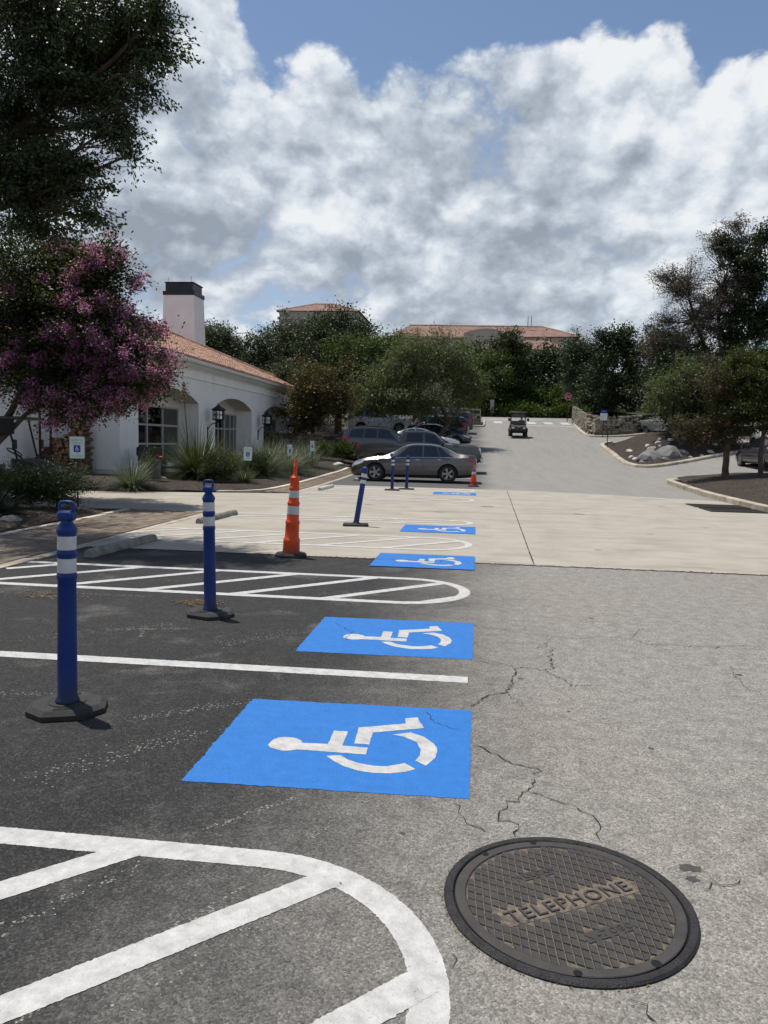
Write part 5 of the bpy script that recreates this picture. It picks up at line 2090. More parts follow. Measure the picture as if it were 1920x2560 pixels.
class CarShape:
    """body surface from stations: x, z bottom, z belt, z top, half width, half width of the top edge"""

    def __init__(s, st):
        st = sorted(st)
        s.st = st
        s.xs = [q[0] for q in st]

    def ring(s, x):
        zb, ze, zt, w, wt = [interp(x, s.xs, [q[k] for q in s.st]) for k in range(1, 6)]
        cab = zt - ze
        cr = min(.036, max(.012, cab * .3))
        u = max(0.0, min(1.0, (cab - .08) / .30))
        u = u * u * (3 - 2 * u)
        r6 = ((wt + .035) * u + (wt + (w * .955 - wt) * .35) * (1 - u), zt - cr * (1.5 * u + .7 * (1 - u)))
        return [(0, zb), (w * .80, zb), (w * .965, zb + (ze - zb) * .16), (w, zb + (ze - zb) * .48), (w * .992, zb + (ze - zb) * .74), (w * .955, ze),
                r6, (wt * .86, zt - cr * .55), (wt * .5, zt - cr * .12), (0, zt)]

    def P(s, x, k, side=1):
        """surface point: k runs along the ring (5 = belt, 6 = roof rail, 9 = centre line)"""
        r = s.ring(x)
        i = min(int(k), len(r) - 2)
        t = k - i
        a, b = r[i], r[i + 1]
        return Vector((x, side * (a[0] + (b[0] - a[0]) * t), a[1] + (b[1] - a[1]) * t))

    def N(s, x, k, side=1):
        e = .01
        dx = s.P(x + e, k, side) - s.P(x - e, k, side)
        dk = s.P(x, min(k + .05, 9), side) - s.P(x, max(k - .05, 0), side)
        n = dx.cross(dk)
        if n.length < 1e-9:
            return Vector((0, 0, 1))
        n.normalize()
        if n.y * side < -.2 or (abs(n.y) <= .2 and n.z < 0):
            n = -n
        return n

    def body(s, n=72):
        x0, x1 = s.xs[0], s.xs[-1]
        xs = [x0 + (x1 - x0) * i / n for i in range(n + 1)]
        mb = MB()
        m = 18
        vs = []
        for x in xs:
            r = s.ring(x)
            full = [(y, z) for y, z in r] + [(-y, z) for y, z in reversed(r[1:-1])]
            vs += [(x, y, z) for y, z in full]
        fs = []
        for i in range(n):
            for k in range(m):
                k2 = (k + 1) % m
                fs.append((i * m + k, i * m + k2, (i + 1) * m + k2, (i + 1) * m + k))
        fs.append(tuple(range(m))); fs.append(tuple(n * m + k for k in range(m)))
        mb.add(vs, fs)
        return mb

    def patch(s, corners, side=1, nu=10, nv=5, off=.006):
        """curved panel on the surface; corners (x, k) in order: rear-low, front-low, front-high, rear-high"""
        mb = MB()
        vs = []
        for j in range(nv + 1):
            v = j / nv
            for i in range(nu + 1):
                u = i / nu
                x = (corners[0][0] * (1 - u) + corners[1][0] * u) * (1 - v) + (corners[3][0] * (1 - u) + corners[2][0] * u) * v
                k = (corners[0][1] * (1 - u) + corners[1][1] * u) * (1 - v) + (corners[3][1] * (1 - u) + corners[2][1] * u) * v
                vs.append(s.P(x, k, side) + s.N(x, k, side) * off)
        mb.add(vs, [(j * (nu + 1) + i, j * (nu + 1) + i + 1, (j + 1) * (nu + 1) + i + 1, (j + 1) * (nu + 1) + i) for j in range(nv) for i in range(nu)])
        return mb

    def across(s, xa, xb, k=6.25, nu=14, nv=6, off=.006):
        """windscreen or rear window across the full width between two x stations"""
        mb = MB()
        vs = []
        for j in range(nv + 1):
            x = xa + (xb - xa) * j / nv
            for i in range(nu + 1):
                u = -1 + 2 * i / nu
                kk = 9 - abs(u) * (9 - k)
                sd = 1 if u >= 0 else -1
                p = s.P(x, kk, sd)
                e = .02
                t = s.P(x + e, kk, sd) - s.P(x - e, kk, sd)
                nn = Vector((-t.z, 0, t.x)).normalized()
                if nn.z < 0: nn = -nn
                vs.append(p + nn * off)
        mb.add(vs, [(j * (nu + 1) + i, j * (nu + 1) + i + 1, (j + 1) * (nu + 1) + i + 1, (j + 1) * (nu + 1) + i) for j in range(nv) for i in range(nu)])
        return mb


def cut(obj, cutters):
    """subtract meshes from a mesh object, in place"""
    tmp = []
    for c in cutters:
        o = link("cutter", c)
        tmp.append(o)
        md = obj.modifiers.new("cut", 'BOOLEAN')
        md.operation = 'DIFFERENCE'
        md.object = o
        md.solver = 'EXACT'
    dg = bpy.context.evaluated_depsgraph_get()
    me = bpy.data.meshes.new_from_object(obj.evaluated_get(dg))
    obj.modifiers.clear()
    obj.data = me
    for o in tmp:
        bpy.data.objects.remove(o)
    return me


_wheel_cache = {}


def wheel(parent, x, y, r, w, style, rim_mat):
    o = bpy.data.objects.new("wheel", None)
    COL.objects.link(o)
    o.parent = parent
    o.location = (x, y, r)
    key = (round(r, 3), style, rim_mat.name)
    if key not in _wheel_cache:
        rr = r * .64
        ty = MB().lathe([(rr, -w / 2 + .01), (r * .93, -w / 2), (r * .985, -w / 2 + .03), (r, -w / 2 + .05), (r, w / 2 - .05), (r * .985, w / 2 - .03), (r * .93, w / 2), (rr, w / 2 - .01)], 36, cap=False).mesh("tyre", MAT_TYRE, 40)
        rm = MB()
        rm.lathe([(rr + .004, w / 2 - .01), (rr, w / 2 - .006), (rr * .93, w / 2 - .015), (rr * .90, w / 2 - .06), (rr * .88, -w / 2 + .02)], 36, cap=False)
        ns = 5 if style == 5 else 10
        for k in range(ns):
            a = 2 * math.pi * k / ns
            for da in ((-.13, .13) if style == 5 else (0,)):
                p0 = Vector((math.cos(a) * rr * .12, math.sin(a) * rr * .12, w / 2 - .035))
                p1 = Vector((math.cos(a + da) * rr * .92, math.sin(a + da) * rr * .92, w / 2 - .022))
                d = (p1 - p0).normalized()
                nn = Vector((-d.y, d.x, 0)) * (.020 if style == 5 else .017)
                rm.add([p0 - nn * 1.5, p1 - nn, p1 + nn, p0 + nn * 1.5, p0 - nn * 1.5 - Vector((0, 0, .04)), p1 - nn - Vector((0, 0, .04)), p1 + nn - Vector((0, 0, .04)), p0 + nn * 1.5 - Vector((0, 0, .04))],
                       [(0, 1, 2, 3), (0, 4, 5, 1), (2, 6, 7, 3), (1, 5, 6, 2)])
        rm.lathe([(rr * .20, w / 2 - .05), (rr * .19, w / 2 - .022), (rr * .10, w / 2 - .014), (0, w / 2 - .014)], 16, cap=False)
        rmm = rm.mesh("rim", rim_mat, 40)
        hb = MB().lathe([(rr * .9, -.02), (0, -.02)], 24, cap=False).mesh("brake_disc", MAT_BLACKTRIM)
        _wheel_cache[key] = (ty, rmm, hb)
    ty, rmm, hb = _wheel_cache[key]
    link("tyre", ty, o); link("rim", rmm, o); link("brake_disc", hb, o)
    o.rotation_euler = (R(-90) if y > 0 else R(90), 0, 0)
    return o


def strip(shape, pts, side, w=.008, off=.004):
    """thin dark gap along the surface (door cuts)"""
    mb = MB()
    L = [shape.P(x, k, side) + shape.N(x, k, side) * off for x, k in pts]
    vs = []
    for i, p in enumerate(L):
        d = (L[min(i + 1, len(L) - 1)] - L[max(i - 1, 0)]).normalized()
        n = shape.N(*pts[i], side)
        q = d.cross(n).normalized() * w / 2
        vs += [p - q, p + q]
    mb.add(vs, [(2 * i, 2 * i + 1, 2 * i + 3, 2 * i + 2) for i in range(len(L) - 1)])
    return mb


def car(name, label, kind, paint_m, x, y, rz, group=None, cat="car", wheel_style=10, rim=None, tail_lit=False, detail=True, z=None, scale=1.0, chrome=False):
    rim = rim or MAT_ALLOY
    if kind == 'sedan':
        st = [(-2.42, .42, .78, .86, .66, .52), (-2.37, .30, .90, 1.01, .80, .66), (-2.22, .24, .95, 1.085, .875, .70), (-1.95, .20, .955, 1.11, .90, .66), (-1.75, .18, .95, 1.135, .908, .60), (-1.35, .17, .94, 1.30, .91, .57), (-1.0, .165, .93, 1.42, .91, .575),
              (-.55, .165, .92, 1.475, .91, .585), (-.1, .165, .91, 1.475, .91, .585), (.3, .165, .90, 1.405, .91, .58), (.75, .165, .89, 1.185, .91, .60), (1.10, .17, .875, 1.0, .908, .66), (1.35, .17, .85, .965, .905, .70), (1.8, .17, .78, .90, .89, .68), (2.15, .175, .69, .80, .84, .60), (2.33, .20, .60, .70, .74, .50), (2.42, .28, .50, .58, .58, .40)]
        ax, rad, L = (1.43, -1.345), .345, 4.84
        glass = [((-1.04, 5.08), (-.41, 5.06), (-.41, 5.93), (-.86, 5.93)), ((-.35, 5.06), (.72, 5.10), (.18, 5.92), (-.35, 5.93))]
        quarter = [((-1.56, 5.14), (-1.08, 5.08), (-.90, 5.93), (-1.06, 5.90))]
        ws, rw = (.98, .30), (-1.66, -1.02)
        doors = [1.02, -.39, -1.12]
        handles = [(.0 - .2, 4.62), (-1.02, 4.66)]
    elif kind == 'suv':
        st = [(-2.42, .45, 1.05, 1.12, .74, .60), (-2.38, .34, 1.10, 1.32, .86, .62), (-2.28, .28, 1.12, 1.55, .93, .62), (-2.05, .26, 1.12, 1.70, .955, .63), (-1.6, .25, 1.11, 1.755, .965, .655), (-.9, .24, 1.10, 1.78, .965, .665), (-.2, .24, 1.09, 1.775, .965, .665), (.2, .24, 1.085, 1.71, .965, .655), (.6, .24, 1.08, 1.46, .965, .65),
              (.98, .25, 1.07, 1.19, .965, .70), (1.3, .25, 1.05, 1.13, .96, .74), (1.8, .26, 1.0, 1.07, .945, .74), (2.15, .27, .90, .98, .90, .68), (2.33, .30, .78, .86, .80, .56), (2.42, .38, .62, .70, .66, .46)]
        ax, rad, L = (1.46, -1.38), .375, 4.84
        glass = [((-1.15, 5.12), (-.45, 5.1), (-.45, 5.88), (-1.1, 5.88)), ((-.38, 5.1), (.60, 5.1), (.22, 5.86), (-.38, 5.88))]
        quarter = [((-2.05, 5.15), (-1.22, 5.12), (-1.17, 5.88), (-1.85, 5.86))]
        ws, rw = (.94, .28), (-2.37, -2.12)
        doors = [1.02, -.41, -1.28]
        handles = [(-.2, 4.7), (-1.1, 4.72)]
    else:
        st = [(-2.95, .62, 1.30, 1.36, .90, .84), (-2.92, .55, 1.36, 1.40, .955, .90), (-2.6, .52, 1.37, 1.41, .975, .92), (-1.2, .50, 1.37, 1.41, .985, .93), (-.86, .48, 1.37, 1.42, .985, .90), (-.78, .46, 1.36, 1.75, .985, .74), (-.70, .44, 1.35, 1.90, .985, .70), (-.3, .40, 1.34, 1.945, .985, .72), (.25, .40, 1.33, 1.945, .985, .72),
              (.7, .40, 1.32, 1.88, .985, .71), (1.05, .40, 1.31, 1.62, .985, .72), (1.36, .40, 1.30, 1.40, .985, .80), (1.7, .42, 1.27, 1.37, .98, .83), (2.3, .44, 1.24, 1.33, .97, .82), (2.72, .48, 1.18, 1.27, .94, .78), (2.88, .52, 1.08, 1.16, .90, .74), (2.95, .58, .98, 1.04, .84, .70)]
        ax, rad, L = (1.92, -1.75), .40, 5.9
        glass = [((-.60, 5.1), (.20, 5.1), (.20, 5.85), (-.50, 5.85)), ((.32, 5.1), (1.22, 5.1), (.80, 5.84), (.32, 5.85))]
        quarter = []
        ws, rw = (1.30, .78), (-.84, -.74)
        doors = [1.34, .26, -.66]
        handles = [(.42, 4.65), (-.5, 4.65)]
    S_ = CarShape(st)
    t = thing(name, label, cat, (x, y, (zs(x, y) if z is None else z) + .006), rz, group)
    t.scale = (scale,) * 3
    b = S_.body(88)
    bo = b.build("body", [paint_m, MAT_BLACKTRIM])
    cutters = []
    hw = max(q[4] for q in st)
    for a in ax:
        for sd in (-1, 1):
            c = MB()
            pts = []
            R_ = rad * 1.13
            N_ = 28
            prof = [(a + R_ * math.cos(2 * math.pi * k / N_), rad + R_ * math.sin(2 * math.pi * k / N_)) for k in range(N_)]
            y0_, y1_ = (hw - .30, hw + .2) if sd > 0 else (-hw - .2, -hw + .30)
            c.prism(prof, y0_, y1_, axis='y')
            cutters.append(c.mesh("cutter", paint_m))
    if kind == 'pickup':
        cutters.append(MB().box(-1.87, 0, 1.32, 1.98, 1.62, .9).mesh("cutter", paint_m))
    me = cut(bo, cutters)
    bo.parent = t
    for p in me.polygons:
        c = p.center
        for a in ax:
            d = math.hypot(c.x - a, c.z - rad)
            if d < rad * 1.16 and abs(c.y) < hw - .012 and c.z < rad * 2.4 and (abs(p.normal.y) > .95 and abs(c.y) < hw - .25 or d > rad * 1.08 and abs(p.normal.y) < .4):
                p.material_index = 1
        if kind == 'pickup' and -2.9 < c.x < -.86 and abs(c.y) < .82 and c.z > .85 and c.z < 1.38:
            p.material_index = 1
    me.polygons.foreach_set('use_smooth', [True] * len(me.polygons))
    try:
        me.set_sharp_from_angle(angle=R(32))
    except Exception:
        pass
    # glass
    S_.across(ws[1], ws[0], 6.7).build("windshield", MAT_CGLASS, t, True)
    S_.across(rw[0], rw[1], 6.9 if kind != 'pickup' else 6.6).build("rear_window", MAT_CGLASS, t, True)
    for sd in (-1, 1):
        for g in glass + quarter:
            S_.patch(g, sd).build("side_window", MAT_CGLASS, t, True)
        if not detail:
            continue
        if kind == 'sedan' and chrome:
            ln = [(-1.44 + .15 * k, 5.06) for k in range(15)]
            strip(S_, ln, sd, .022, .008).build("chrome_strip", MAT_CHROME, t)
        for dx in doors:
            strip(S_, [(dx, 1.6), (dx, 2.4), (dx, 3), (dx, 3.6), (dx, 4.2), (dx, 5.0)], sd).build("door_gap", MAT_BLACKTRIM, t)
        x_a, x_b = doors[-1], doors[0]
        strip(S_, [(x_a + (x_b - x_a) * k / 8, 1.75) for k in range(9)], sd, .010).build("sill_gap", MAT_BLACKTRIM, t)
        for hx, hk in handles:
            p = S_.P(hx, hk, sd) + S_.N(hx, hk, sd) * .022
            MB().box(p.x, p.y, p.z, .17, .03, .028, bev=.009).build("door_handle", MAT_CHROME if chrome else paint_m, t, 40)
        mx = {'sedan': .82, 'suv': .85, 'pickup': 1.15}[kind]
        p = S_.P(mx, 5.1, sd)
        m_ = MB()
        m_.box(p.x - .02, p.y + sd * .13, p.z + .10, .11, .20, .14, bev=.035)
        m_.box(p.x, p.y + sd * .03, p.z + .055, .06, .10, .04)
        m_.build("mirror", paint_m, t, 40)
    # lamps
    xe, xr_ = S_.xs[-1], S_.xs[0]
    for sd in (-1, 1):
        if kind == 'pickup':
            MB().box(2.86, sd * .76, 1.0, .14, .24, .30, bev=.03).build("headlight", MAT_HEAD, t, 40)
            MB().box(-2.90, sd * .90, 1.15, .12, .14, .40, bev=.02).build("tail_light", MAT_TAIL, t, 40)
        else:
            dx = .28 if kind == 'sedan' else .24
            S_.patch(((xe - dx - .22, 4.55), (xe - .07, 4.2), (xe - .10, 5.1), (xe - dx - .30, 5.15)), sd, 8, 4, .008).build("headlight", MAT_HEAD, t, True)
            tm = MAT_TAIL_ON if tail_lit else MAT_TAIL
            if kind == 'sedan':
                S_.patch(((xr_ + .03, 3.9), (xr_ + .42, 4.65), (xr_ + .60, 5.02), (xr_ + .05, 5.05)), sd, 8, 4, .010).build("tail_light", tm, t, True)
            else:
                S_.patch(((xr_ + .03, 4.1), (xr_ + .26, 4.2), (xr_ + .46, 5.2), (xr_ + .08, 5.25)), sd, 8, 4, .010).build("tail_light", tm, t, True)
    zf = {'sedan': .42, 'suv': .62, 'pickup': .85}[kind]
    wf = {'sedan': .95, 'suv': 1.0, 'pickup': 1.25}[kind]
    gl = MB()
    gl.box(xe - .015, 0, zf, .05, wf, .22, bev=.015)
    go = gl.build("grille", MAT_BLACKTRIM, t)
    if kind != 'sedan':
        for k in range(3):
            MB().box(xe + .012, 0, zf - .07 + .07 * k, .012, wf * .95, .018).build("grille_bar", MAT_CHROME, go)
    zr_ = {'sedan': .66, 'suv': .86, 'pickup': 1.02}[kind]
    MB().box(xr_ - .005, 0, zr_, .03, .32, .16, bev=.004).build("licence_plate", MAT_PLATE, t)
    if kind == 'pickup':
        MB().box(2.97, 0, .62, .16, 1.84, .22, bev=.05).build("front_bumper", MAT_CHROME, t, 40)
        MB().box(-3.0, 0, .64, .14, 1.86, .2, bev=.04).build("rear_bumper", MAT_BLACKTRIM, t, 40)
    elif kind == 'suv':
        for sd in (-1, 1):
            rl = [S_.P(x_, 7.0, sd) + Vector((0, 0, .05)) for x_ in (-1.8, -1.2, -.6, 0.0, .1)]
            rl[0].z -= .04; rl[-1].z -= .03
            MB().tube(rl, .020, 6).build("roof_rail", MAT_BLACKTRIM, t)
    for a in ax:
        for sd in (-1, 1):
            wheel(t, a, sd * (hw - .125), rad, .215, wheel_style, rim)
    return t


P_GREY = car_paint("warm_grey_paint", (.088, .086, .086), .6, .30)
P_DKGREY = car_paint("dark_grey_paint", (.050, .054, .058), .45, .3)
P_SILVER = car_paint("silver_paint", (.42, .43, .44), .7, .3)
P_WHITE = car_paint("white_paint_car", (.62, .63, .64), .0, .3)
P_BLACK = car_paint("black_car_paint", (.008, .009, .012), .2, .25)
P_NAVY = car_paint("navy_paint", (.010, .014, .026), .4, .25)
P_BLUEGREY = car_paint("blue_grey_paint", (.050, .060, .072), .5, .3)
MAT_DARKRIM = pmat("dark_alloy", (.22, .22, .23), .35, .8, var=.08)
G_ = "cars parked along the left of the road"
L_ = math.pi
car("parked_car", "warm grey sedan parked nearest, nose to the brick walk", 'sedan', P_GREY, -2.42, 30.1, L_, G_, wheel_style=5, chrome=True, rim=MAT_ALLOY)
pk = car("pickup_truck", "dark grey crew cab pickup parked behind the grey sedan", 'pickup', P_DKGREY, -2.75, 36.9, 0, G_, "pickup truck", 5, MAT_DARKRIM)
car("parked_car", "blue grey suv with roof rails beyond the dark pickup", 'suv', P_BLUEGREY, -5.0, 42.6, 0, G_, cat="suv", z=zr(42.6) + .10)
car("parked_car", "silver blue sedan half hidden behind the dark pickup bonnet", 'sedan', car_paint("pale_blue_paint", (.20, .23, .25), .6, .3), -3.5, 45.6, 0, G_)
car("parked_car", "pale silver sedan with its bonnet under the feathery tree", 'sedan', P_SILVER, -3.45, 48.4, 0, G_, z=zr(48.4) + .08)
car("parked_car", "black sedan nosing out beyond the pale silver sedan", 'sedan', P_BLACK, -2.85, 53.2, 0, G_, rim=MAT_DARKRIM)
car("parked_car", "navy suv parked nose in with its tail to the road", 'suv', P_NAVY, -3.15, 57.4, L_, G_, cat="suv", rim=MAT_DARKRIM)
car("parked_car", "silver hatchback nosing out beyond the navy suv", 'suv', P_SILVER, -2.75, 60.4, 0, G_, scale=.88)
car("parked_car", "dark suv under the trees at the far end of the row", 'suv', P_DKGREY, -2.8, 63.6, L_, G_, cat="suv")
car("parked_car", "white suv deepest under the trees in the row", 'suv', P_WHITE, -7.2, 57.5, 0, G_, cat="suv", z=zr(57.5) + .4)
R2 = "cars in the car park on the right"
car("parked_car", "black sedan with its tail lamp lit behind the thin tree trunks", 'sedan', P_BLACK, 14.1, 39.4, R(92), R2, tail_lit=True)
car("pickup_truck", "silver pickup half hidden behind the leaning trunk on the mound", 'pickup', P_SILVER, 15.3, 64.6, R(110), R2, "pickup truck", z=zr(64.6) + .05)
car("parked_car", "white suv behind the black sedan at the right edge", 'suv', P_WHITE, 17.6, 47.6, R(95), R2, cat="suv")


# ------------------------------------------------------------------ carts
MAT_CART = pmat("cart_black", (.008, .008, .009), .75, var=.2, scale=6)
MAT_CART_ROOF = pmat("cart_roof_grey", (.055, .055, .058), .5, var=.1)
MAT_SEAT = pmat("seat_vinyl", (.02, .02, .021), .6, var=.2)
MAT_CLEAR = m_glass("cart_screen", (.86, .88, .88), .0)


def cart(name, label, x, y, rz, z):
    t = thing(name, label, "utility cart", (x, y, z), rz)
    b = MB()
    # hood and body tub, nose towards +x
    b.prism([(1.30, .36), (1.36, .52), (1.30, .74), (1.05, .86), (.62, .96), (.50, .96), (.50, .40), (.62, .32)], -.58, .58, axis='y')
    b.box(-.05, 0, .34, 1.4, 1.1, .10, bev=.02)
    b.box(-.45, 0, .52, .55, 1.12, .34, bev=.03)
    b.build("body", MAT_CART, t, 30)
    MB().box(-1.05, 0, .78, .95, 1.24, .34, bev=.03).build("cargo_box", MAT_CART, t)
    sb = MB()
    sb.box(-.40, 0, .74, .50, 1.10, .12, bev=.04)
    sb.box(-.66, 0, 1.02, .12, 1.10, .46, bev=.04, ry=R(-10))
    sb.build("seat", MAT_SEAT, t, 40)
    MB().box(-.02, 0, 1.90, 1.55, 1.30, .07, bev=.03).build("roof", MAT_CART_ROOF, t, 40)
    for sd in (-1, 1):
        MB().tube([(.62, sd * .54, .92), (.40, sd * .56, 1.88)], .024, 8).build("roof_post", MAT_CART, t)
        MB().tube([(-.72, sd * .56, .70), (-.70, sd * .56, 1.88)], .024, 8).build("roof_post", MAT_CART, t)
        MB().box(1.31, sd * .42, .64, .08, .20, .11, bev=.03).build("headlight", MAT_HEAD, t, 40)
        MB().box(.64, sd * .72, 1.30, .06, .16, .22, bev=.02).build("mirror", MAT_CART, t, 40)
        for wx in (.88, -.86):
            wheel(t, wx, sd * .56, .30, .24, 10, MAT_DARKRIM)
            f = MB()
            arc = [(wx + .40 * math.cos(R(10 + 16 * k)), .32 + .38 * math.sin(R(10 + 16 * k))) for k in range(11)]
            for i in range(10):
                f.add([(arc[i][0], sd * .46, arc[i][1]), (arc[i + 1][0], sd * .46, arc[i + 1][1]), (arc[i + 1][0], sd * .70, arc[i + 1][1]), (arc[i][0], sd * .70, arc[i][1])], [(0, 1, 2, 3)])
            f.build("mudguard", MAT_CART, t, 60)
    MB().add([(.60, -.53, .95), (.60, .53, .95), (.42, .55, 1.84), (.42, -.55, 1.84)], [(0, 1, 2, 3)]).build("windscreen", MAT_CLEAR, t)
    MB().box(1.335, 0, .50, .06, 1.0, .16, bev=.02).build("bumper", MAT_BLACKTRIM, t)
    MB().box(1.34, 0, .72, .02, .22, .08).build("badge", pmat("badge_orange", (.55, .20, .05), .5), t)
    swh = MB()
    cpt, n1, n2 = Vector((.18, .28, 1.10)), Vector((.5, 0, .86)).normalized(), Vector((0, 1, 0))
    ring = [cpt + (Vector((-.86, 0, .5)) * math.cos(a) + n2 * math.sin(a)) * .18 for a in [2 * math.pi * k / 20 for k in range(20)]]
    swh.tube(ring, .016, 6, closed=True)
    swh.tube([cpt, cpt + Vector((.35, 0, -.30))], .022, 6)
    swh.build("steering_wheel", MAT_BLACKTRIM, t, 40)
    return t


uc = cart("utility_cart", "black utility cart with roof and driver coming down the road", 3.1, 61.3, R(-90), zr(61.3) + .02)
gc = cart("golf_cart", "black golf cart in deep shade at the left edge", -11.15, 17.0, R(8), .012)
for _c in list(gc.children):
    if _c.name.startswith("windscreen"):
        bpy.data.objects.remove(_c)
gf = MB()
gf.box(-.95, 0, 1.66, .05, 1.28, .40, bev=.02)
gf.box(-.1, -.64, 1.70, 1.4, .03, .34, bev=.01)
gf.build("rolled_side_curtain", MAT_CART, gc)


# ------------------------------------------------------------------ driver (one continuous skinned body, seated)
def person(label, loc, rz):
    t = thing("person", label, "person", loc, rz)
    V = [(0, 0, .10), (0, 0, .30), (0, 0, .48), (.01, 0, .60), (.02, 0, .70), (.03, 0, .80), (.03, 0, .88),
         (.0, .17, .56), (.12, .24, .34), (.34, .22, .36), (.44, .20, .40),
         (.0, -.17, .56), (.12, -.24, .34), (.34, -.22, .36), (.44, -.20, .40),
         (.05, .10, .10), (.44, .13, .14), (.50, .13, -.26), (.62, .13, -.30),
         (.05, -.10, .10), (.44, -.13, .14), (.50, -.13, -.26), (.62, -.13, -.30)]
    E = [(0, 1), (1, 2), (2, 3), (3, 4), (4, 5), (5, 6), (2, 7), (7, 8), (8, 9), (9, 10), (2, 11), (11, 12), (12, 13), (13, 14), (0, 15), (15, 16), (16, 17), (17, 18), (0, 19), (19, 20), (20, 21), (21, 22)]
    rad = [.15, .14, .155, .065, .075, .10, .085, .07, .052, .042, .045, .07, .052, .042, .045, .10, .075, .055, .05, .10, .075, .055, .05]
    me = bpy.data.meshes.new("body")
    me.from_pydata(V, E, [])
    o = link("body", me, t)
    md = o.modifiers.new("skin", 'SKIN')
    for i, sv in enumerate(me.skin_vertices[0].data):
        sv.radius = (rad[i] * 1.0, rad[i] * (1.15 if i in (0, 1, 2) else 1.0))
        sv.use_root = i == 0
    o.modifiers.new("sub", 'SUBSURF').levels = 2
    o.modifiers["sub"].render_levels = 2
    dg = bpy.context.evaluated_depsgraph_get()
    m2 = bpy.data.meshes.new_from_object(o.evaluated_get(dg))
    o.modifiers.clear()
    o.data = m2
    skin = pmat("skin", (.20, .11, .075), .6, var=.08)
    shirt = pmat("dark_shirt", (.014, .015, .02), .9, var=.2)
    m2.materials.clear()
    m2.materials.append(shirt); m2.materials.append(skin)
    for p in m2.polygons:
        c = p.center
        p.material_index = 1 if (c.z > .62 or (c.x > .30 and c.z > .28)) else 0
        p.use_smooth = True
    hair = MB().lathe([(.108, .80), (.112, .86), (.095, .93), (.05, .97), (0, .98)], 14, c=(.015, 0, 0), cap=False)
    hair.build("hair", pmat("hair_dark", (.012, .010, .009), .8), o, True)
    for sd in (-1, 1):
        MB().lathe([(.0, -.012), (.011, -.006), (.012, 0), (.011, .006), (0, .012)], 8, c=(.128, sd * .035, .80)).build("eye", MAT_BLACKTRIM, o)
    return t


person("driver in dark clothing seated at the wheel of the utility cart", (3.1 + .28, 61.3 + .42, zr(61.3) + .72), R(-90))

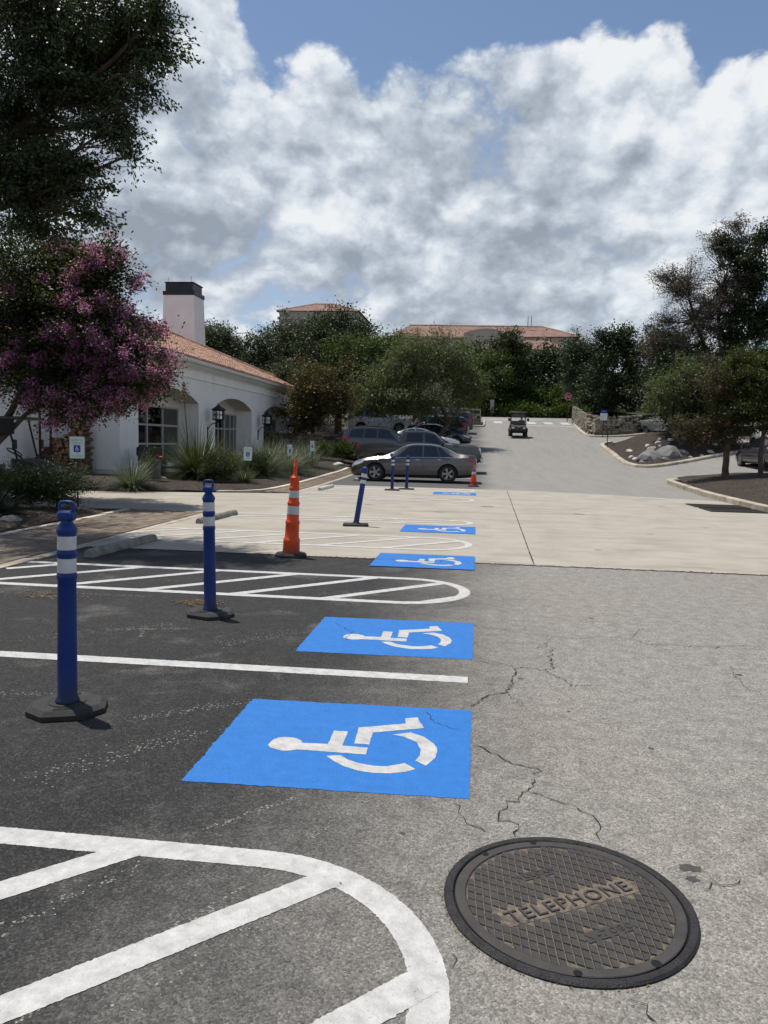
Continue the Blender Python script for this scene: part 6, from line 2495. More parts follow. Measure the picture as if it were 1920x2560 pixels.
# ================================================================== TREES AND PLANTS
# crown lobes in metres: x, y, z, radius x, y, z, number of leaf clusters
TREE_LOBES = {'bg': {'a': [(-21.38, 60, 8.6, 1.72, 1.54, 2.34, 60)],
        'a2': [(-17.94, 56, 5.52, 2.33, 2.1, 2.04, 60)],
        'b': [(-19.03, 62, 7.9, 2.42, 2.18, 2.26, 60)],
        'c': [(-17.24, 66, 9.02, 3.09, 2.78, 2.92, 80), (-15.67, 66, 10.73, 2.06, 1.85, 1.54, 40)],
        'd': [(-13.1, 63, 9.04, 3.11, 2.8, 2.95, 90), (-11.46, 63, 10.5, 2.13, 1.92, 1.8, 50), (-9.62, 63, 9.72, 1.64, 1.47, 1.8, 30)],
        'd2': [(-12.99, 52, 4.75, 2.16, 1.95, 2.16, 70)],
        'e': [(-9.12, 57, 7.34, 3.11, 2.8, 2.37, 90), (-7.18, 58, 8.2, 1.81, 1.63, 1.51, 40)],
        'f': [(-9.19, 45, 4.36, 1.99, 2.0, 2.22, 110), (-10.14, 44.5, 2.92, 1.39, 1.4, 1.39, 50)],
        'g': [(-4.44, 51, 6.78, 2.52, 2.4, 2.25, 120), (-6.13, 50, 4.73, 1.82, 1.9, 1.95, 80), (-2.4, 52, 6.9, 2.43, 2.2, 2.16, 100),
              (-3.55, 50.5, 4.29, 2.89, 2.2, 1.44, 80), (-0.76, 52, 5.48, 1.49, 1.5, 1.62, 50), (-7.09, 49.5, 4.18, 1.16, 1.2, 1.29, 30)],
        'h': [(0.76, 95, 9.44, 3.21, 3.0, 4.45, 90)],
        'i': [(3.37, 98, 12.91, 2.55, 2.6, 3.06, 60), (3.52, 98, 9.23, 2.55, 2.6, 3.06, 55)],
        'j1': [(3.55, 96, 6.17, 2.25, 2, 1.7, 40)],
        'j2': [(6.49, 97, 6.76, 2.77, 2, 2.12, 50)],
        'j3': [(9.88, 97, 6.68, 2.27, 2, 2.02, 40)],
        'j4': [(1.37, 95, 5.85, 1.98, 2, 1.78, 36)],
        'j5': [(4.86, 92.6, 5.15, 6.02, 0.8, 0.67, 70)],
        'j6': [(-0.76, 92.6, 4.99, 2.89, 0.8, 1.06, 40)],
        'j7': [(10.88, 92.8, 5.18, 2.41, 0.8, 0.68, 40)],
        'k1': [(5.27, 104, 10.24, 3.79, 4, 3.79, 60)],
        'k2': [(9.32, 106, 10.73, 3.31, 4, 4.13, 60)],
        'k3': [(0.02, 108, 11.04, 4.49, 4, 4.21, 60)],
        'k4': [(12.99, 104, 10.61, 3.79, 4, 4.06, 60)],
        'l1': [(10.97, 84, 9.3, 2.18, 2.4, 3.49, 80), (10.16, 84, 11.78, 1.53, 1.8, 1.75, 30)],
        'l2': [(12.14, 74, 8.05, 2.89, 2.6, 4.23, 100), (12.33, 74, 11.33, 1.73, 1.5, 1.35, 30)],
        'l3': [(14.95, 72, 7.92, 3.0, 2.6, 4.49, 100), (16.19, 72, 10.4, 2.25, 2, 2.25, 50)],
        'l4': [(12.05, 80, 6.57, 2.08, 2.2, 1.87, 40)]},
 'cm1': [(9.88, 31, 3.46, 1.29, 1.3, 1.37, 90), (8.33, 31.3, 2.45, 0.9, 0.8, 0.59, 34), (9.31, 31, 4.43, 1.21, 1.0, 0.89, 45), (9.07, 31, 2.31, 1.05, 1.0, 0.64, 40),
         (10.41, 31, 4.22, 0.97, 1.0, 0.81, 40)],
 'cm2': [(10.65, 30.5, 3.3, 1.11, 1.2, 1.51, 80), (11.24, 30.5, 4.05, 1.11, 1.2, 1.27, 50)],
 'jun_dead': [(11.43, 52, 8.2, 1.49, 1.3, 1.35, 36), (12.93, 52, 12.23, 1.35, 1.2, 1.35, 36), (14.58, 52, 9.24, 1.89, 1.6, 1.62, 45),
              (14.24, 52, 10.73, 2.03, 1.6, 1.62, 55), (15.97, 52, 12.22, 1.35, 1.4, 1.62, 40), (11.6, 52, 9.72, 1.08, 1.0, 1.08, 24),
              (12.21, 52, 11.98, 1.62, 1.4, 1.49, 50), (13.44, 52, 9.73, 2.3, 1.8, 2.03, 80), (14.51, 52, 14.32, 1.03, 1.1, 1.22, 34),
              (15.03, 52, 11.73, 1.49, 1.5, 1.89, 60), (11.44, 52, 12.48, 0.76, 0.8, 0.95, 20), (12.68, 52, 7.96, 1.62, 1.4, 1.49, 40),
              (15.63, 52, 15.66, 0.81, 0.8, 0.68, 20)],
 'jun_green': [(12.26, 52, 6.69, 1.89, 1.8, 1.62, 60), (12.87, 52, 4.66, 1.62, 1.8, 1.62, 50), (15.23, 52.5, 4.99, 3.0, 2.2, 2.18, 80),
               (17.23, 52, 5.75, 2.16, 2.0, 2.43, 70), (15.97, 52, 10.24, 1.62, 1.6, 1.62, 45), (15.64, 52, 13.7, 1.35, 1.4, 1.62, 45),
               (16.93, 52, 12.22, 1.49, 1.6, 2.16, 55), (17.25, 52, 14.67, 1.08, 1.2, 1.35, 30), (16.37, 52, 7.75, 2.16, 2.0, 2.43, 80),
               (14.25, 52, 6.46, 2.97, 2.2, 1.76, 80), (17.58, 52, 9.75, 1.35, 1.6, 1.89, 45)],
 'mesq': [(11.04, 47.5, 5.08, 1.11, 1.1, 1.36, 45), (10.63, 47.5, 4.14, 0.74, 0.8, 0.62, 16), (12.25, 48, 6.08, 1.0, 1.0, 1.0, 26)],
 'mound_jun': [(13.22, 49, 3.78, 2.55, 2.0, 2.17, 130), (12.17, 49.5, 5.97, 2.06, 1.8, 1.67, 70), (14.17, 49, 5.48, 1.53, 1.6, 1.53, 50),
               (11.99, 48.5, 4.69, 1.26, 1.2, 1.51, 40)],
 'myrtle': [(-8.61, 16.7, 3.96, 0.96, 1.2, 0.96, 80), (-10.46, 16.9, 3.71, 1.23, 1.4, 1.41, 90), (-7.67, 16.5, 2.72, 0.51, 0.8, 0.69, 40),
            (-9.85, 17.2, 3.94, 1.97, 2.0, 1.79, 190), (-10.3, 17.0, 5.26, 1.33, 1.5, 0.97, 80), (-8.79, 16.8, 5.04, 0.83, 1.0, 0.83, 60),
            (-8.0, 16.6, 3.43, 0.82, 1.2, 1.04, 80), (-9.98, 16.8, 2.84, 1.49, 1.5, 0.66, 80), (-7.35, 16.5, 2.94, 0.41, 0.6, 0.51, 28),
            (-8.76, 16.5, 2.25, 1.03, 0.9, 0.43, 45), (-9.21, 16.8, 5.57, 0.39, 0.5, 0.35, 14), (-8.4, 16.8, 5.56, 0.26, 0.4, 0.39, 12)],
 'oak': [(-6.08, 11.4, 7.2, 0.89, 1.1, 0.53, 90), (-6.65, 11.5, 6.92, 0.78, 1.2, 0.48, 60), (-7.0, 11.4, 5.6, 0.65, 1.0, 0.41, 50), (-4.58, 11, 6.9, 0.17, 0.2, 0.07, 5),
         (-5.52, 11, 5.94, 0.23, 0.35, 0.17, 12), (-4.72, 11, 7.39, 0.26, 0.4, 0.17, 14), (-6.69, 11.6, 7.95, 1.39, 1.6, 0.9, 150),
         (-5.36, 11.2, 7.41, 0.64, 1.0, 0.47, 70), (-7.18, 11.6, 6.39, 0.84, 1.4, 0.72, 90), (-5.83, 11.2, 6.62, 0.55, 0.9, 0.38, 60),
         (-7.01, 11.4, 5.25, 0.74, 1.1, 0.59, 90), (-6.19, 11.2, 5.46, 0.41, 0.6, 0.35, 30), (-4.7, 11.0, 7.04, 0.26, 0.3, 0.13, 10),
         (-4.75, 11.0, 7.61, 0.29, 0.4, 0.23, 16), (-4.91, 11, 6.56, 0.2, 0.3, 0.13, 9), (-5.27, 11, 5.99, 0.26, 0.4, 0.26, 16), (-5.1, 11, 5.63, 0.06, 0.15, 0.2, 4),
         (-5.74, 11, 5.41, 0.24, 0.3, 0.13, 9), (-5.47, 11, 5.16, 0.14, 0.15, 0.06, 3), (-5.74, 11, 4.74, 0.22, 0.3, 0.18, 11),
         (-6.64, 11.2, 4.63, 0.41, 0.5, 0.17, 18)]}


def quad_mesh(name, verts, nv, mat, extra=None):
    """verts (N*nv, 3) -> N faces of nv corners, fast"""
    n = len(verts) // nv
    me = bpy.data.meshes.new(name)
    me.vertices.add(n * nv)
    me.vertices.foreach_set('co', np.asarray(verts, np.float32).ravel())
    me.loops.add(n * nv)
    me.loops.foreach_set('vertex_index', np.arange(n * nv, dtype=np.int32))
    me.polygons.add(n)
    me.polygons.foreach_set('loop_start', np.arange(0, n * nv, nv, dtype=np.int32))
    me.materials.append(mat)
    me.update(calc_edges=True)
    return me


def unit(v):
    return v / np.maximum(np.linalg.norm(v, axis=-1, keepdims=True), 1e-9)


def leaf_quads(c, L, W, rs, up=.35, dirs=None, curl=.12):
    """diamond leaves at centres c; dirs: preferred leaf axis"""
    n = len(c)
    d = rs.normal(size=(n, 3))
    d[:, 2] -= .15
    if dirs is not None:
        d = d * .55 + dirs
    d = unit(d)
    nn = rs.normal(size=(n, 3))
    nn[:, 2] = np.abs(nn[:, 2]) + up
    s = unit(np.cross(d, nn))
    nrm = np.cross(s, d)
    Ls = (L * rs.uniform(.65, 1.25, n))[:, None]
    Ws = (W * rs.uniform(.7, 1.25, n))[:, None]
    p0 = c - d * Ls * .5
    p2 = c + d * Ls * .5 - nrm * Ls * curl
    p1 = c + s * Ws * .5 + nrm * Ls * .05
    p3 = c - s * Ws * .5 + nrm * Ls * .05
    return np.stack([p0, p1, p2, p3], 1).reshape(-1, 3)


def tube_np(mb, pts, r0, r1, n=5):
    k = len(pts)
    mb.tube(pts, [r0 + (r1 - r0) * i / (k - 1) for i in range(k)], n, cap=False)


def curve_pts(a, b, rs, k=5, bend=.18, sag=0.0):
    a, b = Vector(a), Vector(b)
    L = (b - a).length
    off = Vector(rs.normal(size=3)) * L * bend * .5
    out = []
    for i in range(k + 1):
        t = i / k
        p = a.lerp(b, t) + off * (4 * t * (1 - t)) + Vector((0, 0, L * sag * 4 * t * (1 - t)))
        out.append(p)
    return out


BARK = pmat("bark", (.075, .058, .044), .95, var=.35, scale=4, bump=.9, bscale=18)
BARK_G = pmat("bark_grey", (.14, .125, .11), .95, var=.3, scale=4, bump=.7, bscale=18)
BARK_P = pmat("bark_smooth", (.13, .095, .07), .8, var=.25, scale=5, bump=.3, bscale=14)


def tree(name, label, cat, stems, lobes, leaf, bark, nleaf, L, W, seed, sigma=.28, twig=.012, limb=.07, group=None, parts=None, up=.35, drape=0.0, shell=.5, twig_out=1.0, droop=.0, crown_name="crown", lat=.75, run=1.6):
    """stems: list of polylines [(x,y,z,r), ...]; lobes as in TREE_LOBES; parts: extra (name, material, share, L, W, outer)"""
    rs = np.random.default_rng(seed)
    base = stems[0][0]
    t = thing(name, label, cat, (base[0], base[1], base[2]), 0, group)
    o3 = np.array(base[:3])
    tk = MB()
    tips = []
    for st in stems:
        pts = [Vector(p[:3]) for p in st]
        fine, rad = [], []
        for i in range(len(pts) - 1):
            k = 5
            for j in range(k):
                u = j / k
                fine.append(pts[i].lerp(pts[i + 1], u) + Vector(rs.normal(size=3)) * st[i][3] * .06)
                rad.append(st[i][3] * (1 - u) + st[i + 1][3] * u)
        fine.append(pts[-1]); rad.append(st[-1][3])
        if abs(st[0][2] - base[2]) < .05:
            rad[0] *= 1.35; rad[1] *= 1.1
        tk.tube(fine, rad, 9, cap=False)
        tips += [(fine[i], rad[i]) for i in range(len(fine) // 2, len(fine))]
    cl, cdir, cout = [], [], []
    for (x, y, z, rx, ry, rz, n) in lobes:
        c = Vector((x, y, z))
        src, sr = min(tips, key=lambda q: (q[0] - c).length + max(0, q[0].z - c.z) * 1.5)
        lp = curve_pts(src, c, rs, 6, .22)
        tube_np(tk, lp, min(limb, sr * .8), limb * .32, 6)
        for _ in range(n):
            d = unit(rs.normal(size=3))
            wob = .80 + .55 * mnoise.noise(Vector(d) * 1.7 + Vector((seed * .7, x, z)))
            rr = (shell + (1 - shell) * rs.random()) ** .8 * wob * (1.12 if rs.random() < .12 else 1.0)
            p = np.array([x, y, z]) + d * np.array([rx, ry, rz]) * rr
            cl.append(p)
            od = unit(d * np.array([1, 1, .5]) + np.array([0, 0, .1 - droop]))
            cdir.append(od)
            cout.append(rr)
            j = lp[rs.integers(2, len(lp))]
            tw = curve_pts(j, p + od * sigma * twig_out, rs, 4, .22, .03)
            tube_np(tk, tw, twig * 1.6, twig * .4, 3)
    tk.v = [(v[0] - o3[0], v[1] - o3[1], v[2] - o3[2]) for v in tk.v]
    tk.build("trunk", bark, t, True, recalc=False)
    cl, cdir, cout = np.array(cl), np.array(cdir), np.array(cout)

    def scatter(idx, n, sg, Lx, Wx, mat, nm, flat=.7, outw=.0):
        which = idx[rs.integers(0, len(idx), n)]
        g = rs.normal(size=(n, 3)) * sg
        g[:, 2] *= flat
        along = (rs.random(n) * 1.6 - .6)[:, None] * sg * run
        p = cl[which] + g * lat + cdir[which] * along + cdir[which] * outw
        if drape:
            p[:, 2] -= drape * rs.random(n) ** 2
        q = leaf_quads(p - o3, Lx, Wx, rs, up, cdir[which] * .9 - np.array([0, 0, droop]))
        link(nm, quad_mesh(nm, q, 4, mat), t)
    scatter(np.arange(len(cl)), nleaf, sigma, L, W, leaf, crown_name)
    for (nm, mat, n, Lx, Wx, sel, sg) in (parts or []):
        idx = np.array([i for i in range(len(cl)) if sel(cl[i], cout[i], rs)])
        if len(idx):
            scatter(idx, n, sg, Lx, Wx, mat, nm, .9, sigma * .7)
    return t


LF_OAK = leafmat("leaf_live_oak", (0.015, 0.027, 0.012), (0.036, 0.057, 0.021), (0.075, 0.099, 0.036), .18, .4)
LF_MYR = leafmat("leaf_crape_myrtle", (.014, .024, .008), (.036, .052, .016), (.085, .095, .032), .30)
LF_FLOW = leafmat("blossom_magenta", (.30, .10, .30), (.45, .185, .44), (.60, .35, .58), .42)
LF_DARK = leafmat("leaf_dark_green", (0.01377, 0.02295, 0.01033), (0.02983, 0.0459, 0.01721), (0.05508, 0.07344, 0.02754), .22)
LF_GREY = leafmat("leaf_grey_green", (0.02618, 0.0357, 0.02142), (0.05474, 0.06902, 0.03808), (0.0952, 0.1095, 0.06188), .22)
LF_MID = leafmat("leaf_mid_green", (0.01989, 0.03536, 0.00884), (0.04641, 0.07293, 0.01768), (0.0884, 0.116, 0.02873), .30)
LF_OLIVE = leafmat("leaf_feathery", (0.03451, 0.0493, 0.01849), (0.07888, 0.1011, 0.03944), (0.1418, 0.1664, 0.07148), .30)
LF_BROWN = leafmat("leaf_bronze", (0.03645, 0.02673, 0.01215), (0.0729, 0.05832, 0.02187), (0.1155, 0.09477, 0.03645), .28)
LF_JUN = leafmat("leaf_juniper", (0.0103, 0.02059, 0.009152), (0.02288, 0.04118, 0.01487), (0.04576, 0.06864, 0.02288), .15)
LF_DEAD = leafmat("leaf_dead_juniper", (0.05175, 0.0391, 0.03105), (0.09775, 0.0759, 0.0621), (0.161, 0.1323, 0.1092), .15)
LF_PINK = leafmat("blossom_pink", (.35, .09, .13), (.48, .17, .22), None, .3)
LF_REDG = leafmat("leaf_reddish", (.040, .022, .014), (.050, .042, .018), (.055, .066, .024), .25)
LF_HEDGE = leafmat("leaf_hedge", (0.0172, 0.03284, 0.005474), (0.04301, 0.07426, 0.01095), (0.08208, 0.1173, 0.0172), .32)

B = TREE_LOBES['bg']
# near live oak overhanging from the left, reaching out of the picture to the left and above
_oak = list(TREE_LOBES['oak']) + [(-10.6, 14.6, 7.4, 2.0, 1.8, 1.3, 60), (-9.0, 13.6, 7.0, 1.5, 1.4, 1.1, 45), (-11.5, 12.5, 7.4, 1.8, 1.8, 1.4, 45), (-9.0, 12.3, 7.6, 2.2, 2.0, 1.6, 80), (-9.6, 10.6, 6.4, 1.6, 1.5, 1.2, 50), (-7.8, 11.6, 9.2, 2.2, 1.8, 1.2, 70)]  # appended outer lobes, mostly out of view, are added to shade bed and walk
tree("live_oak", "dark live oak overhanging the top left corner", "tree",
     [[(-9.6, 11.8, .08, .30), (-9.5, 11.7, 2.2, .25), (-9.1, 11.7, 4.2, .21)], [(-9.1, 11.7, 4.2, .18), (-8.0, 11.5, 5.6, .12), (-6.6, 11.4, 6.5, .06)], [(-9.2, 11.7, 4.0, .16), (-8.2, 11.5, 4.9, .09), (-7.2, 11.4, 5.1, .05)], [(-9.1, 11.7, 4.2, .18), (-9.2, 12, 6.5, .1), (-9.0, 12.0, 8, .05)]],
     [l[:6] + (int(l[6] * 1.5),) for l in _oak], LF_OAK, BARK, 98000, .066, .034, 101, .15, .007, .05, up=.1, shell=.25, droop=.25, lat=.42, run=2.4, twig_out=2.0)
tree("crape_myrtle", "crape myrtle full of magenta blossom in front of the white building", "tree",
     [[(-11.3, 16.4, .08, .10), (-11.1, 16.6, 1.3, .085), (-10.5, 16.9, 2.6, .07), (-9.9, 17, 3.6, .05)], [(-11.35, 16.5, .08, .08), (-11.6, 16.8, 1.6, .07), (-11.4, 17.2, 3.4, .05)], [(-11.1, 16.6, 1.2, .07), (-10.2, 16.5, 2.0, .05), (-9.3, 16.5, 2.5, .035)]],
     TREE_LOBES['myrtle'], LF_MYR, BARK, 95000, .085, .046, 102, .22, .007, .035, shell=.35,
     parts=[("blossom", LF_FLOW, 72000, .046, .040, lambda p, o, r: (p[0] > -9.2 and o > .55 and r.random() < .72) or (p[2] < 3.4 and r.random() < .42) or (o > .5 and r.random() < .26), .12)])

# trees behind the building and the parked cars
def bgtree(key, label, leaf, nleaf, L, W, seed, bark=BARK, group="trees behind the parked cars", name="tree", sigma=.45, lean=(0, 0), **kw):
    lb = B[key]
    x, y = np.mean([l[0] for l in lb]), np.mean([l[1] for l in lb])
    zg = (hill(x, y) if y > 84 or x < -6 else zs(x, y)) - .1
    zc = min(l[2] - l[5] * .4 for l in lb)
    r = .10 + .03 * max(l[3] for l in lb)
    stems = [[(x + lean[0], y + lean[1], zg, r), (x + lean[0] * .5, y, (zg + zc) / 2, r * .8), (x, y, zc + .5, r * .55)]]
    return tree(name, label, "tree", stems, lb, leaf, bark, nleaf, L, W, seed, sigma, .02, r * .5, group, **kw)


bgtree('a', "grey green tree just right of the white chimney", LF_GREY, 9000, .22, .11, 1)
bgtree('b', "dark tree behind the tile roof right of the chimney", LF_DARK, 9000, .22, .11, 2)
bgtree('c', "grey green tree below the left hilltop building", LF_GREY, 11000, .22, .11, 3)
bgtree('d', "tallest dark tree standing in front of the left hilltop building", LF_DARK, 16000, .22, .11, 4)
bgtree('e', "bright green tree between the two hilltop buildings", LF_MID, 14000, .22, .10, 5)
bgtree('a2', "dark tree low behind the far corner of the roof", LF_DARK, 9000, .22, .11, 6)
bgtree('d2', "green tree behind the bronze leaved tree", LF_MID, 10000, .20, .10, 7)
bgtree('f', "bronze leaved tree past the far corner of the white building", LF_BROWN, 17000, .15, .075, 8, name="crape_myrtle", sigma=.34)
tree("feathery_tree", "feathery olive green tree spreading over the parked cars", "tree",
     [[(-2.2, 50.3, zr(50.3) - .05, .20), (-2.45, 50.4, 2.0, .17), (-1.85, 50.4, 2.9, .15), (-2.6, 50.6, 4.2, .11)], [(-1.95, 50.4, 2.75, .10), (-3.8, 50.3, 4.0, .07)], [(-1.9, 50.4, 2.85, .10), (-.9, 51, 4.4, .06)]],
     B['g'], LF_OLIVE, BARK, 34000, .26, .05, 9, .40, .012, .06, "trees behind the parked cars", droop=.35, twig_out=1.5, shell=.4)
bgtree('h', "green tree right of the feathery tree at the end of the row", LF_MID, 15000, .30, .13, 10, sigma=.6)
bgtree('i', "dark slender tree below the right hilltop roof", LF_DARK, 15000, .32, .15, 11, sigma=.6)
for _k, _lb, _s in (('k1', "dark tree behind the hedge left of the stop sign", 12), ('k2', "dark tree behind the hedge above the stop sign", 13), ('k3', "dark tree far behind the end of the row of cars", 14), ('k4', "dark tree far behind the limestone wall", 15)):
    bgtree(_k, _lb, LF_JUN, 9000, .42, .22, _s, group="dark trees beyond the junction", sigma=.8)
for _k, _lb, _s in (('j1', "green bush at the road end left of the utility cart", 16), ('j2', "brightest green bush at the road end behind the utility cart", 17), ('j3', "green bush at the road end left of the stop sign", 18), ('j4', "green bush behind the short stone wall end", 19), ('j5', "long low bush along the road end behind the crosswalk", 24), ('j6', "low bush behind the end of the row of cars", 25), ('j7', "low bush below the stop sign", 26)):
    bgtree(_k, _lb, LF_HEDGE, 9000, .30, .15, _s, group="bushes at the end of the road", name="bush", sigma=.5)
bgtree('l1', "dark juniper left of the group behind the limestone wall", LF_JUN, 13000, .24, .12, 20, group="junipers behind the limestone wall", name="juniper_tree")
bgtree('l2', "broad dark juniper in the middle behind the limestone wall", LF_JUN, 18000, .24, .12, 21, group="junipers behind the limestone wall", name="juniper_tree")
bgtree('l3', "dark juniper behind the silver pickup", LF_JUN, 16000, .24, .12, 22, group="junipers behind the limestone wall", name="juniper_tree")
bgtree('l4', "low dark juniper deep behind the limestone wall", LF_DARK, 8000, .24, .12, 23, group="junipers behind the limestone wall", name="juniper_tree")
# low undergrowth covering the bank at the road end
_ug = np.random.default_rng(77)
_n = 16000
_ux, _uy = _ug.uniform(-22, 30, _n), 91.3 + _ug.random(_n) ** 1.5 * 9
_uz = np.array([hill(a, b) for a, b in zip(_ux, _uy)]) + _ug.random(_n) ** 2 * .9
tag(link("undergrowth", quad_mesh("undergrowth", leaf_quads(np.stack([_ux, _uy, _uz], 1), .42, .22, _ug), 4, LF_DARK)), "dark undergrowth covering the bank at the end of the road", "undergrowth", kind='stuff')
# more of the wood to either side, partly out of the picture
_extra = [(-24, 66, 8.5, 4.2, 3.5, 3.4), (-31, 60, 8.0, 4.5, 3.5, 3.4), (-17, 70, 8.0, 3.8, 3.2, 3.2), (-8.5, 66, 6.4, 3.0, 2.6, 2.6), (-10.5, 57, 5.2, 2.6, 2.4, 2.4), (-12.5, 50, 4.2, 2.2, 2.2, 2.0)]
for _i, (x, y, z, a, b, c) in enumerate(_extra):
    B['x%d' % _i] = [(x, y, z, a, b, c, 70)]
    bgtree('x%d' % _i, ["dark tree hidden far behind the tile roof", "dark tree behind the roof near the wing", "dark tree filling the gap behind the bronze tree", "green tree behind the white suv", "dark leafy tree left of the white suv", "dark leafy tree over the brown stone wall"][_i], LF_DARK if _i % 2 == 0 else LF_GREY, 10000, .24, .12, 60 + _i)
for _i, (x, y, z, a, b, c) in enumerate([(20, 72, 8.0, 3.2, 3, 3.8), (26, 68, 8.5, 3.6, 3, 4.0), (22, 60, 7.0, 3.0, 2.6, 3.2), (30, 55, 8.0, 4, 3, 4)]):
    B['y%d' % _i] = [(x, y, z, a, b, c, 80)]
    bgtree('y%d' % _i, ["dark juniper behind the tall half dead one", "dark juniper at the right edge far back", "dark juniper behind the mound at the right", "dark juniper beyond the right edge"][_i], LF_JUN, 12000, .24, .12, 80 + _i, group="junipers behind the limestone wall", name="juniper_tree")

# tall half dead juniper and its neighbours on the mound
_jt = tree("juniper_tree", "tall half dead juniper with bare grey branches at the right", "tree",
     [[(16.2, 52.2, zs(16.2, 52) - .1, .34), (16.35, 52.1, 3.6, .28), (16.1, 52, 6.0, .24), (15.6, 52, 8.6, .16), (15.9, 52, 11.6, .08)], [(16.3, 52, 4.8, .16), (14.6, 52, 7.2, .11), (13.4, 52, 9.8, .07), (13.0, 52, 11.4, .04)], [(16.2, 52, 5.4, .17), (17.6, 52, 8.6, .12), (17.9, 52, 11.4, .06)], [(16.0, 52, 6.6, .12), (14.9, 52, 9.8, .08), (15.3, 52, 13.0, .04)]],
     TREE_LOBES['jun_green'] + TREE_LOBES['jun_dead'][:0], LF_JUN, BARK, 62000, .20, .085, 31, .36, .014, .06, shell=.2, lat=.5, run=2.0)
_jd = tree("dead_limbs", "bare grey limbs of the half dead juniper with withered tips", "tree",
     [[(16.35, 52.3, 3.6, .12), (14.9, 52.2, 6.8, .10), (13.6, 52.2, 9.6, .06), (13.2, 52.2, 11.0, .04)], [(15.9, 52.2, 5.2, .10), (15.0, 52.2, 9.0, .07), (15.2, 52.2, 12.6, .04)]],
     TREE_LOBES['jun_dead'], LF_DEAD, BARK_G, 30000, .14, .045, 32, .32, .024, .055, shell=.12, lat=.5, run=2.0, crown_name="withered_tips")
for _c in list(_jd.children):
    _c.parent = _jt
    _c.location = _jd.location - _jt.location
    if _c.name.startswith("trunk"):
        _c.name = "dead_branches"
    _c['label'] = "grey withered part of the juniper"
bpy.data.objects.remove(_jd)
tree("juniper_tree", "dense green juniper standing on the rock mound", "tree", [[(13.5, 49.3, z_mound(13.5, 49.3) - .1, .26), (13.6, 49.2, 2.6, .20), (13.8, 49.2, 4.4, .12)]], TREE_LOBES['mound_jun'], LF_JUN, BARK, 40000, .17, .075, 33, .32, .014, .06, shell=.3, drape=.3)
tree("leaning_tree", "pale green tree with a dark leaning trunk on the mound", "tree", [[(12.0, 47.6, z_mound(12, 47.6) - .1, .17), (11.6, 47.6, 2.3, .15), (11.25, 47.6, 3.1, .13), (11.3, 47.6, 4.4, .08)]], TREE_LOBES['mesq'], LF_OLIVE, BARK, 7000, .20, .045, 34, .32, .011, .05, droop=.3, twig_out=1.5)
G_CM = "young crape myrtles on the right island"
tree("crape_myrtle", "young crape myrtle with reddish leaves and a thick dark trunk on the island", "tree", [[(9.52, 31.0, z_isle(9.52, 31) - .05, .13), (9.50, 31, 1.4, .115), (9.66, 31, 2.3, .10), (10.2, 31, 3.2, .06)], [(9.55, 31, 1.9, .07), (9.2, 31, 2.7, .045)]], TREE_LOBES['cm1'], LF_REDG, BARK, 26000, .085, .045, 35, .20, .009, .035, G_CM,
     parts=[("blossom", LF_PINK, 700, .05, .045, lambda p, o, r: r.random() < .10, .06), ("green_foliage", LF_MID, 18000, .085, .045, lambda p, o, r: p[0] > 9.4 and p[2] > 2.6, .22)])
tree("crape_myrtle", "young crape myrtle with a slim trunk at the right edge", "tree", [[(10.65, 30.5, z_isle(10.65, 30.5) - .05, .095), (10.58, 30.5, 1.4, .085), (10.66, 30.5, 2.4, .07), (10.9, 30.5, 3.2, .045)]], TREE_LOBES['cm2'], LF_MID, BARK, 22000, .085, .045, 36, .20, .009, .035, G_CM,
     parts=[("blossom", LF_PINK, 1100, .05, .045, lambda p, o, r: r.random() < .16, .06)])


# ------------------------------------------------------------------ plants
def clump(name, label, x, y, z, n, L, W, mat, seed, spread=1.0, lean=.9, group=None, cat="plant", lo=.22):
    """fountain of narrow curved blades"""
    rs = np.random.default_rng(seed)
    t = thing(name, label, cat, (x, y, z), 0, group)
    a = rs.uniform(0, 2 * np.pi, n)
    el = np.arcsin(np.clip(rs.uniform(lo, 1.0, n), 0, 1)) * (1 - .12 * spread)
    Ls = L * rs.uniform(.65, 1.15, n)
    out = np.stack([np.cos(a), np.sin(a), 0 * a], 1)
    d0 = out * np.cos(el)[:, None] + np.array([0, 0, 1.0]) * np.sin(el)[:, None]
    side = np.stack([-np.sin(a), np.cos(a), 0 * a], 1)
    base = out * (.10 * L * rs.random(n))[:, None]
    K = 5
    rows = []
    for k in range(K + 1):
        u = k / K
        p = base + d0 * (Ls * u)[:, None] + np.array([0, 0, -1.0]) * (Ls * lean * .34 * u ** 2.2 * np.cos(el))[:, None]
        p[:, 2] = np.maximum(p[:, 2], .01)
        w = W * (1 - u ** 1.5) * .5 + .001
        rows.append((p - side * w, p + side * w))
    v = []
    for k in range(K):
        v.append(np.stack([rows[k][0], rows[k][1], rows[k + 1][1], rows[k + 1][0]], 1))
    v = np.stack(v, 1).reshape(-1, 3)
    # share vertices along each blade so that it is one island
    me = bpy.data.meshes.new("blades")
    vv = np.stack([np.stack(r, 1) for r in rows], 1)          # n, K+1, 2, 3
    nv = (K + 1) * 2
    verts = vv.reshape(-1, 3)
    f = []
    idx = np.arange(n)[:, None] * nv
    for k in range(K):
        f.append(np.concatenate([idx + 2 * k, idx + 2 * k + 1, idx + 2 * k + 3, idx + 2 * k + 2], 1))
    f = np.stack(f, 1).reshape(-1, 4)
    me.vertices.add(len(verts)); me.vertices.foreach_set('co', verts.astype(np.float32).ravel())
    me.loops.add(f.size); me.loops.foreach_set('vertex_index', f.astype(np.int32).ravel())
    me.polygons.add(len(f)); me.polygons.foreach_set('loop_start', np.arange(0, f.size, 4, dtype=np.int32))
    me.materials.append(mat)
    me.update(calc_edges=True)
    link("blades", me, t)
    return t


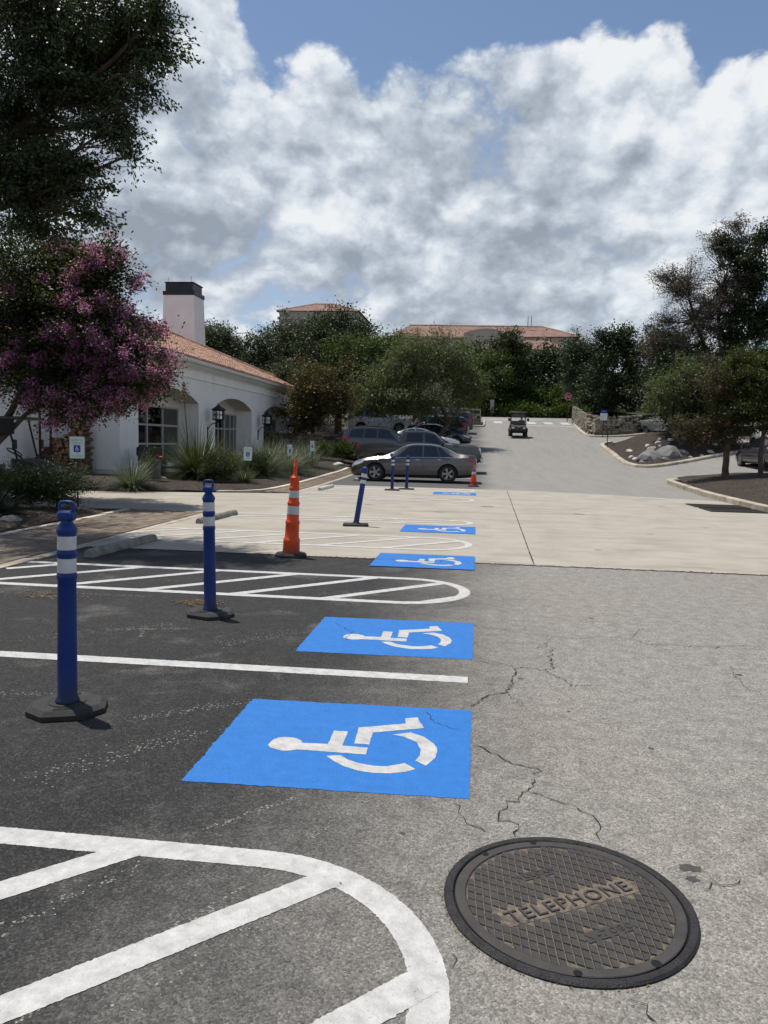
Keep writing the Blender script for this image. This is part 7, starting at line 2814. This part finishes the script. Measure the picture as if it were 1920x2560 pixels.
def bush(name, label, x, y, z, rx, ry, rz, n, L, W, mat, seed, group=None, ncl=60, sigma=.10, bark=BARK, droop=-.3):
    return tree(name, label, "shrub", [[(x, y, z, .03), (x, y, z + rz * .5, .025)]], [(x, y, z + rz * .85, rx, ry, rz, ncl)], mat, bark, n, L, W, seed, sigma, .005, .012, group, shell=.35, crown_name="foliage", droop=droop)


LF_SOTOL = leafmat("blade_green", (.022, .034, .010), (.060, .078, .026), (.13, .145, .060), .2, .4)
LF_BLUE = leafmat("blade_blue_grey", (.050, .062, .045), (.10, .12, .085), (.19, .21, .16), .2, .45)
LF_DKBL = leafmat("blade_dark", (.008, .014, .010), (.018, .028, .018), (.05, .062, .045), .15, .5)
LF_ROSE = leafmat("leaf_rosemary", (.014, .024, .008), (.034, .052, .016), (.070, .090, .032), .2)
zb2 = z_bed2
clump("spiky_clump", "large spiky green clump with a dead flower stalk before the middle arch", -9.3, 25.0, zb2(-9.3, 25) - .02, 1500, 2.05, .024, LF_SOTOL, 1, .5, .8, cat="plant")
so_ = MB()
_st = [(-9.72, 25.2, zb2(-9.7, 25.2) + .2), (-9.76, 25.2, 1.6), (-9.86, 25.2, 2.6), (-9.88, 25.2, 3.35)]
so_.tube(_st, [.03, .024, .018, .010], 6)
sk = thing("flower_stalk", "dead flower stalk with dry pods rising from the large spiky clump", "plant", (-9.72, 25.2, zb2(-9.7, 25.2) + .2))
so_.v = [(a - sk.location.x, b - sk.location.y, c - sk.location.z) for a, b, c in so_.v]
so_.build("stem", BARK_G, sk)
_q = np.random.default_rng(5)
_pc = np.stack([-9.87 + _q.normal(0, .055, 260), 25.2 + _q.normal(0, .055, 260), _q.uniform(2.75, 3.4, 260)], 1) - np.array(sk.location)
tag(link("dry_pods", quad_mesh("dry_pods", leaf_quads(_pc, .07, .045, _q), 4, leafmat("dry_pod", (.10, .07, .04), (.22, .17, .10), (.5, .45, .34), .1)), sk), kind='stuff')
clump("blue_grass_clump", "pale blue green grass clump at the front of the bed", -9.75, 20.9, zb2(-9.75, 20.9) - .02, 800, 1.35, .013, LF_BLUE, 2, 1.0, 1.0)
bush("rosemary_bush", "feathery green bush between the pale grass clump and the grey standpipe", -9.85, 22.6, zb2(-9.85, 22.6), .42, .42, .50, 6500, .07, .014, LF_ROSE, 41, "low shrubs in the bed", 60, .09)
bush("rosemary_bush", "green bush in front of the large spiky clump", -8.1, 23.6, zb2(-8.1, 23.6), .75, .6, .50, 9000, .07, .016, LF_ROSE, 42, "low shrubs in the bed", 80, .11)
bush("rosemary_bush", "reddish green bush right of the large spiky clump", -8.6, 25.6, zb2(-8.6, 25.6), .6, .6, .55, 7000, .07, .018, LF_BROWN, 43, "low shrubs in the bed", 70, .11)
bush("rosemary_bush", "green bush behind the second parking sign", -7.75, 26.6, zb2(-7.75, 26.6), .55, .6, .55, 7000, .07, .018, LF_ROSE, 44, "low shrubs in the bed", 70, .11)
for _i, (x, y, n, L, lb) in enumerate([(-7.45, 24.1, 300, .8, "small spiky tuft at the corner of the stone edging"), (-7.9, 28.2, 1000, 1.75, "grey green grass clump behind the second parking sign"), (-7.55, 30.4, 900, 1.6, "grey green grass clump at the third parking sign"), (-8.2, 32.3, 1000, 1.9, "pale grass clump between the third and farthest parking signs"), (-7.95, 35.2, 900, 1.8, "pale grass clump behind the farthest parking sign"), (-9.6, 31.5, 700, 1.6, "grass clump below the middle arch"), (-9.9, 36.5, 700, 1.6, "grass clump below the farthest arch")]):
    clump("grass_clump", lb, x, y, zb2(x, y) - .02, n, L, .018, LF_BLUE if _i not in (0,) else LF_SOTOL, 50 + _i, .8, .95, "grass clumps along the brick walk")
bush("rosemary_bush", "bright green bush before the brown stone wall", -7.0, 40.0, zr(40) + .15, .8, .7, .65, 7000, .09, .03, LF_MID, 45, "low shrubs in the bed", 70, .13)
bush("rosemary_bush", "small green bush left of the brown stone wall end", -8.3, 40.6, zr(40.6) + .15, .6, .6, .6, 5000, .09, .03, LF_MID, 46, "low shrubs in the bed", 60, .13)
# shaded bed on the left
z1 = z_bed1
bush("rosemary_bush", "dark shrub in shade below the nearest parking sign", -8.15, 14.2, z1(-8.15, 14.2), .75, .65, .55, 9000, .06, .016, LF_JUN, 47, "dark shrubs in the left bed", 90, .12)
bush("rosemary_bush", "dark low shrub behind the nearest blue post", -8.9, 14.0, z1(-8.9, 14.0), .75, .6, .44, 8000, .06, .016, LF_JUN, 48, "dark shrubs in the left bed", 80, .12)
bush("rosemary_bush", "dark shrub at the left edge below the golf cart", -9.6, 14.1, z1(-9.6, 14.1), .7, .6, .42, 8000, .06, .016, LF_JUN, 49, "dark shrubs in the left bed", 80, .12)
clump("spiky_clump", "dark spiky clump beside the grey rock at the left edge", -8.55, 12.75, z1(-8.55, 12.75) - .02, 420, .85, .020, LF_DKBL, 8, .9, .9)
clump("spiky_clump", "dark spiky clump at the left edge of the bed", -9.2, 13.3, z1(-9.2, 13.3) - .02, 420, .95, .020, LF_DKBL, 9, .9, .9)
rock(_rm[0], -7.90, 12.3, z1(-7.9, 12.3), .17, "grey rock lying in the shaded left bed by the brick walk", None, "rock", .2)
rock(_rw[1], -10.0, 23.6, zb2(-10, 23.6), .22, "white rock behind the grey standpipe", None, "rock", .2)
rock(_rw[2], -6.9, 38.2, zr(38) + .12, .30, "white rock at the far end of the brick walk", None, "rock", .2)

# grey standpipe with red valve, brown box and step
sp_ = thing("standpipe", "grey standpipe with a red valve in the planting bed", "standpipe", (-9.55, 22.3, zb2(-9.55, 22.3) - .03))
MB().lathe([(.075, 0), (.075, .62), (.085, .63), (.085, .68), (.06, .70)], 16).build("pipe", pmat("grey_pipe", (.09, .092, .096), .6, .2, var=.15), sp_, 40)
vv_ = MB(); vv_.tube([(-.02, 0, .74), (.14, 0, .76)], .05, 10); vv_.tube([(-.02, 0, .66), (-.02, 0, .82)], .045, 10); vv_.lathe([(.06, .0), (.06, .03)], 10, c=(-.02, 0, .80))
vv_.build("valve", pmat("valve_red", (.22, .035, .02), .6, var=.2), sp_, 40)
bx_ = thing("brown_box", "low brown metal box on a stand before the nearest window", "box", (-11.2, 25.4, zb2(-11.2, 25.4)))
MB().box(0, 0, .78, .75, .5, .32, bev=.04).build("box_body", pmat("brown_metal", (.045, .022, .018), .6, .2, var=.2), bx_, 40)
for xo in (-.3, .3):
    MB().box(xo, 0, .31, .06, .4, .62).build("leg", MAT_BLACKTRIM, bx_)
_pad = sheet([(-11.9, 26.6), (-10.4, 26.6), (-10.4, 28.4), (-11.9, 28.4)], .5, .06, z_bed2)
_pad.materials.append(MAT_EDGING)
structure("stone_step", _pad)
